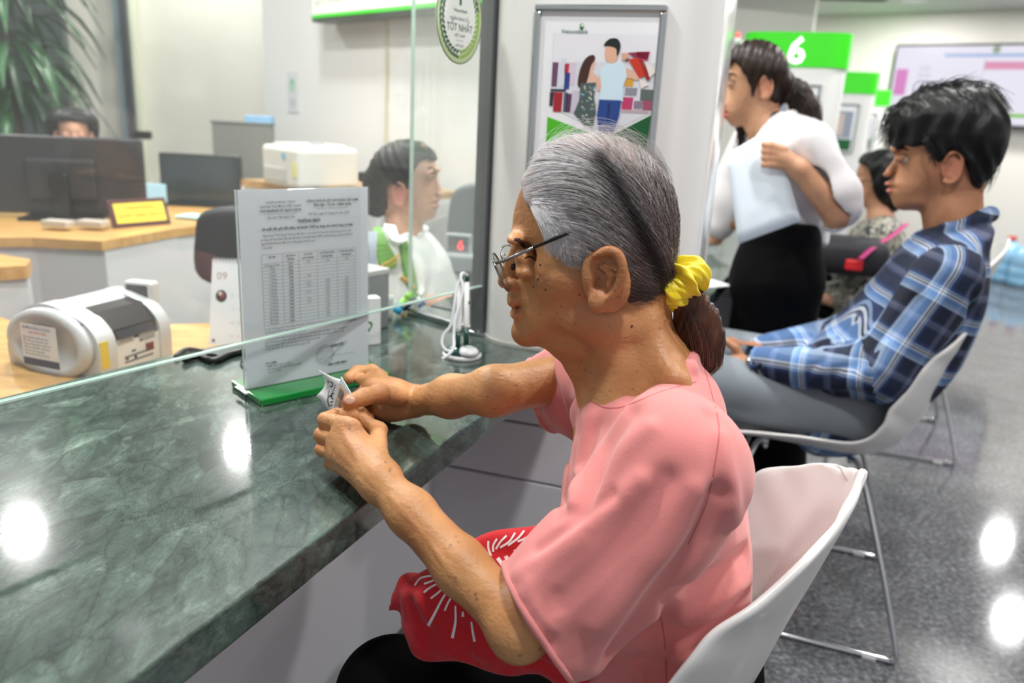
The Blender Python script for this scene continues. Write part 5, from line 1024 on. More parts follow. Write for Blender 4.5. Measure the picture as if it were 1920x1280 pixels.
for sg in (-1, 1):
    B1.groove([P1(968, 540, sg * .020), P1(975, 555, sg * .028), P1(988, 580, sg * .036), P1(1003, 610, sg * .038)], .0022, .0022)
    for q in range(4): B1.groove([P1(1000, 470 + 8 * q, sg * .052), P1(1022, 462 + 13 * q, sg * .058), P1(1040, 458 + 18 * q, sg * .062)], .0010, .0009)
    for q in range(3): B1.groove([P1(968 + 2 * q, 395 + 13 * q, sg * .004), P1(975 + 2 * q, 393 + 13 * q, sg * .030), P1(990, 397 + 13 * q, sg * .045)], .0012, .0008)
    B1.groove([P1(1000, 505, sg * .045), P1(1015, 525, sg * .055), P1(1020, 545, sg * .058)], .003, .0014)
# ears
for sg in (-1, 1):
    T = lambda x, y, d=0: P1(x, y, sg * (.0665 + d))
    B1.ell(T(1136, 524, .004), (.024, .0085, .034), .006, ax=[[.96, 0, -.28], [0, 1, 0], [.28, 0, .96]])
    ring = spline([T(1112, 508, .008), T(1118, 484, .012), T(1138, 470, .015), T(1158, 476, .017), T(1167, 500, .018), T(1161, 530, .016), T(1144, 556, .013), T(1124, 572, .010)], 4)
    B1.chain(list(ring), [.0040] * len(ring), .003)
    B1.ell(T(1122, 566, .009), (.0105, .006, .0115), .004)
    B1.ell(T(1128, 516, .014), (.0115, .0085, .0185), .004, 's', ax=[[.96, 0, -.28], [0, 1, 0], [.28, 0, .96]])
    B1.ell(T(1117, 530, .012), (.006, .010, .0075), .003, 's')
    B1.chain([T(1130, 500, .010), T(1147, 512, .012), T(1140, 536, .011)], [.0035, .0035, .003], .004)
    B1.ell(T(1109, 522, .006), (.005, .004, .008), .004)
# neck, with tendons
B1.chain([P1(1165, 560), P1(1172, 620), P1(1192, 700), P1(1205, 780)], [.046, .045, .050, .062], .025)
B1.ell(P1(1080, 640), (.03, .026, .013), .02)
for sg in (-1, 1):
    B1.chain([P1(1150, 600, sg * .046), P1(1148, 660, sg * .040), P1(1135, 725, sg * .022)], [.008, .009, .007], .014)
    B1.chain([P1(1215, 610, sg * .036), P1(1240, 670, sg * .045), P1(1265, 715, sg * .07)], [.010, .013, .014], .018)
    B1.groove([P1(1185, 640, sg * .045), P1(1198, 690, sg * .046), P1(1205, 725, sg * .05)], .006, .004)
B1.chain([P1(1066, 655, -.004), P1(1088, 690, -.004), P1(1105, 725, -.004)], [.013, .012, .012], .014)
B1.groove([P1(1150, 620, -.047), P1(1120, 650, -.043), P1(1100, 660, -.035)], .002, .0015)
# trunk under the shirt
B1.ell(P1(1215, 850), (.085, .12, .13), .03)
# near (left) arm
SHL = P1(1262, 850, -.140); ELB = P1(975, 1172, -.205); Wl = F1.onz(712, 900, TOP + .036)
B1.chain([SHL, SHL * .5 + ELB * .5, ELB], [.034, .0295, .028], .03)
fo = ELB * .62 + Wl * .38 + np.array([0, 0, -.002])
B1.chain([ELB, fo, ELB * .25 + Wl * .75, Wl], [.0265, .0262, .0232, .0190], .015)
B1.ell(ELB - [0, 0, .006], (.023, .024, .027), .02)
oz = lambda x, y, h: F1.onz(x, y, TOP + h)
# near hand: knuckles face left, fingers curl away
kn = [oz(648, 797, .066), oz(634, 823, .050), oz(630, 850, .036), oz(640, 874, .022)]
pi_ = [oz(609, 787, .064), oz(602, 815, .047), oz(604, 842, .033), oz(620, 868, .018)]
cur = F1.e * 0
away = np.array([-.012, .026, -.003])       # into the fist (local: back towards the palm, away from camera)
B1.cap(Wl, kn[0] * .5 + kn[1] * .5, .0175, .0125, .014); B1.cap(Wl - [0, 0, .008], kn[2] * .5 + kn[3] * .5, .0165, .0115, .014)
B1.cap(Wl, kn[1] * .5 + kn[2] * .5, .0175, .0125, .014)
B1.cap(Wl + [0, .014, .0], kn[0] + [0.0, .018, -.010], .013, .010, .016)
B1.cap(Wl + [0, .018, -.010], kn[2] + [0.0, .024, -.004], .014, .013, .016)
for i in range(4):
    r_ = [.0092, .0092, .0088, .0080][i]
    B1.cap(kn[i] - (pi_[i] - kn[i]) * .3, kn[i], r_ * 1.15, r_ * 1.15, .008)
    B1.chain([kn[i], pi_[i]], [r_ * 1.12, r_], .0025)
    d1 = pi_[i] + np.array([-.004, .024, -.002]); d2 = d1 + np.array([-.020, .004, 0])
    B1.chain([pi_[i], d1, d2], [r_, r_ * .93, r_ * .85], .0018)
for i in range(3):
    mk = (kn[i] + kn[i + 1]) / 2; mp_ = (pi_[i] + pi_[i + 1]) / 2; B1.groove([mk * .8 + mp_ * .2 - [0, .010, 0], mp_ - [0, .006, 0]], .0026, .0045)
for i in range(4): B1.groove([Wl * .75 + kn[i] * .25 - [0, .02, -.004], kn[i] - [0, .012, -.002]], .003, -.0014)    # tendons
for i in range(3): B1.groove([Wl * .6 + (kn[i] + kn[i + 1]) / 2 * .4 - [0, .02, -.004], (kn[i] + kn[i + 1]) / 2 - [0, .012, -.002]], .003, .0013)
tb = [Wl + [0.012, .022, .012], oz(695, 822, .042) + [0, .026, 0], oz(660, 800, .054) + [0, .026, 0], oz(636, 784, .060) + [0, .018, .0]]
B1.chain(tb, [.013, .010, .0085, .0075], .006)
rv = np.array([Wl[0] - ELB[0], Wl[1] - ELB[1], Wl[2] - ELB[2]]); rv /= np.linalg.norm(rv)
for q in range(5):
    c = Wl + rv * (.004 + .007 * q); B1.groove([c + [-.012, -.022, -.014], c + [-.004, -.026, 0], c + [.012, -.022, .014]], .0012, .0011)
B1.groove([Wl - rv * .03 + [0, -.02, .012], Wl - rv * .08 + [0, -.026, .012], Wl - rv * .14 + [0, -.03, .006]], .003, -.0014)
# far (right) arm resting on the counter
Wr = F1.onz(775, 752, TOP + .030); ELR = F1.at(925, 733, .965); SHR = P1(1110, 700, .165)
B1.chain([SHR, ELR], [.034, .029], .02); B1.chain([ELR, ELR * .5 + Wr * .5, Wr], [.028, .0255, .0195], .02)
pz = lambda x, y, h: F1.onz(x, y, TOP + h)
pc = pz(728, 756, .030); B1.cap(Wr, pc, .019, .020, .012); B1.cap(Wr, pz(700, 728, .052), .018, .016, .014); B1.ell(pz(728, 768, .019), (.030, .014, .017), .010)
B1.chain([pz(748, 742, .046), F1.at(710, 738, .985), F1.at(684, 743, .960), F1.at(658, 752, .943)], [.015, .0125, .0100, .0092], .007); B1.cap(pz(740, 736, .044), pz(692, 722, .048) + [0, .018, 0], .020, .014, .012)   # thumb
B1.ell(F1.at(651, 753, .942), (.006, .006, .0078), .003)
ix = [pz(702, 718, .052) + [0, .02, 0], pz(683, 708, .056) + [0, .028, 0], pz(655, 709, .055) + [0, .028, 0], pz(641, 719, .052) + [0, .024, 0]]
B1.cap(pz(705, 728, .050) + [0, .014, 0], pz(668, 724, .048) + [0, .024, 0], .0125, .0095, .006)
B1.chain(ix, [.0135, .0108, .0096, .0088], .004)
md = [pz(704, 738, .038) + [0, .03, 0], pz(680, 735, .040) + [0, .034, 0], pz(662, 752, .038) + [0, .02, 0], pz(668, 768, .034) + [0, .006, 0]]; B1.chain(md, [.012, .0095, .0088, .008], .003)
rg = [pz(704, 756, .026) + [0, .03, 0], pz(682, 752, .026) + [0, .032, 0], pz(668, 772, .022) + [0, .016, 0], pz(682, 784, .013) + [0, .001, 0]]; B1.chain(rg, [.012, .0092, .0085, .0080], .003)
pk = [pz(706, 770, .016) + [0, .028, 0], pz(688, 768, .016) + [0, .03, 0], pz(676, 782, .012) + [0, .02, 0], pz(690, 790, .010) + [0, .006, 0]]; B1.chain(pk, [.0105, .0082, .0075, .0068], .003)
B1.groove([pz(690, 758, .050) - [0, .010, 0], pz(690, 745, .044) - [0, .010, 0]], .002, .0015)
for a_, b_ in (((695, 712), (700, 728)), ((678, 702), (680, 718))): B1.groove([pz(*a_, .058) + [0, .01, 0], pz(*b_, .052) + [0, .01, 0]], .0015, .0016)
for q in range(3): B1.groove([pz(850 + 14 * q, 728 - 4 * q, .04), pz(900 + 12 * q, 745 - 6 * q, .03)], .0025, .0014)
V, Q, L = B1.mesh(F1); ob = mkobj('body', V, Q, skin1, el, True)
# reddish tint on lips, ears, nose, knuckles
def stuff_(o):
    if o is not None: o['kind'] = 'stuff'
    return o
def near(L, c, r): return np.exp(-((L - c) ** 2).sum(1) / r ** 2)
red = .55 * near(L, P1(966, 566), .010) + .75 * near(L, P1(970, 587), .010) + .3 * near(L, P1(950, 530), .014) + .35 * near(L, P1(1130, 530, -.07), .02) + .3 * near(L, P1(1080, 590, -.05), .045) + .35 * near(L, pz(725, 768, .02), .03)
for k in pi_: red += .3 * near(L, k, .010)
set_attr(ob, 'red', np.clip(red, 0, 1))
tree1 = bvh(V, Q)
# nails
nm_ = mat('nail', '#c9a08c', .25)
n0 = pz(651, 748, .060); l, nn = cast(tree1, 655, 750)
if l is not None:
    u = unit(np.cross(nn, [0, 0, 1])); MB().lathe(l - nn * .0012, [(.0062, 0), (.0056, .0012), (.003, .0018), (.0003, .002)], np.array([u, np.cross(nn, u), nn]), 16, 1.15, .85).build('thumb_nail', nm_, el, True)
decal(tree1, [([(964, 449), (972, 450), (979, 458), (984, 466)], [.002, .0045, .0045, .002])], mat('brow_dark', '#3b2c26', .8), 'eyebrow', el, .0010)
decal(tree1, [([(984, 484), (992, 481), (1000, 484), (1006, 489)], [.001, .0022, .0018, .0008])], mat('lash_dark', '#2a1a14', .8), 'eyelid_line', el, .0005)
decal(tree1, [([(1183, 611), (1186, 612)], .003), ([(1012, 496), (1014, 497)], .002), ([(1007, 523), (1010, 524)], .003), ([(1022, 542), (1024, 544)], .0025), ([(1000, 536), (1001, 539)], .0025), ([(1085, 552), (1087, 553)], .0018)], mat('mole', '#3a1d12', .7), 'mole', el, .0005)

# ---- pink T-shirt
PINK = mat('pink_cotton', '#dc8784', .85, sheen=.25, bump=(900, .25), var=(7, '#d37a78', .5))
S1 = SDF([-.26, -.31, .42], [.22, .32, 1.02], .0027)
TS = F1.poly([(1112, 722), (1150, 712), (1235, 690), (1290, 680), (1325, 725), (1355, 785), (1385, 870), (1402, 960), (1408, 1060), (1400, 1180), (1385, 1330), (1200, 1420), (1050, 1380), (1040, 1250), (1050, 1120), (1052, 1000), (1058, 900), (1075, 820), (1092, 760)])
zsh = P1(1200, 760)[2]
def Ws(S, Z): return np.interp(Z, [.42, .55, .75, zsh - .06, zsh - .01, zsh + .04], [.165, .155, .150, .150, .125, .075])
S1.infl(TS, Ws, .085, 0, .02, sm=3, p=2.2)
S1.cap(P1(1270, 765, -.03), P1(1250, 835, -.130), .040, .042, .04); S1.cap(P1(1160, 720, .03), P1(1085, 712, .15), .040, .046, .035)
# left sleeve, loose, ending in a rolled hem
HC = P1(1012, 1178, -.197); SA0 = P1(1266, 868, -.140); ax1 = unit(HC - SA0)
HT, HB = P1(952, 1085, -.200), P1(1076, 1272, -.190)
S1.cap(SA0, HT * .62 + HB * .38, .051, .045, .05); S1.cap(P1(1290, 900, -.13), HB + unit(SA0 - HC) * .02 + unit(HT - HB) * .030, .050, .030, .05)
S1.cap(P1(1180, 965, -.14), HT * .78 + HB * .22, .038, .031, .03); S1.cap(SHL, SHL * .25 + ELB * .75, .042, .038, .02)
# right sleeve
RT1, RB1 = P1(985, 668, .175), P1(1040, 805, .165); RC = (RT1 + RB1) / 2
S1.cap(P1(1090, 715, .145), RT1 * .65 + RB1 * .35 + unit(P1(1090, 715, .145) - RC) * .015, .050, .034, .04); S1.cap(P1(1100, 760, .14), RB1 * .80 + RT1 * .2 + [-.008, 0, .006], .045, .026, .04)
# cut sleeve ends by planes and hollow them
def planecut(S, c, n, lo, hi, k=.002):
    g = S._sl(lo, hi); sl, X, Y, Z = g; d = (X - c[0]) * n[0] + (Y - c[1]) * n[1] + (Z - c[2]) * n[2]; f = S.f[sl]; S.f[sl] = np.maximum(f, d.astype(np.float32))
hu = unit(HB - HT); hn = unit(ax1 - hu * (ax1 @ hu)); ru = unit(RB1 - RT1); ra = unit(RC - P1(1090, 715, .145)); rn = unit(ra - ru * (ra @ ru))
planecut(S1, HT, hn, HC - .15, HC + .15); planecut(S1, RT1, rn, RC - [.0, .1, .13], RC + .13)
# folds
FS_ = 1.55
def folds(S, lst):
    for P, w__, d in lst: S.groove(P, w__, d * FS_)
Vp, Qp, Lp = S1.mesh(F1); trp = bvh(Vp, Qp)
def folds_px(S, Fr_, tree, lst):
    """creases drawn along the photographed folds: each pixel path is laid on the cloth surface first"""
    for P, w__, d in lst:
        pts = [cast(tree, x, y)[0] for x, y in spline(P, 4)]; pts = [Fr_.loc(p) for p in pts if p is not None]
        if len(pts) > 2: S.groove(pts, w__, d)
folds_px(S1, F1, trp, [([(1180, 775), (1140, 830), (1115, 890), (1090, 960)], .012, .009), ([(1215, 800), (1165, 850), (1130, 910), (1100, 980)], .009, -.005), ([(1150, 760), (1120, 800), (1105, 850)], .007, .004),
    ([(1345, 930), (1310, 1010), (1260, 1080), (1205, 1150), (1150, 1230)], .011, .014), ([(1300, 920), (1250, 1010), (1190, 1090), (1120, 1170)], .012, -.007), ([(1250, 900), (1190, 980), (1120, 1060), (1050, 1130)], .010, .006),
    ([(1200, 900), (1120, 970), (1040, 1030), (975, 1075)], .009, -.005), ([(1150, 930), (1080, 985), (1010, 1030)], .007, .005), ([(1090, 1010), (1040, 1050), (985, 1110)], .007, -.004), ([(1040, 1120), (1020, 1160), (1030, 1210)], .007, .004), ([(990, 1090), (1000, 1130), (1030, 1180)], .006, -.003),
    ([(1265, 1118), (1315, 1095), (1370, 1060), (1425, 1015)], .009, .009), ([(1280, 1152), (1340, 1132), (1420, 1075)], .009, -.005), ([(1230, 1180), (1320, 1190), (1420, 1150)], .010, .008), ([(1270, 1230), (1350, 1230), (1410, 1200)], .009, -.006), ([(1200, 1240), (1260, 1260), (1340, 1270)], .009, .007),
    ([(1350, 820), (1365, 900), (1380, 980)], .010, -.004), ([(1330, 780), (1340, 860), (1350, 930)], .009, .004), ([(1085, 730), (1075, 800), (1062, 880), (1052, 960)], .008, .005), ([(1105, 790), (1085, 860), (1072, 940)], .008, -.004), ([(1020, 690), (1045, 730), (1055, 780)], .007, .005), ([(1000, 690), (1020, 740), (1035, 790)], .006, -.003), ([(1255, 1130), (1245, 1200), (1225, 1275)], .008, .007)])
S1.noise(lambda X, Y, Z: .0011 * np.sin(38 * X + 25 * Z + 9 * np.sin(14 * Y)) * np.sin(31 * Z - 22 * Y + 3) + .0007 * np.sin(80 * X - 60 * Z + 40 * Y))
# hollow sleeves and neckline: remove an inner offset of the arm and neck
dirL = unit(SA0 - HC); S1.cap(HT * .60 + HB * .40 - dirL * .03, HC + dirL * .035, .036, .033, .004, 's'); S1.cap(HT * .25 + HB * .75 - dirL * .03, HC + dirL * .02, .026, .024, .004, 's')
dirR = unit(P1(1090, 715, .145) - RC); S1.cap(RT1 * .6 + RB1 * .4 - dirR * .03, RC + dirR * .07, .036, .038, .004, 's')
S1.cap(P1(1190, 610, 0), P1(1200, 676, 0), .056, .058, .006, 's')
for sg in (-1, 1):
    S1.chain([P1(1106, 738, 0), P1(1138, 754, sg * .042), P1(1190, 748, sg * .064), P1(1250, 718, sg * .068), P1(1292, 690, sg * .042), P1(1302, 664, 0)], [.0065] * 6, .010)
    S1.chain([P1(1100, 775, 0), P1(1128, 784, sg * .050), P1(1170, 775, sg * .078)], [.012, .013, .014], .02)
S1.cap(P1(1178, 640, 0), P1(1180, 700, 0), .045, .044, .006, 's')
V, Q, L = S1.mesh(F1); sh = mkobj('tshirt', V, Q, PINK, el, True); tree_s = bvh(V, Q)
# rolled hems and neck rib
def hem(S, tree_unused, c, u, v, ru_, rv_, r_, name):
    pts = []
    for a in np.linspace(0, 2 * np.pi, 41)[:-1]: pts.append(c + u * ru_ * math.cos(a) + v * rv_ * math.sin(a))
    return pts
def onsurf(S, c, n, k=48, rmax=.16):
    """outline of a solid in the plane through c with normal n, as a ring of points"""
    u = unit(np.cross(n, [0, 0, 1.])); v = np.cross(n, u); out = []; rr = np.linspace(.012, rmax, 160)
    for a in np.linspace(0, 2 * np.pi, k + 1)[:-1]:
        P = c + np.outer(rr, u * math.cos(a) + v * math.sin(a)); f = S.sample(P); idx = np.where(f < 0)[0]
        out.append(P[idx[-1]] if len(idx) else c + (u * math.cos(a) + v * math.sin(a)) * .03)
    out = np.array(out); return (out + np.roll(out, 1, 0) + np.roll(out, -1, 0)) / 3
hr = onsurf(S1, HT * .55 + HB * .45 - hn * .003, hn, rmax=.10); MB().tube(F1.wld(hr), .0036, 8, closed=True).build('sleeve_hem', PINK, sh, True)
hr2 = onsurf(S1, RT1 * .55 + RB1 * .45 - rn * .003, rn, rmax=.085); MB().tube(F1.wld(hr2), .0036, 8, closed=True).build('sleeve_hem', PINK, sh, True)
for q_ in [([(1320, 690), (1335, 740), (1348, 800), (1342, 860), (1325, 940), (1290, 1020)], .0016), ([(1108, 752), (1135, 764), (1165, 763), (1200, 750), (1245, 732), (1305, 716)], .0018), ([(1238, 1150), (1246, 1200), (1250, 1275)], .0014)]: decal(tree_s, [q_], mat('seam_pink', '#b96264', .9), 'stitched_seam', sh, .0003)

# ---- black trousers
BLK = mat('black_trousers', '#040406', .9, spec=.12, var=(8, '#0c0c10', .6)); T1 = SDF([-.24, -.24, .02], [.55, .24, .62], .0045)
for sg in (-1, 1):
    hp = P1(1240, 1330, sg * .09); hp[2] = .50 - (.03 if sg > 0 else 0); kn_ = hp + [.315 - (.05 if sg > 0 else 0), sg * .0, -.02]; T1.chain([hp, kn_], [.085, .058], .03); T1.chain([kn_, kn_ + [.015, 0, -.25], kn_ + [-.02, 0, -.44]], [.066, .058, .05], .02)
T1.ell(P1(1260, 1330) * [1, 1, 0] + [0, 0, .52], (.11, .17, .09), .04)
T1.noise(lambda X, Y, Z: .0015 * np.sin(40 * X + 20 * Y) * np.sin(33 * Z + 14 * X)); V, Q, L = T1.mesh(F1); mkobj('trousers', V, Q, BLK, el, True)
for sg in (-1, 1):
    hp = P1(1240, 1330, sg * .09); a_ = F1.wld(hp + [.34, 0, 0]) * [1, 1, 0]; e_ = F1.e; MB().box(a_ + e_ * .05 + np.array([0, 0, .026]), (.22, .082, .052), np.array([e_, F1.n, [0, 0, 1]]), .02).build('shoe', mat('dark_shoe', '#1d1a1c', .6), el)

# ---- hair: shell and strands
HR = F1.poly([(984, 352), (985, 322), (1005, 280), (1050, 250), (1120, 238), (1180, 250), (1230, 285), (1272, 350), (1282, 430), (1275, 500), (1262, 560), (1230, 590), (1195, 585), (1180, 540), (1172, 490), (1150, 462), (1120, 462), (1095, 480), (1070, 478), (1055, 450), (1045, 425), (1030, 405), (1008, 385)])
HS = SDF([-.12, -.10, .93], [.14, .10, 1.17], .0017)
HS.infl(H, lambda S, Z: Wh(S, Z) + .0035, .062, 0, 0, sm=3); HS.f -= .0035
Hs2 = HS.f.copy(); HS.extr(HR, 'i', .002, 3)
HS.noise(lambda X, Y, Z: .0007 * np.sin(260 * (X * .6 + Z) + 30 * X) * np.sin(60 * X - 40 * Z))
V, Q, L = HS.mesh(F1); hair = mkobj('hair', V, Q, m_hair('hair_shell', '#8f8a88', '#6d6664', attr=True), el, True)
CR = P1(1150, 300)
streak = F1.poly([(1135, 290), (1165, 330), (1200, 400), (1235, 480), (1250, 525)])
def haircol(L, jit=None):
    """grey-white in front, brown-grey behind, with a black streak, dark near the nape"""
    s_, z_ = L[:, 0], L[:, 2]; x0, xm, xb = P1(1000, 350)[0], P1(1130, 350)[0], P1(1262, 350)[0]
    w_ = np.clip((s_ - xb) / (x0 - xb), 0, 1); c_w = np.array([.86, .85, .87]); c_b = np.array([.16, .12, .105]); c_k = np.array([.006, .005, .005]); c_s = np.array([.42, .27, .22])
    low = np.clip((P1(1110, 430)[2] - z_) / .06, 0, 1) * np.clip((P1(1060, 400)[0] - s_) / .04, 0, 1)
    w_ = np.clip(w_ ** 1.1 * 1.15 - .75 * low, 0, 1)
    if jit is not None: w_ = np.clip(w_ + jit * .42, 0, 1)
    c = c_b + (c_w - c_b) * w_[:, None]
    d = np.full(len(L), 9.)
    for a, b in zip(streak[:-1], streak[1:]):
        e = b - a; t = np.clip(((s_ - a[0]) * e[0] + (z_ - a[1]) * e[1]) / (e @ e), 0, 1); d = np.minimum(d, np.hypot(s_ - a[0] - t * e[0], z_ - a[1] - t * e[1]))
    k = np.exp(-(d / .0095) ** 2) * .93
    nap = np.clip((P1(1200, 500)[2] - z_) / .03, 0, 1) * np.clip((P1(1165, 500)[0] - s_) / .015, 0, 1) * .6
    c = c * (1 - np.maximum(k, nap))[:, None] + c_k * np.maximum(k, nap)[:, None]
    return c
C = haircol(L); top_ = np.exp(-(((L[:, 0] - P1(1100, 300)[0]) / .045) ** 2 + ((L[:, 2] - P1(1100, 290)[2]) / .018) ** 2)) * .55
C = C * np.array([.52, .45, .44]) + .012; C = C * (1 - top_[:, None]) + np.array([.50, .30, .24]) * top_[:, None]
set_attr(hair, 'col', np.c_[C, np.ones(len(C))], 'FLOAT_COLOR')
SC = P1(1258, 528); HC0 = P1(1135, 400)
def push(P, off):
    """move points radially onto the scalp surface plus off (HSf = scalp field without the region cut)"""
    d = P - HC0; r = np.linalg.norm(d, axis=1, keepdims=True) + 1e-9; u = d / r; a = np.full(len(P), .02); b = np.full(len(P), .16)
    for _ in range(13):
        m_ = (a + b) / 2; f = FS.sample(HC0 + u * m_[:, None]); ins = f < 0; a = np.where(ins, m_, a); b = np.where(ins, b, m_)
    rs = a + off; return HC0 + u * np.maximum(rs, r[:, 0] * 0)[:, None]
FS = SDF.__new__(SDF); FS.lo, FS.h, FS.n, FS.a, FS.f = HS.lo, HS.h, HS.n, HS.a, Hs2
def strands(R, K, path, wid, name, matr, parent, colf, jit):
    """R: K x n x 3 local polylines; any hair with a jump in it is left out"""
    sg_l = np.linalg.norm(np.diff(R, axis=1), axis=2); ok = sg_l.max(1) < np.maximum(.022, 2.6 * np.median(sg_l, axis=1)); R, wid, jit, K = R[ok], np.asarray(wid)[ok], np.asarray(jit)[ok], int(ok.sum())
    n = R.shape[1]; W_ = F1.wld(R); T = np.gradient(W_, axis=1); T /= np.linalg.norm(T, axis=2, keepdims=True) + 1e-9
    ref = np.array([.31, .52, .79]); u = np.cross(T, ref); u /= np.linalg.norm(u, axis=2, keepdims=True) + 1e-9; v = np.cross(T, u)
    taper = np.interp(np.linspace(0, 1, n), [0, .1, .8, 1], [.6, 1, 1, .35])[None, :, None] * wid[:, None, None]
    rings = [W_ + taper * (u * math.cos(a) + v * math.sin(a)) for a in (0, 2.094, 4.189)]
    VV = np.stack(rings, 2).reshape(-1, 3); base = (np.arange(K) * n * 3)[:, None, None] + (np.arange(n - 1) * 3)[None, :, None]
    F_ = []
    for j in range(3):
        j2 = (j + 1) % 3; F_.append(np.stack([base + j, base + j2, base + 3 + j2, base + 3 + j], -1).reshape(-1, 4))
    FF = np.concatenate(F_); o = mkobj(name, VV, FF, matr, parent, True); c = colf(R.reshape(-1, 3), np.repeat(jit, n)); c = np.repeat(c, 3, 0) if False else np.repeat(c.reshape(K * n, 1, 3), 3, 1).reshape(-1, 3)
    set_attr(o, 'col', np.c_[np.clip(c, 0, 1), np.ones(len(c))], 'FLOAT_COLOR'); return stuff_(o)
hmat = m_attr('hair_strand', .38, spec=.55)
# roots over the scalp inside the hair region
K = 5200; dirs = rng.normal(size=(K * 4, 3)); dirs /= np.linalg.norm(dirs, axis=1, keepdims=True); dirs[:, 1] = np.where(rng.random(len(dirs)) < .82, -np.abs(dirs[:, 1]), dirs[:, 1])
R0 = push(HC0 + dirs * .08, .001); HRs = spline(HR, 3, True); ins = poly_sd(HRs, R0[:, 0], R0[:, 2]) < -.002; R0 = R0[ins][:K]
# extra roots along the front hairline
K = len(R0); n = 13; u = np.linspace(0, 1, n); R = np.zeros((K, n, 3)); j1 = rng.normal(size=K); j2 = rng.normal(size=(K, 3))
tgt = SC + j2 * [.004, .010, .007]
for i, q in enumerate(u):
    # hair first sweeps back along the head, then down to the tie
    d0 = R0 - HC0; d0 = d0 / np.linalg.norm(d0, axis=1, keepdims=True); d1 = tgt - HC0; d1 = d1 / np.linalg.norm(d1, axis=1, keepdims=True)
    hi_ = np.clip((R0[:, 2:3] - P1(1110, 430)[2]) / .05, 0, 1); far_ = np.clip(-(d0 * d1).sum(1, keepdims=True) + .5, 0, 1.5)
    bias = np.concatenate([0 * hi_, np.sign(R0[:, 1:2]) * .75, .12 + .50 * hi_], 1) * far_ * .8
    dd = d0 * (1 - q) + d1 * q + bias * math.sin(math.pi * q) + (np.sin(q * 7 + j1 * 3) * .012)[:, None] * np.array([.3, .4, .9]); P = HC0 + dd / np.linalg.norm(dd, axis=1, keepdims=True) * (.085 * (1 - q) + np.linalg.norm(tgt - HC0, axis=1, keepdims=True) * q)
    off = .0012 + .0018 * (j1 * .5 + .5).clip(0, 1.6) + (.0035 * math.sin(math.pi * q) * rng.random(K) ** 3 if i else 0); R[:, i] = push(P, off) if q < .93 else P
strands(R, K, None, .00016 + .00016 * rng.random(K), 'hair_strands', hmat, hair, lambda L, j: haircol(L, j), np.clip(rng.normal(size=K) * .55, -1, 1.6))
# wisps at the temple and loose hairs over the crown
K2 = 420; a = rng.random(K2); st = np.array([P1(x, y, 0) for x, y in zip(1000 + 75 * a, 345 + 35 * rng.random(K2) + 20 * a)]); st[:, 1] = -.05; st = push(st, .002)
en = np.array([P1(x, y, 0) for x, y in zip(1040 + 75 * a + 5 * rng.normal(size=K2), 446 + 22 * rng.random(K2))]); en[:, 1] = -.062; en = push(en, .003)
R = np.zeros((K2, 10, 3))
for i, q in enumerate(np.linspace(0, 1, 10)): P = st * (1 - q) + en * q + np.array([-.010, 0, 0]) * math.sin(math.pi * q) ; R[:, i] = push(P, .0025 + .002 * rng.random(K2) * q)
strands(R, K2, None, np.full(K2, .00018), 'temple_wisps', hmat, hair, lambda L, j: haircol(L, j) * .8 + .12, rng.normal(size=K2) * .6)
K3 = 130; a = rng.random(K3); st = np.array([P1(x, y, 0) for x, y in zip(1000 + 240 * a, 300 - 40 * np.sin(np.pi * a))]); st[:, 1] = rng.normal(size=K3) * .025; st = push(st, .001)
R = np.zeros((K3, 10, 3)); lift = (.004 + .012 * rng.random(K3) ** 2)[:, None]; d = np.c_[-.05 - .05 * rng.random(K3), rng.normal(size=K3) * .01, rng.normal(size=K3) * .012]
for i, q in enumerate(np.linspace(0, 1, 10)): R[:, i] = push(st + d * q, .0015) + np.array([0, 0, 1]) * lift * math.sin(math.pi * min(q * .8, 1))
strands(R, K3, None, np.full(K3, .00013), 'flyaway_hairs', hmat, hair, lambda L, j: haircol(L, j) * .6 + .25, rng.normal(size=K3) * .3)

# ponytail and scrunchie
PT = [P1(1268, 545), P1(1292, 565), P1(1312, 600), P1(1324, 635), P1(1326, 665), P1(1318, 685)]
PS = SDF([-.26, -.06, .88], [.0, .06, 1.08], .0018); PS.chain(PT, [.012, .017, .020, .019, .015, .006], .008, fl=([0, 1, 0], .75)); PS.chain([P1(1280, 560), P1(1262, 612), P1(1288, 650)], [.009, .011, .005], .012) if False else None
PS.chain([P1(1290, 575), P1(1286, 615), P1(1262, 640)], [.012, .011, .004], .010, fl=([0, 1, 0], .8))
PS.noise(lambda X, Y, Z: .0008 * np.sin(900 * X + 200 * Z)); V, Q, L = PS.mesh(F1)
pt = mkobj('ponytail', V, Q, m_hair('ponytail_brown', '#241612', '#5b3a2b', (1, 1, .25), .35), el, True)
K4 = 900; R = np.zeros((K4, 12, 3)); ang = rng.random(K4) * 6.28; rad = rng.random(K4) ** .5; PTs = spline(PT, 3); idx = np.linspace(0, len(PTs) - 1, 12).astype(int); ww = np.interp(np.linspace(0, 1, 12), [0, .2, .5, .8, 1], [.011, .018, .022, .018, .010]); b = rng.random(K4)
for i in range(12): R[:, i] = PTs[idx[i]] + np.c_[np.cos(ang) * ww[i] * rad, np.sin(ang) * ww[i] * rad * .8, .3 * np.cos(ang) * ww[i] * rad] + np.c_[b * .012 * math.sin(i / 11 * 2.4) * 0 + (b > .8) * .010 * (i / 11), 0 * b, -b * .012 * i / 11]
strands(R, K4, None, .00018 + .0001 * rng.random(K4), 'ponytail_strands', hmat, pt, lambda L, j: np.clip(np.array([.055, .03, .02]) * (1 + j[:, None]) + np.clip((P1(1300, 590)[2] - L[:, 2]) / .06, 0, 1)[:, None] * np.array([.10, .05, .03]) * (1 + j[:, None] * .8), .004, 1), np.clip(rng.normal(size=K4) * .6, -.8, 2))
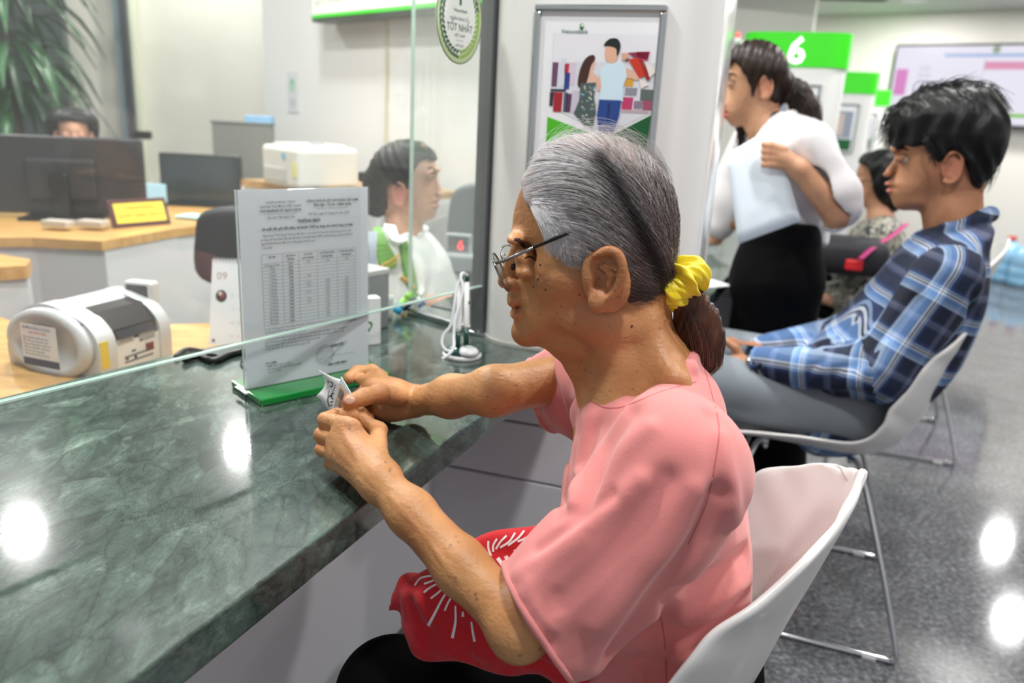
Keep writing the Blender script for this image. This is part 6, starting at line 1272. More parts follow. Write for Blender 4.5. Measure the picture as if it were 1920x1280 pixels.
# scrunchie: crumpled ruffled ring round the tie
ta = unit(P1(1300, 552) - P1(1250, 512)); tu = unit(np.cross(ta, [0, 1, 0])); tv = np.cross(ta, tu); cS = P1(1278, 530)
VV = []; FFs = []; na, nb = 96, 24
for i in range(na):
    A_ = 2 * math.pi * i / na
    for j in range(nb):
        B_ = 2 * math.pi * j / nb; ruff = 1 + .20 * math.sin(7 * A_ + 1.4 * math.sin(B_)) + .12 * math.sin(13 * A_ + 2 * B_) + .07 * math.sin(23 * A_ - 3 * B_); rr = .0125 * ruff; ex = 1.0 + .25 * max(0, math.cos(B_))
        rad_ = .0135 + rr * math.cos(B_) * ex; hz = rr * 1.35 * math.sin(B_) + .0022 * math.sin(5 * A_); VV.append(cS + (tu * math.cos(A_) + tv * math.sin(A_)) * rad_ * (1.0 + .06 * math.sin(3 * A_)) + ta * hz)
for i in range(na):
    for j in range(nb): FFs.append((i * nb + j, ((i + 1) % na) * nb + j, ((i + 1) % na) * nb + (j + 1) % nb, i * nb + (j + 1) % nb))
o = mkobj('scrunchie', F1.wld(np.array(VV)), FFs, mat('yellow_satin', '#ecd313', .42, sheen=.3), el, True); sb = o.modifiers.new('s', 'SUBSURF'); sb.levels = 1; sb.render_levels = 1

# ---- glasses
gl = bpy.data.objects.new('glasses', None); link(gl, el, worg(el)); gm = mat('gunmetal', '#8a8c8e', .2, 1); gk = mat('temple_black', '#141416', .3); lensm = m_glass('lens_glass', .015)
lu = unit(P1(936, 468) - P1(966, 534)); lh = np.linalg.norm(P1(936, 468) - P1(966, 534)) / 2
for sg in (-1, 1):
    cL = (P1(936, 468) + P1(966, 534)) / 2 + np.array([0, sg * .031, 0]) - np.array([.004, 0, 0]) * 0; lw = .0245
    tn_ = unit(np.array([-.16, sg * 1.0, 0])); P = []
    for a in np.linspace(0, 2 * np.pi, 37)[:-1]:
        cx, sx_ = math.cos(a), math.sin(a); q = 2.6; rx = abs(cx) ** (2 / q) * (1 if cx > 0 else -1); ry = abs(sx_) ** (2 / q) * (1 if sx_ > 0 else -1); P.append(cL + tn_ * lw * rx + lu * lh * ry * (1 if ry > 0 else .95))
    P = np.array(P); o = MB().tube(F1.wld(P), .0011, 6, closed=True).build('rim', gm, gl, True)
    MB().prism(list(F1.wld(P)), F1.e * .0012).build('lens', lensm, gl)
hg = P1(933, 491, -.055)
MB().tube([F1.wld(P1(930, 493, -.0555)), F1.wld(P1(950, 487, -.0565)), F1.wld(P1(1000, 464, -.064))], [.0016, .0016, .0018], 8).build('temple_arm', gm, gl, True)
MB().tube([F1.wld(P1(997, 465, -.0635)), F1.wld(P1(1050, 443, -.0685)), F1.wld(P1(1090, 428, -.069)), F1.wld(P1(1125, 445, -.058))], [.0019, .0020, .0018, .0015], 8).build('temple_tip', gk, gl, True)
MB().tube([F1.wld(P1(933, 492, .0555)), F1.wld(P1(1000, 464, .066)), F1.wld(P1(1110, 422, .074))], [.0016, .0018, .0018], 8).build('temple_arm', gk, gl, True)
for y in (478, 488): MB().tube(spline([F1.wld(P1(946, y, -.009)), F1.wld(P1(943, y - 5, 0)), F1.wld(P1(946, y, .009))], 4), .0009, 6).build('bridge', gm, gl, True)
for sg in (-1, 1): MB().lathe(F1.wld(P1(962, 500, sg * .010)), [(.0008, -.004), (.002, -.003), (.0026, 0), (.002, .003), (.0008, .004)], None, 10).build('nose_pad', gk, gl, True)

# ---- card and slip in her hands
def quad_sheet(pts, n1, n2, curve=None, th=.0008):
    a, b, c, d = [np.array(p) for p in pts]; return [[(a * (1 - u) + b * u) * (1 - v) + (d * (1 - u) + c * u) * v + (curve(u, v) if curve else 0) for u in np.linspace(0, 1, n1)] for v in np.linspace(0, 1, n2)]
c_tl, c_tr, c_bl = at(640, 706, .985), at(659, 738, .958), at(621, 784, 1.0)
c_br = c_tr + (c_bl - c_tl); ca = thing('bank_card', c_bl, 'pale blue and orange identity card pinched between the hands of the woman in pink', 'card')
MB().sheet(quad_sheet([c_bl, c_br, c_tr, c_tl], 2, 2), .0009).build('card', mat('card_face', '#cfdde0', .35), ca)
xd = unit(c_tl - c_bl); yd = c_bl - c_br; Wc_, Hc_ = np.linalg.norm(c_tl - c_bl), np.linalg.norm(yd)
pr = Print(c_br, xd, yd, .0005)
if pr.n @ (CAM - c_br) < 0: pr = Print(c_bl, xd, -yd, .0005)
pr.rect(.002, .002, Wc_ - .002, Hc_ - .002, mat('card_peach', '#dcb79a', .4), 2); pr.rect(.002, .002, .012, Hc_ - .002, mat('card_blue', '#b9d5de', .4), 3); pr.disc(.016, Hc_ * .78, .006, .006, mat('card_emblem', '#d5591f', .4), 4); pr.disc(.016, Hc_ * .78, .003, .003, mat('card_gold', '#e8b23a', .4), 5)
pr.rect(Wc_ - .018, Hc_ * .45, Wc_ - .006, Hc_ * .80, mat('card_photo', '#6c6f74', .4), 4); pr.rect(Wc_ - .035, Hc_ * .5, Wc_ - .022, Hc_ * .9, mat('card_grey', '#a49a90', .4), 4)
for k in range(6): pr.rect(.014, Hc_ * (.10 + .09 * k), .05, Hc_ * (.10 + .09 * k) + .0012, mat('card_text', '#a5532f', .4), 5)
pr.build('card_print', ca)
s_tl, s_tr, s_br, s_bl = at(601, 694, .995), at(640, 712, .988), at(623, 784, 1.004), at(596, 742, 1.012)
t = thing('paper_slip', s_bl, 'curled white queue slip with black print sticking out left of the card', 'paper'); G_ = quad_sheet([s_bl, s_br, s_tr, s_tl], 7, 7, lambda u, v: np.array([.010 * math.sin(math.pi * v) * (1 - u * .5) + .004 * (u - .5), -.004 * math.sin(math.pi * u), .006 * math.sin(math.pi * u) * (1 - v)]))
MB().sheet(G_, .0006).build('slip', mat('slip_white', '#f0f1f3', .6), t, True)
G_ = np.array(G_); Vs, Fs = G_.reshape(-1, 3), [(i * 7 + j, i * 7 + j + 1, (i + 1) * 7 + j + 1, (i + 1) * 7 + j) for i in range(6) for j in range(6)]; tr = bvh(Vs, Fs)
decal(tr, [([(615, 715), (617, 716)], .0042), ([(620, 715), (624, 718), (623, 724), (619, 724)], .0016), ([(618, 762), (615, 752), (616, 745), (620, 741), (624, 743)], .0016), ([(627, 738), (622, 738), (622, 746), (626, 747)], .0015), ([(625, 752), (619, 754)], .0015), ([(624, 758), (620, 760)], .0015)] + [([(628 - k * 1.7, 722 + 4 * k), (630 - k * 1.7, 723 + 4 * k)], .0016) for k in range(6)] + [([(618, 731), (615, 745), (616, 752)], .0008)], INK, 'slip_print', t, .0006, .0002)

# ---- red cloth bag on her lap
RB_ = SDF([-.16, -.24, .44], [.34, .16, .80], .003)
BP = F1.poly([(765, 1092), (790, 1070), (830, 1050), (880, 1020), (930, 998), (985, 990), (1040, 988), (1110, 1000), (1150, 1100), (1150, 1200), (1080, 1290), (1010, 1262), (960, 1262), (905, 1252), (860, 1238), (810, 1236), (780, 1220), (768, 1190), (764, 1150)], -.150)
RB_.infl(BP, .024, .05, -.150, 0, sm=4); RB_.chain([F1.p(768, 1095, -.14), F1.p(750, 1125, -.14), F1.p(732, 1141, -.14)], [.013, .009, .0045], .008, fl=([0, 1, 0], .6)); RB_.cap(F1.p(780, 1110, -.14), F1.p(775, 1160, -.14), .014, .012, .015)
for P, w__, d in [([(766, 1140), (800, 1180), (800, 1235)], .009, .006), ([(800, 1090), (790, 1130), (800, 1160)], .008, -.004), ([(880, 1180), (870, 1225), (890, 1250)], .008, .005), ([(1000, 1215), (960, 1235), (950, 1262)], .008, .006), ([(900, 1030), (950, 1045), (1010, 1035)], .010, .004), ([(870, 1060), (930, 1080), (960, 1110)], .010, -.004), ([(980, 1230), (1010, 1240), (1040, 1260)], .006, .006)]: RB_.groove([F1.p(x, y, -.170) for x, y in P], w__, d)
RB_.noise(lambda X, Y, Z: .0016 * np.sin(45 * X + 60 * Z) * np.sin(38 * Z - 20 * X)); V, Q, L = RB_.mesh(F1)
bo = F1.wld(F1.p(900, 1240, -.15)); bag = thing('cloth_bag', bo, 'red cloth bag with white ray print lying on the lap of the woman in pink', 'bag'); o = mkobj('bag', V, Q, mat('red_cloth', '#c80d1e', .8, sheen=.15, bump=(700, .3), var=(6, '#b30a18', .5)), bag, True); trb = bvh(V, Q)
WI = mat('white_ink', '#e9e4e6', .7)
rays_ = [[(778, 1097), (790, 1083), (815, 1079)], [(796, 1094), (812, 1088), (824, 1082)], [(795, 1110), (808, 1100), (824, 1092)], [(808, 1121), (820, 1112), (832, 1101)], [(803, 1172), (815, 1150), (828, 1125), (838, 1109)], [(834, 1144), (840, 1130), (846, 1120)], [(848, 1195), (854, 1165), (854, 1135)], [(868, 1155), (868, 1146)], [(890, 1202), (886, 1180), (884, 1165)],
         [(898, 1028), (905, 1040), (912, 1048)], [(887, 1028), (900, 1038), (905, 1046)], [(916, 1014), (916, 1028), (921, 1042)], [(932, 1010), (925, 1022), (925, 1034)], [(950, 1004), (938, 1016), (930, 1029)], [(966, 999), (955, 1015), (938, 1026)], [(983, 995), (972, 1008), (953, 1022)], [(1003, 991), (990, 1006), (971, 1015)], [(1018, 993), (1005, 1003), (1000, 1012)], [(848, 1040), (862, 1052), (872, 1060)], [(868, 1030), (878, 1042), (884, 1052)]]
for P in rays_: decal(trb, [(P, [.0036, .0026, .0020] if P[0][1] > 1150 else .0022)], WI, 'ray_print', bag, .0007)
decal(trb, [([(918, 1062), (925, 1068), (936, 1072), (946, 1074), (944, 1062), (933, 1046)], .0042), ([(948, 1042), (962, 1070)], .0042), ([(966, 1030), (975, 1055)], .0042), ([(955, 1056), (968, 1047)], .0038), ([(975, 1032), (978, 1026), (986, 1024), (990, 1030), (988, 1038)], .0038), ([(1000, 1020), (1010, 1044)], .004)], WI, 'bag_lettering', bag, .0008)
# ================================================================= the other people
def face(S, T, W, H_, lm, k=.006, sc=1., eyes=.031):
    """lm: pixel landmarks (brow, eye, nasion, nose mid, nose tip, subnasale, upper lip, mouth, lower lip, chin, ear centre, ear half height)"""
    S.infl(H_, W, .062 * sc, 0, .004, sm=3)
    for sg in (-1, 1):
        S.ell(T(*lm['brow'], sg * .028), (.009 * sc, .022 * sc, .006 * sc), .010); e_ = T(*lm['eye'], sg * eyes)
        S.ell(e_, (.013, .017, .010), .008, 's'); S.ell(e_ - [.004, 0, 0], (.0125, .0145, .0115), .004)
        S.ell(T(*lm['sub'], sg * .012) + [.006, 0, .004], (.009, .0065, .006), .005)
    S.chain([T(*lm['nasion']) - [.004, 0, 0], T(*lm['nosemid']) - [.008, 0, 0], T(*lm['nose']) - [.009, 0, 0]], [.006, .0085, .0095], .006)
    S.ell(T(*lm['ul']) - [.006, 0, 0], (.008, .018, .0050), .004); S.ell(T(*lm['ll']) - [.006, 0, 0], (.008, .017, .0055), .004); m_ = T(*lm['mouth'])
    S.groove([m_ + [.004, 0, 0], m_ + [-.006, -.014, 0], m_ + [-.014, -.024, -.001]], .0022, .004); S.groove([m_ + [.004, 0, 0], m_ + [-.006, .014, 0], m_ + [-.014, .024, -.001]], .0022, .004)
    S.ell(T(*lm['chin']) + [-.012, 0, .004], (.014, .016, .013), .012)
    for sg in (-1, 1):
        c = T(*lm['ear'], sg * lm['earw']); r_ = lm['earr']; S.ell(c, (r_ * .60, .007, r_), .006, ax=[[.96, 0, -.28], [0, 1, 0], [.28, 0, .96]])
        ring = [c + np.array([math.cos(a) * r_ * .55 - .0, sg * (.007 + .004 * math.sin(a)), math.sin(a) * r_ * .95]) for a in np.linspace(math.radians(20), math.radians(300), 16)]; S.chain(ring, [.0034] * 16, .003)
        S.ell(c + [.004, sg * .009, -.002], (r_ * .32, .006, r_ * .5), .004, 's')
def redmap(L, pts): return np.clip(sum(a * near(L, p_, r_) for a, p_, r_ in pts), 0, 1)
def eyeball(Fr_, parent, c, r_=.0098):
    for sg in (-1, 1):
        q = Fr_.wld(np.array([c[0] - .0088, sg * abs(c[1]), c[2]])); A = np.array([Fr_.n, [0, 0, 1.], Fr_.e]); o = MB().lathe(q, [(r_ * math.sin(a), r_ * -math.cos(a)) for a in np.linspace(.05, 3.09, 10)], A, 16).build('eye', mat('eye_white', '#b5aaa2', .2), parent, True)
        MB().lathe(q + Fr_.e * r_ * .93, [(.0001, .0008), (.0045, .0005), (.005, -.0004)], A, 14).build('iris', mat('iris_dark', '#1a100c', .15), o, True)
SKM = m_skin('skin_man', '#9c6a4c', '#b98463', '#b8595a', .5, .2)
SKW = m_skin('skin_woman', '#ae7e62', '#c9987a', '#b83038', .48, .15)
SKT = m_skin('skin_teller', '#bb8a72', '#d6a78e', '#c0686a', .5, .1)
HBK = m_hair('hair_black', '#050506', '#121214', (1, 1, .4), .45, bump=.8); HBR = m_hair('hair_dark_brown', '#0c0807', '#2a1a14', (1, 1, .2), .4, bump=.7)

# ---------------------------------------------------------------- young man in plaid
F2 = Frame(at(1780, 300, 1.70), 20); P2 = lambda x, y, t=0.: F2.p(x, y, t)
mr = F2.wld(P2(1640, 800)); mn = thing('person', [mr[0], mr[1], 0], 'young man in a blue plaid shirt and grey trousers sitting with a phone', 'person')
H = F2.poly([(1700, 205), (1680, 240), (1674, 270), (1673, 284), (1680, 294), (1683, 305), (1681, 318), (1676, 330), (1668, 340), (1668, 350), (1668, 358), (1669, 368), (1677, 380), (1690, 388), (1712, 390), (1745, 378), (1790, 355), (1830, 350), (1858, 310), (1872, 260), (1862, 210), (1820, 178), (1760, 175)])
zc2, zt2 = P2(1700, 390)[2], P2(1780, 172)[2]
Wm = lambda S, Z: np.interp((Z - zc2) / (zt2 - zc2), [0, .15, .4, .65, 1], [.040, .055, .066, .074, .070]) * (.68 + .32 * np.clip((P2(1672, 300)[0] - S) / .09, 0, 1) ** .6)
B2 = SDF([-.24, -.36, .62], [.52, .36, 1.36], .0034)
lm2 = dict(brow=(1677, 281), eye=(1684, 296), nasion=(1682, 294), nosemid=(1672, 308), nose=(1660, 321), sub=(1668, 331), ul=(1660, 344), mouth=(1667, 350), ll=(1663, 357), chin=(1680, 382), ear=(1784, 314), earw=.071, earr=.034)
face(B2, P2, Wm, H, lm2)
B2.chain([P2(1790, 350), P2(1785, 400), P2(1790, 450)], [.056, .055, .062], .02); B2.ell(P2(1715, 375), (.03, .04, .016), .02); B2.ell(P2(1740, 560), (.06, .11, .12), .03)
ELm, WRm = P2(1640, 722, -.19), P2(1412, 690, -.13); hm = P2(1378, 682, -.115)
B2.chain([ELm, WRm], [.034, .026], .01); B2.cap(WRm, hm, .025, .024, .012); B2.ell(P2(1362, 700, -.11), (.035, .018, .022), .012)
for k, (P, r_) in enumerate([([(1370, 690), (1350, 700), (1330, 700)], .009), ([(1368, 700), (1345, 710), (1325, 708)], .009), ([(1372, 708), (1350, 718), (1335, 714)], .0085), ([(1378, 714), (1360, 722), (1345, 718)], .008), ([(1392, 672), (1378, 652), (1362, 640)], .0105)]): B2.chain([P2(x, y, -.11 + .02 * (k < 4) * j) for j, (x, y) in enumerate(P)], [r_, r_, r_ * .85], .005)
WRf = P2(1420, 660, .04); B2.chain([P2(1560, 640, .17), WRf], [.034, .026], .01); B2.cap(WRf, P2(1392, 655, .03), .024, .022, .012); B2.chain([P2(1390, 650, .02), P2(1372, 640, .01), P2(1352, 650, 0)], [.013, .011, .009], .006)
for k in range(4): B2.chain([P2(1388, 658 + 5 * k, .03), P2(1362, 664 + 7 * k, .02), P2(1342, 676 + 7 * k, -.0)], [.010, .009, .008], .005)
V, Q, L = B2.mesh(F2); o = mkobj('body', V, Q, SKM, mn, True); set_attr(o, 'red', redmap(L, [(.8, P2(1661, 344), .012), (.9, P2(1663, 357), .012), (.35, P2(1784, 314, -.07), .03), (.25, P2(1662, 322), .012)]))
tm = bvh(V, Q); eyeball(F2, mn, P2(*lm2['eye'], .031))
decal(tm, [([(1678, 281), (1690, 277), (1704, 281)], [.003, .006, .003])], HBK, 'eyebrow', mn, .001); decal(tm, [([(1682, 292), (1692, 289), (1701, 293)], [.001, .0030, .001]), ], mat('lash_dark', '#2a1a14', .8), 'eyelid_line', mn, .0008)
# hair
HM = SDF([-.20, -.11, 1.02], [.19, .11, 1.36], .0030); HO = F2.poly([(1660, 222), (1676, 200), (1704, 174), (1750, 164), (1825, 156), (1862, 165), (1885, 200), (1891, 245), (1880, 285), (1862, 320), (1842, 352), (1822, 362), (1812, 345), (1800, 300), (1786, 281), (1768, 284), (1752, 302), (1742, 290), (1736, 275), (1700, 272), (1680, 280), (1665, 262)])
HM.infl(H, lambda S, Z: Wm(S, Z) + .010, .062, 0, 0, sm=3); HM.f -= .009
HM.infl(F2.poly([(1672, 215), (1704, 176), (1750, 164), (1825, 156), (1862, 165), (1885, 200), (1891, 245), (1880, 285), (1850, 320), (1800, 300), (1740, 265), (1680, 255)]), .086, .07, 0, .02, sm=3); HM.extr(HO, 'i', .006, 3)
HM.noise(lambda X, Y, Z: .0022 * np.sin(150 * X - 60 * Z + 2.5 * np.sin(45 * Z + 30 * Y)) + .0016 * np.sin(90 * Y + 70 * X + 2 * np.sin(60 * X)))
V, Q, L = HM.mesh(F2); hm_o = mkobj('hair', V, Q, HBK, mn, True)
def tufts(Fr_, pts, seedn, parent, m, name, r_=.0009):
    rr_ = random.Random(seedn); b = MB()
    for (x0, y0, x1, y1, x2, y2, t, nn_, sp) in pts:
        for _ in range(nn_):
            j = lambda: rr_.gauss(0, sp); tt_ = t + rr_.uniform(-.045, .045); dx, dy = j(), j(); P = [Fr_.p(x0 + dx, y0 + dy, tt_), Fr_.p(x1 + dx + j(), y1 + dy + j(), tt_ * 1.02), Fr_.p(x2 + dx + 1.6 * j(), y2 + dy + 1.6 * j(), tt_ * 1.04)]
            b.tube(Fr_.wld(spline(P, 4)), [r_ * q for q in np.linspace(1, .25, 9)], 4)
    return stuff_(b.build(name, m, parent, True))
tufts(F2, [(1700, 195, 1668, 215, 1655, 252, 0, 60, 5), (1710, 215, 1676, 240, 1664, 280, 0, 60, 5), (1760, 168, 1800, 156, 1845, 160, 0, 60, 5), (1830, 162, 1865, 172, 1888, 205, 0, 60, 4), (1720, 180, 1735, 165, 1770, 160, 0, 50, 4), (1735, 262, 1745, 285, 1752, 305, -.07, 30, 3), (1870, 290, 1862, 320, 1846, 350, 0, 40, 4)], 5, hm_o, HBK, 'hair_tufts')
# shirt with plaid coordinates per part
S2 = SDF([-.30, -.34, .42], [.42, .34, 1.16], .0048)
TP = F2.poly([(1722, 440), (1760, 424), (1850, 412), (1852, 460), (1850, 520), (1842, 575), (1822, 630), (1780, 700), (1715, 768), (1650, 815), (1590, 838), (1515, 838), (1480, 800), (1450, 750), (1470, 700), (1530, 640), (1590, 575), (1645, 515), (1685, 470)])
S2.infl(TP, lambda S, Z: np.interp(Z, [.45, .6, .85, .97, 1.03, 1.08], [.170, .165, .165, .175, .15, .09]), .10, 0, .02, sm=3, p=2.3)
SHm = P2(1775, 520, -.165); S2.chain([SHm, P2(1650, 700, -.195)], [.068, .060], .03); S2.chain([P2(1650, 700, -.195), P2(1425, 682, -.135)], [.060, .042], .03)
SHf = P2(1745, 490, .165); S2.chain([SHf, P2(1600, 625, .18), P2(1428, 655, .06)], [.062, .052, .040], .03)
S2.cap(P2(1425, 682, -.135) + [.05, .014, 0], P2(1425, 682, -.135) - [.01, 0, 0], .033, .036, .003, 's')
S2.chain([P2(1722, 446, -.03), P2(1775, 428, -.055), P2(1840, 408, -.05), P2(1856, 402, 0)], [.012, .015, .017, .017], .008); S2.chain([P2(1722, 446, .03), P2(1775, 428, .055), P2(1840, 408, .05), P2(1856, 402, 0)], [.012, .015, .017, .017], .008)
S2.cap(P2(1785, 360), P2(1782, 442), .058, .054, .006, 's')
Vp, Qp, Lp = S2.mesh(F2); folds_px(S2, F2, bvh(Vp, Qp), [([(1760, 560), (1700, 640), (1655, 690)], .016, -.007), ([(1715, 560), (1650, 640), (1600, 690)], .014, .010), ([(1640, 745), (1560, 738), (1460, 726)], .013, .018), ([(1720, 740), (1630, 775), (1530, 770)], .014, .006), ([(1620, 680), (1575, 690), (1550, 720)], .010, .007), ([(1830, 540), (1805, 640), (1750, 715)], .014, .010), ([(1540, 675), (1518, 695), (1505, 715)], .008, .006), ([(1660, 640), (1630, 690), (1640, 735)], .010, -.006), ([(1600, 600), (1560, 640), (1520, 650)], .010, .008), ([(1500, 790), (1560, 800), (1640, 790)], .012, -.006)])
S2.noise(lambda X, Y, Z: .003 * np.sin(24 * X + 18 * Z + 9 * Y) * np.sin(20 * Z - 17 * Y + 2))
V, Q, L = S2.mesh(F2); o = mkobj('plaid_shirt', V, Q, m_plaid(), mn, True)
bones = [(P2(1785, 440), P2(1600, 830), .13), (SHm, P2(1650, 700, -.195), .0), (P2(1650, 700, -.195), P2(1425, 682, -.135), .0), (SHf, P2(1600, 625, .18), .0), (P2(1600, 625, .18), P2(1428, 655, .06), .0)]
Fc = L[Q].mean(1); best = None; bi = None
for k, (a_, b_, r_) in enumerate(bones):
    e = b_ - a_; t_ = np.clip(((Fc - a_) @ e) / (e @ e), 0, 1)[:, None]; d = np.linalg.norm(Fc - a_ - t_ * e, axis=1) - (.165 if k == 0 else .058); best, bi = (d, np.zeros(len(d), int)) if k == 0 else (np.minimum(best, d), np.where(d < best, k, bi))
LL = L[Q].reshape(-1, 3); bl_ = np.repeat(bi, 4); UV = np.zeros((len(LL), 3), np.float32)
for k, (a_, b_, r_) in enumerate(bones):
    m_ = bl_ == k; e = unit(b_ - a_); v = unit(np.cross(e, [0, 1, 0])); w2 = np.cross(e, v); D = LL[m_] - a_; UV[m_, 0] = D @ e + 5; UV[m_, 1] = (D @ v) + .35 * (D @ w2) + 5
set_attr(o, 'plaid', UV, 'FLOAT_VECTOR', 'CORNER')
# trousers, shoes
GT = mat('grey_trousers', '#7f878e', .8, var=(8, '#70777e', .5), bump=(300, .2)); T2_ = SDF([-.16, -.30, .03], [.66, .26, .66], .006)
for sg in (-1, 1):
    hp = P2(1610, 770, sg * .10); hp[2] = .54; kn_ = hp + [.46, sg * .04, .02]; T2_.chain([hp, kn_], [.085, .072], .03); T2_.chain([kn_, kn_ + [.04, 0, -.44]], [.074, .055], .02)
T2_.groove([P2(1380, 770, -.2), P2(1450, 800, -.2), P2(1500, 800, -.2)], .012, .006); V, Q, L = T2_.mesh(F2); mkobj('trousers', V, Q, GT, mn, True)
for sg in (-1, 1):
    q = P2(1610, 770, sg * .10) + [.53, sg * .04, 0]; q = F2.wld(np.array([q[0], q[1], .04])); MB().box(q, (.27, .095, .08), np.array([F2.e, F2.n, [0, 0, 1]]), .03).build('shoe', mat('black_shoe', '#121214', .5), mn)
wA = unit(ELm - WRm); cW = WRm + wA * .0; pts = [cW + np.cross(wA, [0, 0, 1]) * .029 * math.cos(a) + np.array([0, 0, 1]) * .028 * math.sin(a) for a in np.linspace(0, 6.283, 25)[:-1]]; wt = bpy.data.objects.new('wristwatch', None); link(wt, mn, worg(mn)); MB().tube(F2.wld(np.array(pts)), .0075, 8, closed=True, flat=.4).build('strap', mat('watch_steel', '#8d9096', .25, .9), wt, True); MB().lathe(F2.wld(cW + [0, -.020, .024]), [(.017, -.003), (.018, 0), (.016, .005), (.001, .006)], np.array([F2.e, unit(np.cross([0, -.6, .8] @ np.eye(3), F2.e)), unit(F2.n * -.6 + np.array([0, 0, .8]))]), 24).build('watch_case', mat('watch_steel', '#8d9096', .25, .9), wt, True)
q = F2.wld(P2(1345, 688, -.07)); t = thing('phone', q, 'black phone held in the hands of the young man in plaid', 'phone'); MB().box(q, (.145, .072, .009), np.array([unit(F2.e + np.array([0, 0, .25])), F2.n, unit(np.cross(F2.e + np.array([0, 0, .25]), F2.n))]), .004).build('case', BLACK, t)

# ---------------------------------------------------------------- standing woman
F3 = Frame(at(1430, 150, 2.08), 17); P3 = lambda x, y, t=0.: F3.p(x, y, t)
r0_ = F3.wld(F3.onz(1455, 960, 0)); wo = thing('person', [r0_[0], r0_[1], 0], 'standing woman in white blouse and black trousers leaning over the counter', 'person')
H = F3.poly([(1372, 100), (1363, 122), (1359, 142), (1359, 152), (1362, 160), (1363, 172), (1361, 186), (1359, 196), (1358, 206), (1358, 214), (1362, 224), (1371, 233), (1384, 235), (1408, 226), (1430, 200), (1460, 190), (1478, 160), (1480, 120), (1462, 92), (1425, 78), (1390, 82)])
zc3, zt3 = P3(1380, 234)[2], P3(1425, 78)[2]
Ww = lambda S, Z: np.interp((Z - zc3) / (zt3 - zc3), [0, .15, .4, .65, 1], [.034, .048, .060, .070, .066]) * (.66 + .34 * np.clip((P3(1358, 150)[0] - S) / .09, 0, 1) ** .6)
B3 = SDF([-.42, -.30, .80], [.42, .34, 1.50], .0040)
lm3 = dict(brow=(1361, 140), eye=(1368, 156), nasion=(1362, 160), nosemid=(1357, 175), nose=(1351, 190), sub=(1358, 198), ul=(1355, 206), mouth=(1359, 212), ll=(1357, 217), chin=(1373, 229), ear=(1436, 163), earw=.068, earr=.029)
face(B3, P3, Ww, H, lm3); B3.chain([P3(1430, 200), P3(1432, 235), P3(1445, 275)], [.045, .043, .05], .02)
ELw, WRw = P3(1572, 402, -.165), P3(1500, 318, -.19); B3.chain([ELw, WRw], [.038, .025], .01); pw = P3(1468, 296, -.19); B3.cap(WRw, pw, .023, .024, .012)
for k in range(4): B3.chain([P3(1470, 280 + 10 * k, -.20), P3(1446, 272 + 12 * k, -.20), P3(1432, 270 + 13 * k, -.19)], [.0105, .0095, .008], .004)
B3.chain([P3(1475, 300, -.18), P3(1452, 310, -.17), P3(1440, 305, -.165)], [.012, .010, .009], .005)
B3.chain([P3(1362, 415, .15), P3(1335, 448, .17), P3(1312, 470, .19)], [.036, .028, .024], .01); hp_ = P3(1298, 478, .20); B3.cap(P3(1312, 470, .19), hp_, .022, .018, .01)
for k in range(5): B3.chain([hp_ + [.01, -.024 + .012 * k, 0], hp_ + [.05, -.03 + .015 * k, -.01], hp_ + [.078, -.032 + .016 * k, -.022]], [.0095, .0085, .0075], .004)
V, Q, L = B3.mesh(F3); o = mkobj('body', V, Q, SKW, wo, True); set_attr(o, 'red', redmap(L, [(2.5, P3(1357, 206), .012), (2.5, P3(1358, 217), .013), (.3, P3(1436, 163, -.07), .03)])); tw = bvh(V, Q); eyeball(F3, wo, P3(*lm3['eye'], .031))
decal(tw, [([(1363, 141), (1372, 138), (1382, 142)], [.003, .005, .002])], HBR, 'eyebrow', wo, .001); decal(tw, [([(1364, 153), (1372, 151), (1380, 155)], [.001, .004, .001])], mat('lash_dark', '#2a1a14', .8), 'eyelid_line', wo, .001)
HW = SDF([-.30, -.13, 1.05], [.16, .15, 1.52], .0036)
HW.infl(H, lambda S, Z: Ww(S, Z) + .009, .062, 0, 0, sm=3); HW.f -= .008; HW.extr(F3.poly([(1362, 118), (1372, 92), (1400, 76), (1432, 74), (1460, 88), (1478, 118), (1482, 150), (1472, 185), (1455, 205), (1440, 200), (1446, 175), (1440, 150), (1428, 145), (1418, 168), (1412, 184), (1406, 160), (1392, 135), (1378, 118), (1366, 128)]), 'i', .006, 3)
HW.chain([P3(1474, 150), P3(1496, 175), P3(1510, 205), P3(1518, 232), P3(1524, 262)], [.018, .030, .034, .028, .010], .02, fl=([0, 1, 0], .75))
HW.chain([P3(1395, 215, .03), P3(1392, 240, .05), P3(1388, 270, .05)], [.012, .016, .006], .01); HW.chain([P3(1450, 190, 0), P3(1445, 220, -.02), P3(1470, 236, -.06)], [.020, .018, .008], .015)
HW.noise(lambda X, Y, Z: .0012 * np.sin(300 * X + 60 * Z)); V, Q, L = HW.mesh(F3); ho = mkobj('hair', V, Q, HBR, wo, True)
tufts(F3, [(1495, 172, 1515, 205, 1522, 262, 0, 60, 6), (1400, 210, 1393, 250, 1386, 285, .03, 30, 4)], 9, ho, HBR, 'hair_tufts', .0012)
MB().tube(F3.wld(np.array([P3(1476, 148) + np.array([.006 * math.sin(a), .020 * math.cos(a), .020 * math.sin(a)]) for a in np.linspace(0, 6.283, 19)[:-1]])), .008, 8, closed=True).build('hair_tie', mat('mauve_tie', '#8d4f74', .7), wo, True)
WBL = mat('white_blouse', '#cfcccf', .8, sheen=.1); S3 = SDF([-.42, -.30, .72], [.26, .32, 1.36], .0050)
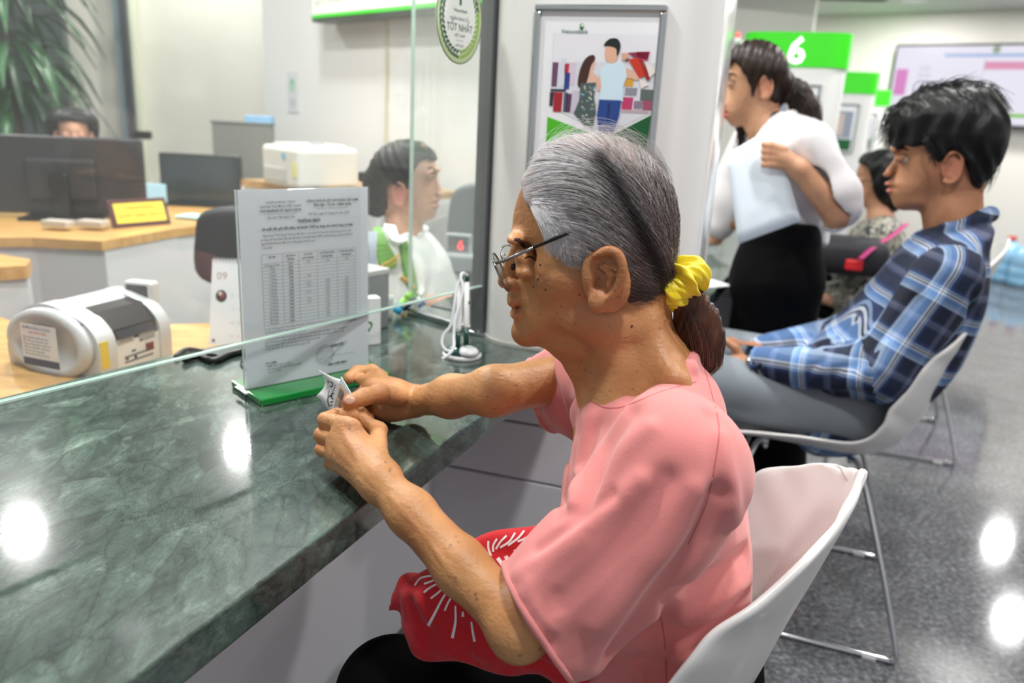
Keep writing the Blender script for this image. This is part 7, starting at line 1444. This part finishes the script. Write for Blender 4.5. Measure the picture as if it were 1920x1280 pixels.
S3.infl(F3.poly([(1415, 250), (1440, 222), (1480, 212), (1525, 222), (1565, 250), (1580, 310), (1572, 370), (1555, 430), (1545, 462), (1460, 458), (1392, 452), (1380, 400), (1385, 340), (1398, 290)]), lambda S, Z: np.interp(Z, [.8, .95, 1.1, 1.2, 1.3], [.13, .13, .145, .145, .09]), .10, 0, .02, sm=3, p=2.2)
S3.chain([P3(1522, 262, -.145), P3(1576, 365, -.165), P3(1582, 392, -.165)], [.045, .044, .042], .03); S3.chain([P3(1405, 265, .15), P3(1362, 370, .16), P3(1352, 420, .155)], [.055, .055, .048], .03)
S3.cap(P3(1580, 386, -.165), P3(1562, 402, -.165), .047, .044, .006); S3.chain([P3(1430, 232, -.03), P3(1465, 222, -.06), P3(1495, 212, 0)], [.010, .014, .014], .01); S3.chain([P3(1430, 232, .03), P3(1465, 222, .06), P3(1495, 212, 0)], [.010, .014, .014], .01)
S3.cap(P3(1435, 180), P3(1437, 240), .048, .046, .006, 's'); S3.cap(P3(1566, 398, -.17), P3(1520, 350, -.18), .044, .05, .004, 's')
folds(S3, [([P3(1500, 260, -.2), P3(1470, 340, -.2), P3(1440, 430, -.18)], .014, .008), ([P3(1550, 380, -.2), P3(1510, 420, -.19), P3(1480, 445, -.18)], .012, .008), ([P3(1580, 300, -.24), P3(1570, 350, -.24)], .012, .006), ([P3(1420, 300, -.17), P3(1410, 380, -.17), P3(1400, 440, -.16)], .012, .006), ([P3(1575, 385, -.24), P3(1600, 395, -.24), P3(1620, 380, -.2)], .006, .006)])
S3.noise(lambda X, Y, Z: .003 * np.sin(26 * X + 18 * Z + 9 * Y) * np.sin(23 * Z - 17 * Y)); V, Q, L = S3.mesh(F3); mkobj('blouse', V, Q, WBL, wo, True)
T3_ = SDF([-.30, -.24, .04], [.34, .24, .92], .006); wst = P3(1465, 452)
for sg in (-1, 1):
    hp = np.array([wst[0], sg * .075, wst[2] - .09]); T3_.chain([hp + [0, 0, .10], hp], [.10, .125], .04); f_ = F3.onz(1462 if sg < 0 else 1432, 955 if sg < 0 else 935, .07); kn_ = (hp + f_) / 2 + [.02, 0, 0]; T3_.chain([hp, kn_, f_], [.118, .095, .075], .02)
V, Q, L = T3_.mesh(F3); mkobj('trousers', V, Q, BLK, wo, True)
for k, (x, y) in enumerate([(1466, 965), (1432, 945)]):
    q = onz(x, y, 0); A = np.array([F3.e, F3.n, [0, 0, 1]]); s_ = thing('x', q, None, None) if False else None
    sdf = SDF([-.14, -.06, -.005], [.14, .06, .14], .004); sdf.infl(np.array([(.115, .01), (.12, .03), (.08, .055), (.03, .06), (-.02, .045), (-.06, .05), (-.10, .07), (-.115, .05), (-.115, .005), (0, .003)]), lambda S, Z: np.interp(S, [-.12, 0, .08, .12], [.030, .034, .040, .03]), .03, 0, 0, sm=3)
    V, Q, L = sdf.mesh(); Vw = q + L[:, :1] * F3.e + L[:, 1:2] * F3.n + L[:, 2:3] * np.array([0, 0, 1.]); a, b_, c, d = [Vw[Q[:, i]] for i in range(4)]
    if (np.einsum('ij,ij->i', a, np.cross(b_, c))).sum() < 0: Q = Q[:, ::-1].copy()
    so = mkobj('shoe', Vw, Q, mat('white_shoe', '#e8e8ec', .3), wo, True); MB().tube([q - F3.e * .05 + [0, 0, .05], q - F3.e * .045 + [0, 0, .16]], [.034, .036], 14).build('ankle', SKW, wo, True)
    MB().tube([q - F3.e * .05 + np.array([0, 0, .085]) + F3.e * .038 * math.cos(a_) + F3.n * .036 * math.sin(a_) for a_ in np.linspace(0, 6.283, 19)[:-1]], .005, 6, closed=True).build('ankle_strap', mat('white_shoe', '#e8e8ec', .3), so, True)
pp_ = [F3.wld(P3(1385, 457, -.21)), F3.wld(P3(1502, 414, -.20)), F3.wld(P3(1450, 238, -.17)), F3.wld(P3(1361, 290, -.185))]
t = thing('paper_sheet', pp_[0], 'white paper sheet held upright by the standing woman against her blouse', 'paper'); MB().sheet(quad_sheet(pp_, 8, 8, lambda u, v: F3.n * (.012 * math.sin(math.pi * u) * v)), .001).build('sheet', mat('sheet_white', '#dbe4f0', .6), t, True)

# ---------------------------------------------------------------- seated teller behind the glass
F4 = Frame(at(760, 340, 1.98), 8, -1); P4 = lambda x, y, t=0.: F4.p(x, y, t)
r0_ = F4.wld(P4(740, 560)); te = thing('person', [r0_[0], r0_[1], 0], 'teller with black hair and green scarf seated behind the glass, facing right', 'person')
H = F4.poly([(800, 276), (814, 300), (820, 318), (820, 328), (816, 336), (818, 350), (820, 362), (820, 372), (821, 380), (819, 390), (818, 400), (812, 409), (800, 411), (780, 408), (752, 392), (725, 390), (706, 370), (700, 330), (712, 290), (745, 268), (780, 266)])
zc4, zt4 = P4(800, 410)[2], P4(750, 264)[2]
Wt = lambda S, Z: np.interp((Z - zc4) / (zt4 - zc4), [0, .15, .4, .65, 1], [.034, .048, .060, .070, .066]) * (.66 + .34 * np.clip((P4(820, 330)[0] - S) / .09, 0, 1) ** .6)
B4 = SDF([-.16, -.30, .66], [.34, .30, 1.28], .0040)
lm4 = dict(brow=(819, 318), eye=(812, 328), nasion=(818, 332), nosemid=(823, 346), nose=(829, 359), sub=(822, 367), ul=(824, 375), mouth=(820, 380), ll=(822, 386), chin=(806, 404), ear=(750, 363), earw=.068, earr=.030)
face(B4, P4, Wt, H, lm4); B4.chain([P4(752, 385), P4(758, 420), P4(756, 460)], [.044, .042, .05], .02)
B4.chain([P4(775, 578, -.17), P4(835, 576, -.17), P4(872, 578, -.16)], [.034, .030, .024], .01); B4.cap(P4(872, 578, -.16), P4(888, 580, -.16), .022, .018, .01)
for k in range(5): B4.chain([P4(890, 574 + 3 * k, -.17 + .012 * k), P4(902, 578 + 3 * k, -.17 + .014 * k)], [.0085, .0075], .004)
V, Q, L = B4.mesh(F4); o = mkobj('body', V, Q, SKT, te, True); set_attr(o, 'red', redmap(L, [(.9, P4(823, 375), .010), (.9, P4(822, 386), .010), (.5, P4(750, 363, -.07), .03)])); tt4 = bvh(V, Q); eyeball(F4, te, P4(*lm4['eye'], .031))
decal(tt4, [([(817, 318), (809, 314), (800, 317)], [.003, .006, .003])], HBK, 'eyebrow', te, .001); decal(tt4, [([(817, 326), (811, 324), (805, 328)], [.002, .004, .002])], mat('lash_dark', '#2a1a14', .8), 'eyelid_line', te, .001)
HT_ = SDF([-.19, -.11, .84], [.15, .11, 1.28], .0036); HT_.infl(H, lambda S, Z: Wt(S, Z) + .010, .062, 0, 0, sm=3); HT_.f -= .009; HT_.chain([P4(712, 350), P4(706, 385)], [.05, .035], .03); HT_.extr(F4.poly([(816, 303), (812, 286), (792, 270), (760, 260), (725, 270), (702, 292), (692, 325), (684, 352), (686, 385), (700, 405), (722, 404), (735, 390), (738, 360), (745, 342), (765, 345), (776, 352), (784, 330), (795, 305), (806, 296)]), 'i', .006, 3)
HT_.noise(lambda X, Y, Z: .0012 * np.sin(260 * X + 160 * Z)); V, Q, L = HT_.mesh(F4); mkobj('hair', V, Q, HBK, te, True)
q = F4.wld(P4(688, 330, 0)); MB().box(q, (.03, .06, .026), np.array([F4.e, F4.n, [0, 0, 1]]), .006).build('hair_clip', BLACK, te)
WSH = mat('teller_shirt', '#dadcdc', .8); S4 = SDF([-.20, -.30, .60], [.36, .30, 1.10], .0050)
S4.infl(F4.poly([(728, 425), (755, 432), (788, 440), (820, 470), (842, 520), (845, 610), (690, 610), (676, 540), (684, 470), (700, 436)]), lambda S, Z: np.interp(Z, [.7, .9, .97, 1.03], [.18, .18, .165, .09]), .09, 0, .02, sm=3, p=2.2)
S4.chain([P4(720, 475, -.16), P4(735, 570, -.20), P4(778, 578, -.18)], [.058, .052, .045], .03); S4.chain([P4(780, 465, .16), P4(850, 540, .19), P4(905, 575, .15)], [.055, .048, .04], .03)
S4.cap(P4(755, 380), P4(757, 440), .046, .046, .006, 's'); S4.cap(P4(800, 577, -.17), P4(765, 577, -.18), .037, .036, .004, 's')
folds(S4, [([P4(760, 470, -.18), P4(775, 520, -.2), P4(770, 580, -.2)], .013, .008), ([P4(700, 520, -.24), P4(730, 560, -.24)], .012, .006), ([P4(820, 500, -.1), P4(800, 560, -.14)], .012, .007)])
V, Q, L = S4.mesh(F4); o = mkobj('shirt', V, Q, WSH, te, True); ts4 = bvh(V, Q)
sg_ = mat('scarf_green', '#5d9a2c', .55); sy = mat('scarf_gold', '#e2b02c', .5)
decal(ts4, [([(708, 432), (716, 462), (726, 488), (732, 505)], [.022, .034, .046, .030]), ([(752, 448), (760, 490), (768, 530), (774, 562)], [.026, .036, .044, .020])], sg_, 'scarf', te, .010, .002, 8)
decal(ts4, [([(716, 500), (728, 492), (744, 480)], .005), ([(716, 507), (730, 499), (745, 488)], .003), ([(750, 520), (765, 535), (776, 545)], .005)], sy, 'scarf_stripe', te, .0125, .001)
decal(ts4, [([(724, 412), (730, 434), (740, 452), (766, 446)], [.020, .034, .030, .006]), ([(790, 418), (795, 432), (782, 448)], [.018, .022, .006])], mat('collar_white', '#eceef0', .7), 'collar', te, .014, .002, 8)
T4_ = SDF([-.20, -.24, .05], [.44, .24, .66], .008)
for sg in (-1, 1): hp = np.array([P4(740, 560)[0], sg * .09, .54]); T4_.chain([hp, hp + [.36, 0, 0], hp + [.38, 0, -.42]], [.10, .07, .05], .03)
V, Q, L = T4_.mesh(F4); mkobj('trousers', V, Q, BLK, te, True); o_c = F4.wld(np.array([P4(740, 560)[0] - .02, 0, 0])); 
t = thing('teller_stool', o_c, 'low dark swivel seat under the seated teller behind the glass', 'chair'); MB().box([o_c[0], o_c[1], .42], (.42, .40, .07), axes(98), .03).build('seat', mat('chair_charcoal', '#2a2d33', .6), t); MB().tube([(o_c[0], o_c[1], .08), (o_c[0], o_c[1], .39)], .025, 12).build('column', BLACK, t)
for k in range(5): a_ = k * 2 * math.pi / 5; MB().tube([(o_c[0], o_c[1], .09), (o_c[0] + .24 * math.cos(a_), o_c[1] + .24 * math.sin(a_), .03)], [.022, .014], 8).build('foot', BLACK, t)

# ---------------------------------------------------------------- two distant seated figures from one head form
HEAD = [(.075, -.100), (.081, -.078), (.079, -.064), (.081, -.045), (.079, -.018), (.078, .0), (.087, .012), (.086, .045), (.066, .088), (.0, .112), (-.058, .102), (-.092, .058), (-.098, .0), (-.082, -.05), (-.058, -.078), (.0, -.075), (.04, -.108)]
def small_person(px_, py_, d, heading, sgn, label, skin, shirtm, hairm, long_hair, glasses, sc=.95):
    c = at(px_, py_, d); Fr_ = Frame(c, heading, sgn); zc_ = c[2]; base = thing('person', [c[0], c[1], 0], label, 'person'); S = SDF([-.26, -.28, zc_ - .60], [.40, .28, zc_ + .14], .006); O = np.array([0, 0, zc_])
    Tn = lambda s_, z_, t_=0: O + np.array([s_ * sc, t_, z_ * sc]); S.infl(np.array(HEAD) * sc + [0, zc_], lambda A_, B_: np.interp((B_ - zc_) / sc, [-.1, -.05, .02, .06, .11], [.034, .052, .062, .070, .066]) * (.66 + .34 * np.clip((.08 * sc - A_) / .09, 0, 1) ** .6), .062 * sc, 0, 0, sm=3)
    for sg in (-1, 1): S.ell(Tn(.072, -.004, sg * .030), (.012, .016, .010), .008, 's'); S.ell(Tn(.066, -.004, sg * .030), (.012, .014, .011), .004); S.ell(Tn(-.006, -.018, sg * .068), (.018, .008, .030), .006); S.ell(Tn(.082, -.044, sg * .012), (.009, .006, .006), .004)
    S.chain([Tn(.080, .0), Tn(.090, -.022), Tn(.098, -.038)], [.006, .008, .009], .006); S.ell(Tn(.083, -.062), (.008, .018, .005), .004); S.ell(Tn(.081, -.074), (.008, .017, .005), .004); S.groove([Tn(.09, -.068), Tn(.078, -.069, -.024)], .003, .004)
    S.chain([Tn(-.015, -.06), Tn(-.03, -.15), Tn(-.03, -.2)], [.046, .046, .055], .02)
    S.chain([Tn(.10, -.46, -.20), Tn(.28, -.44, -.13)], [.034, .024], .01); S.chain([Tn(.10, -.46, .20), Tn(.28, -.44, .11)], [.034, .024], .01)
    for sg in (-1, 1):
        for k in range(5): S.chain([Tn(.28, -.44, sg * .12), Tn(.335, -.45, sg * (.095 + .012 * k)), Tn(.355, -.47, sg * (.092 + .013 * k))], [.014, .009, .0075], .004)
    V, Q, L = S.mesh(Fr_); o = mkobj('body', V, Q, skin, base, True); set_attr(o, 'red', np.clip(.8 * near(L, Tn(.085, -.068), .014), 0, 1)); eyeball(Fr_, base, Tn(.070, -.004, .030))
    S = SDF([-.20, -.14, zc_ - .30], [.14, .14, zc_ + .16], .006); hp_ = [(.090, .060), (.082, .095), (.0, .126), (-.066, .116), (-.108, .062), (-.114, .0), (-.10, -.06), (-.05, -.10), (-.035, -.05), (-.02, .015), (.025, .02), (.05, .055)] if not long_hair else [(.086, .062), (.074, .10), (.0, .128), (-.07, .118), (-.118, .062), (-.13, -.02), (-.12, -.10), (-.05, -.125), (-.02, -.10), (.02, -.02), (.035, .03), (.06, .062)]
    S.infl(np.array(HEAD) * sc + [0, zc_], .080, .062 * sc, 0, 0, sm=3); S.f -= .014; S.chain([Tn(-.05, .0), Tn(-.055, -.08)] if long_hair else [Tn(-.04, .03), Tn(-.04, .03)], [.06, .045], .02); S.extr(np.array(hp_) * sc + [0, zc_], 'i', .006, 3); S.noise(lambda X, Y, Z: .002 * np.sin(130 * X + 60 * Z + 40 * Y)); V, Q, L = S.mesh(Fr_); mkobj('hair', V, Q, hairm, base, True)
    S = SDF([-.24, -.30, .40], [.36, .30, zc_ - .06], .007); S.infl(np.array([(-.05, -.13), (.03, -.16), (.09, -.24), (.13, -.40), (.12, -.60), (-.14, -.60), (-.16, -.42), (-.14, -.22), (-.09, -.15)]) * sc + [0, zc_], .18, .09, 0, .02, sm=3, p=2.2)
    for sg in (-1, 1): S.chain([Tn(-.03, -.21, sg * .16), Tn(.02, -.44, sg * .21), Tn(.16, -.455, sg * .17)], [.055, .048, .042], .03)
    S.noise(lambda X, Y, Z: .003 * np.sin(30 * X + 24 * Z) * np.sin(28 * Y + 9 * Z)); V, Q, L = S.mesh(Fr_); mkobj('blouse' if long_hair else 'shirt', V, Q, shirtm, base, True)
    S = SDF([-.22, -.24, .05], [.60, .24, .66], .009)
    for sg in (-1, 1): hp = np.array([-.02, sg * .09, .52]); S.chain([hp, hp + [.42, 0, .01], hp + [.44, 0, -.42]], [.10, .075, .055], .03)
    V, Q, L = S.mesh(Fr_); mkobj('trousers', V, Q, BLK, base, True)
    if glasses:
        g = bpy.data.objects.new('glasses', None); link(g, base, worg(base))
        for sg in (-1, 1): MB().tube(Fr_.wld(np.array([Tn(.10, -.004, sg * .032) + np.array([0, .023 * math.cos(a), .017 * math.sin(a)]) for a in np.linspace(0, 6.283, 21)[:-1]])), .0016, 6, closed=True).build('rim', BLACK, g, True); MB().tube(Fr_.wld(np.array([Tn(.10, 0, sg * .054), Tn(-.01, -.002, sg * .074)])), .0018, 6).build('temple_arm', BLACK, g, True)
    return Fr_, Tn, base
small_person(1648, 338, 3.0, 24, 1, 'seated woman with glasses and a black and cream patterned blouse behind the young man', SKW, m_print('patterned_blouse', ['#0f1a1a', '#3d4643', '#c9c3b2', '#1b2424', '#b8b4a6', '#273030'], 26), HBK, True, True)
small_person(138, 250, 3.35, 60, -1, 'man whose dark-haired head shows above the large black monitor', SKT, mat('navy_shirt', '#2a3140', .8), HBK, False, False, .86)
# handbag with a magenta strap on the lap of the woman in patterned blouse
q = at(1592, 478, 2.85); t = thing('handbag', q, 'dark handbag with a magenta strap on the lap of the woman in patterned blouse', 'bag'); A = axes(-70); MB().box(q, (.26, .20, .13), A, .04).build('bag_body', mat('navy_bag', '#14151c', .7), t, True); MB().box(q + np.array([-.02, -.10, -.02]), (.06, .02, .04), A, .008).build('red_patch', mat('red_patch', '#c01c24', .5), t)
MB().tube(spline([at(1612, 486, 2.72), at(1640, 462, 2.74), at(1668, 445, 2.8), at(1700, 420, 2.9)], 5), .012, 8, flat=.4).build('strap', mat('magenta_strap', '#a52a6a', .5), t, True)
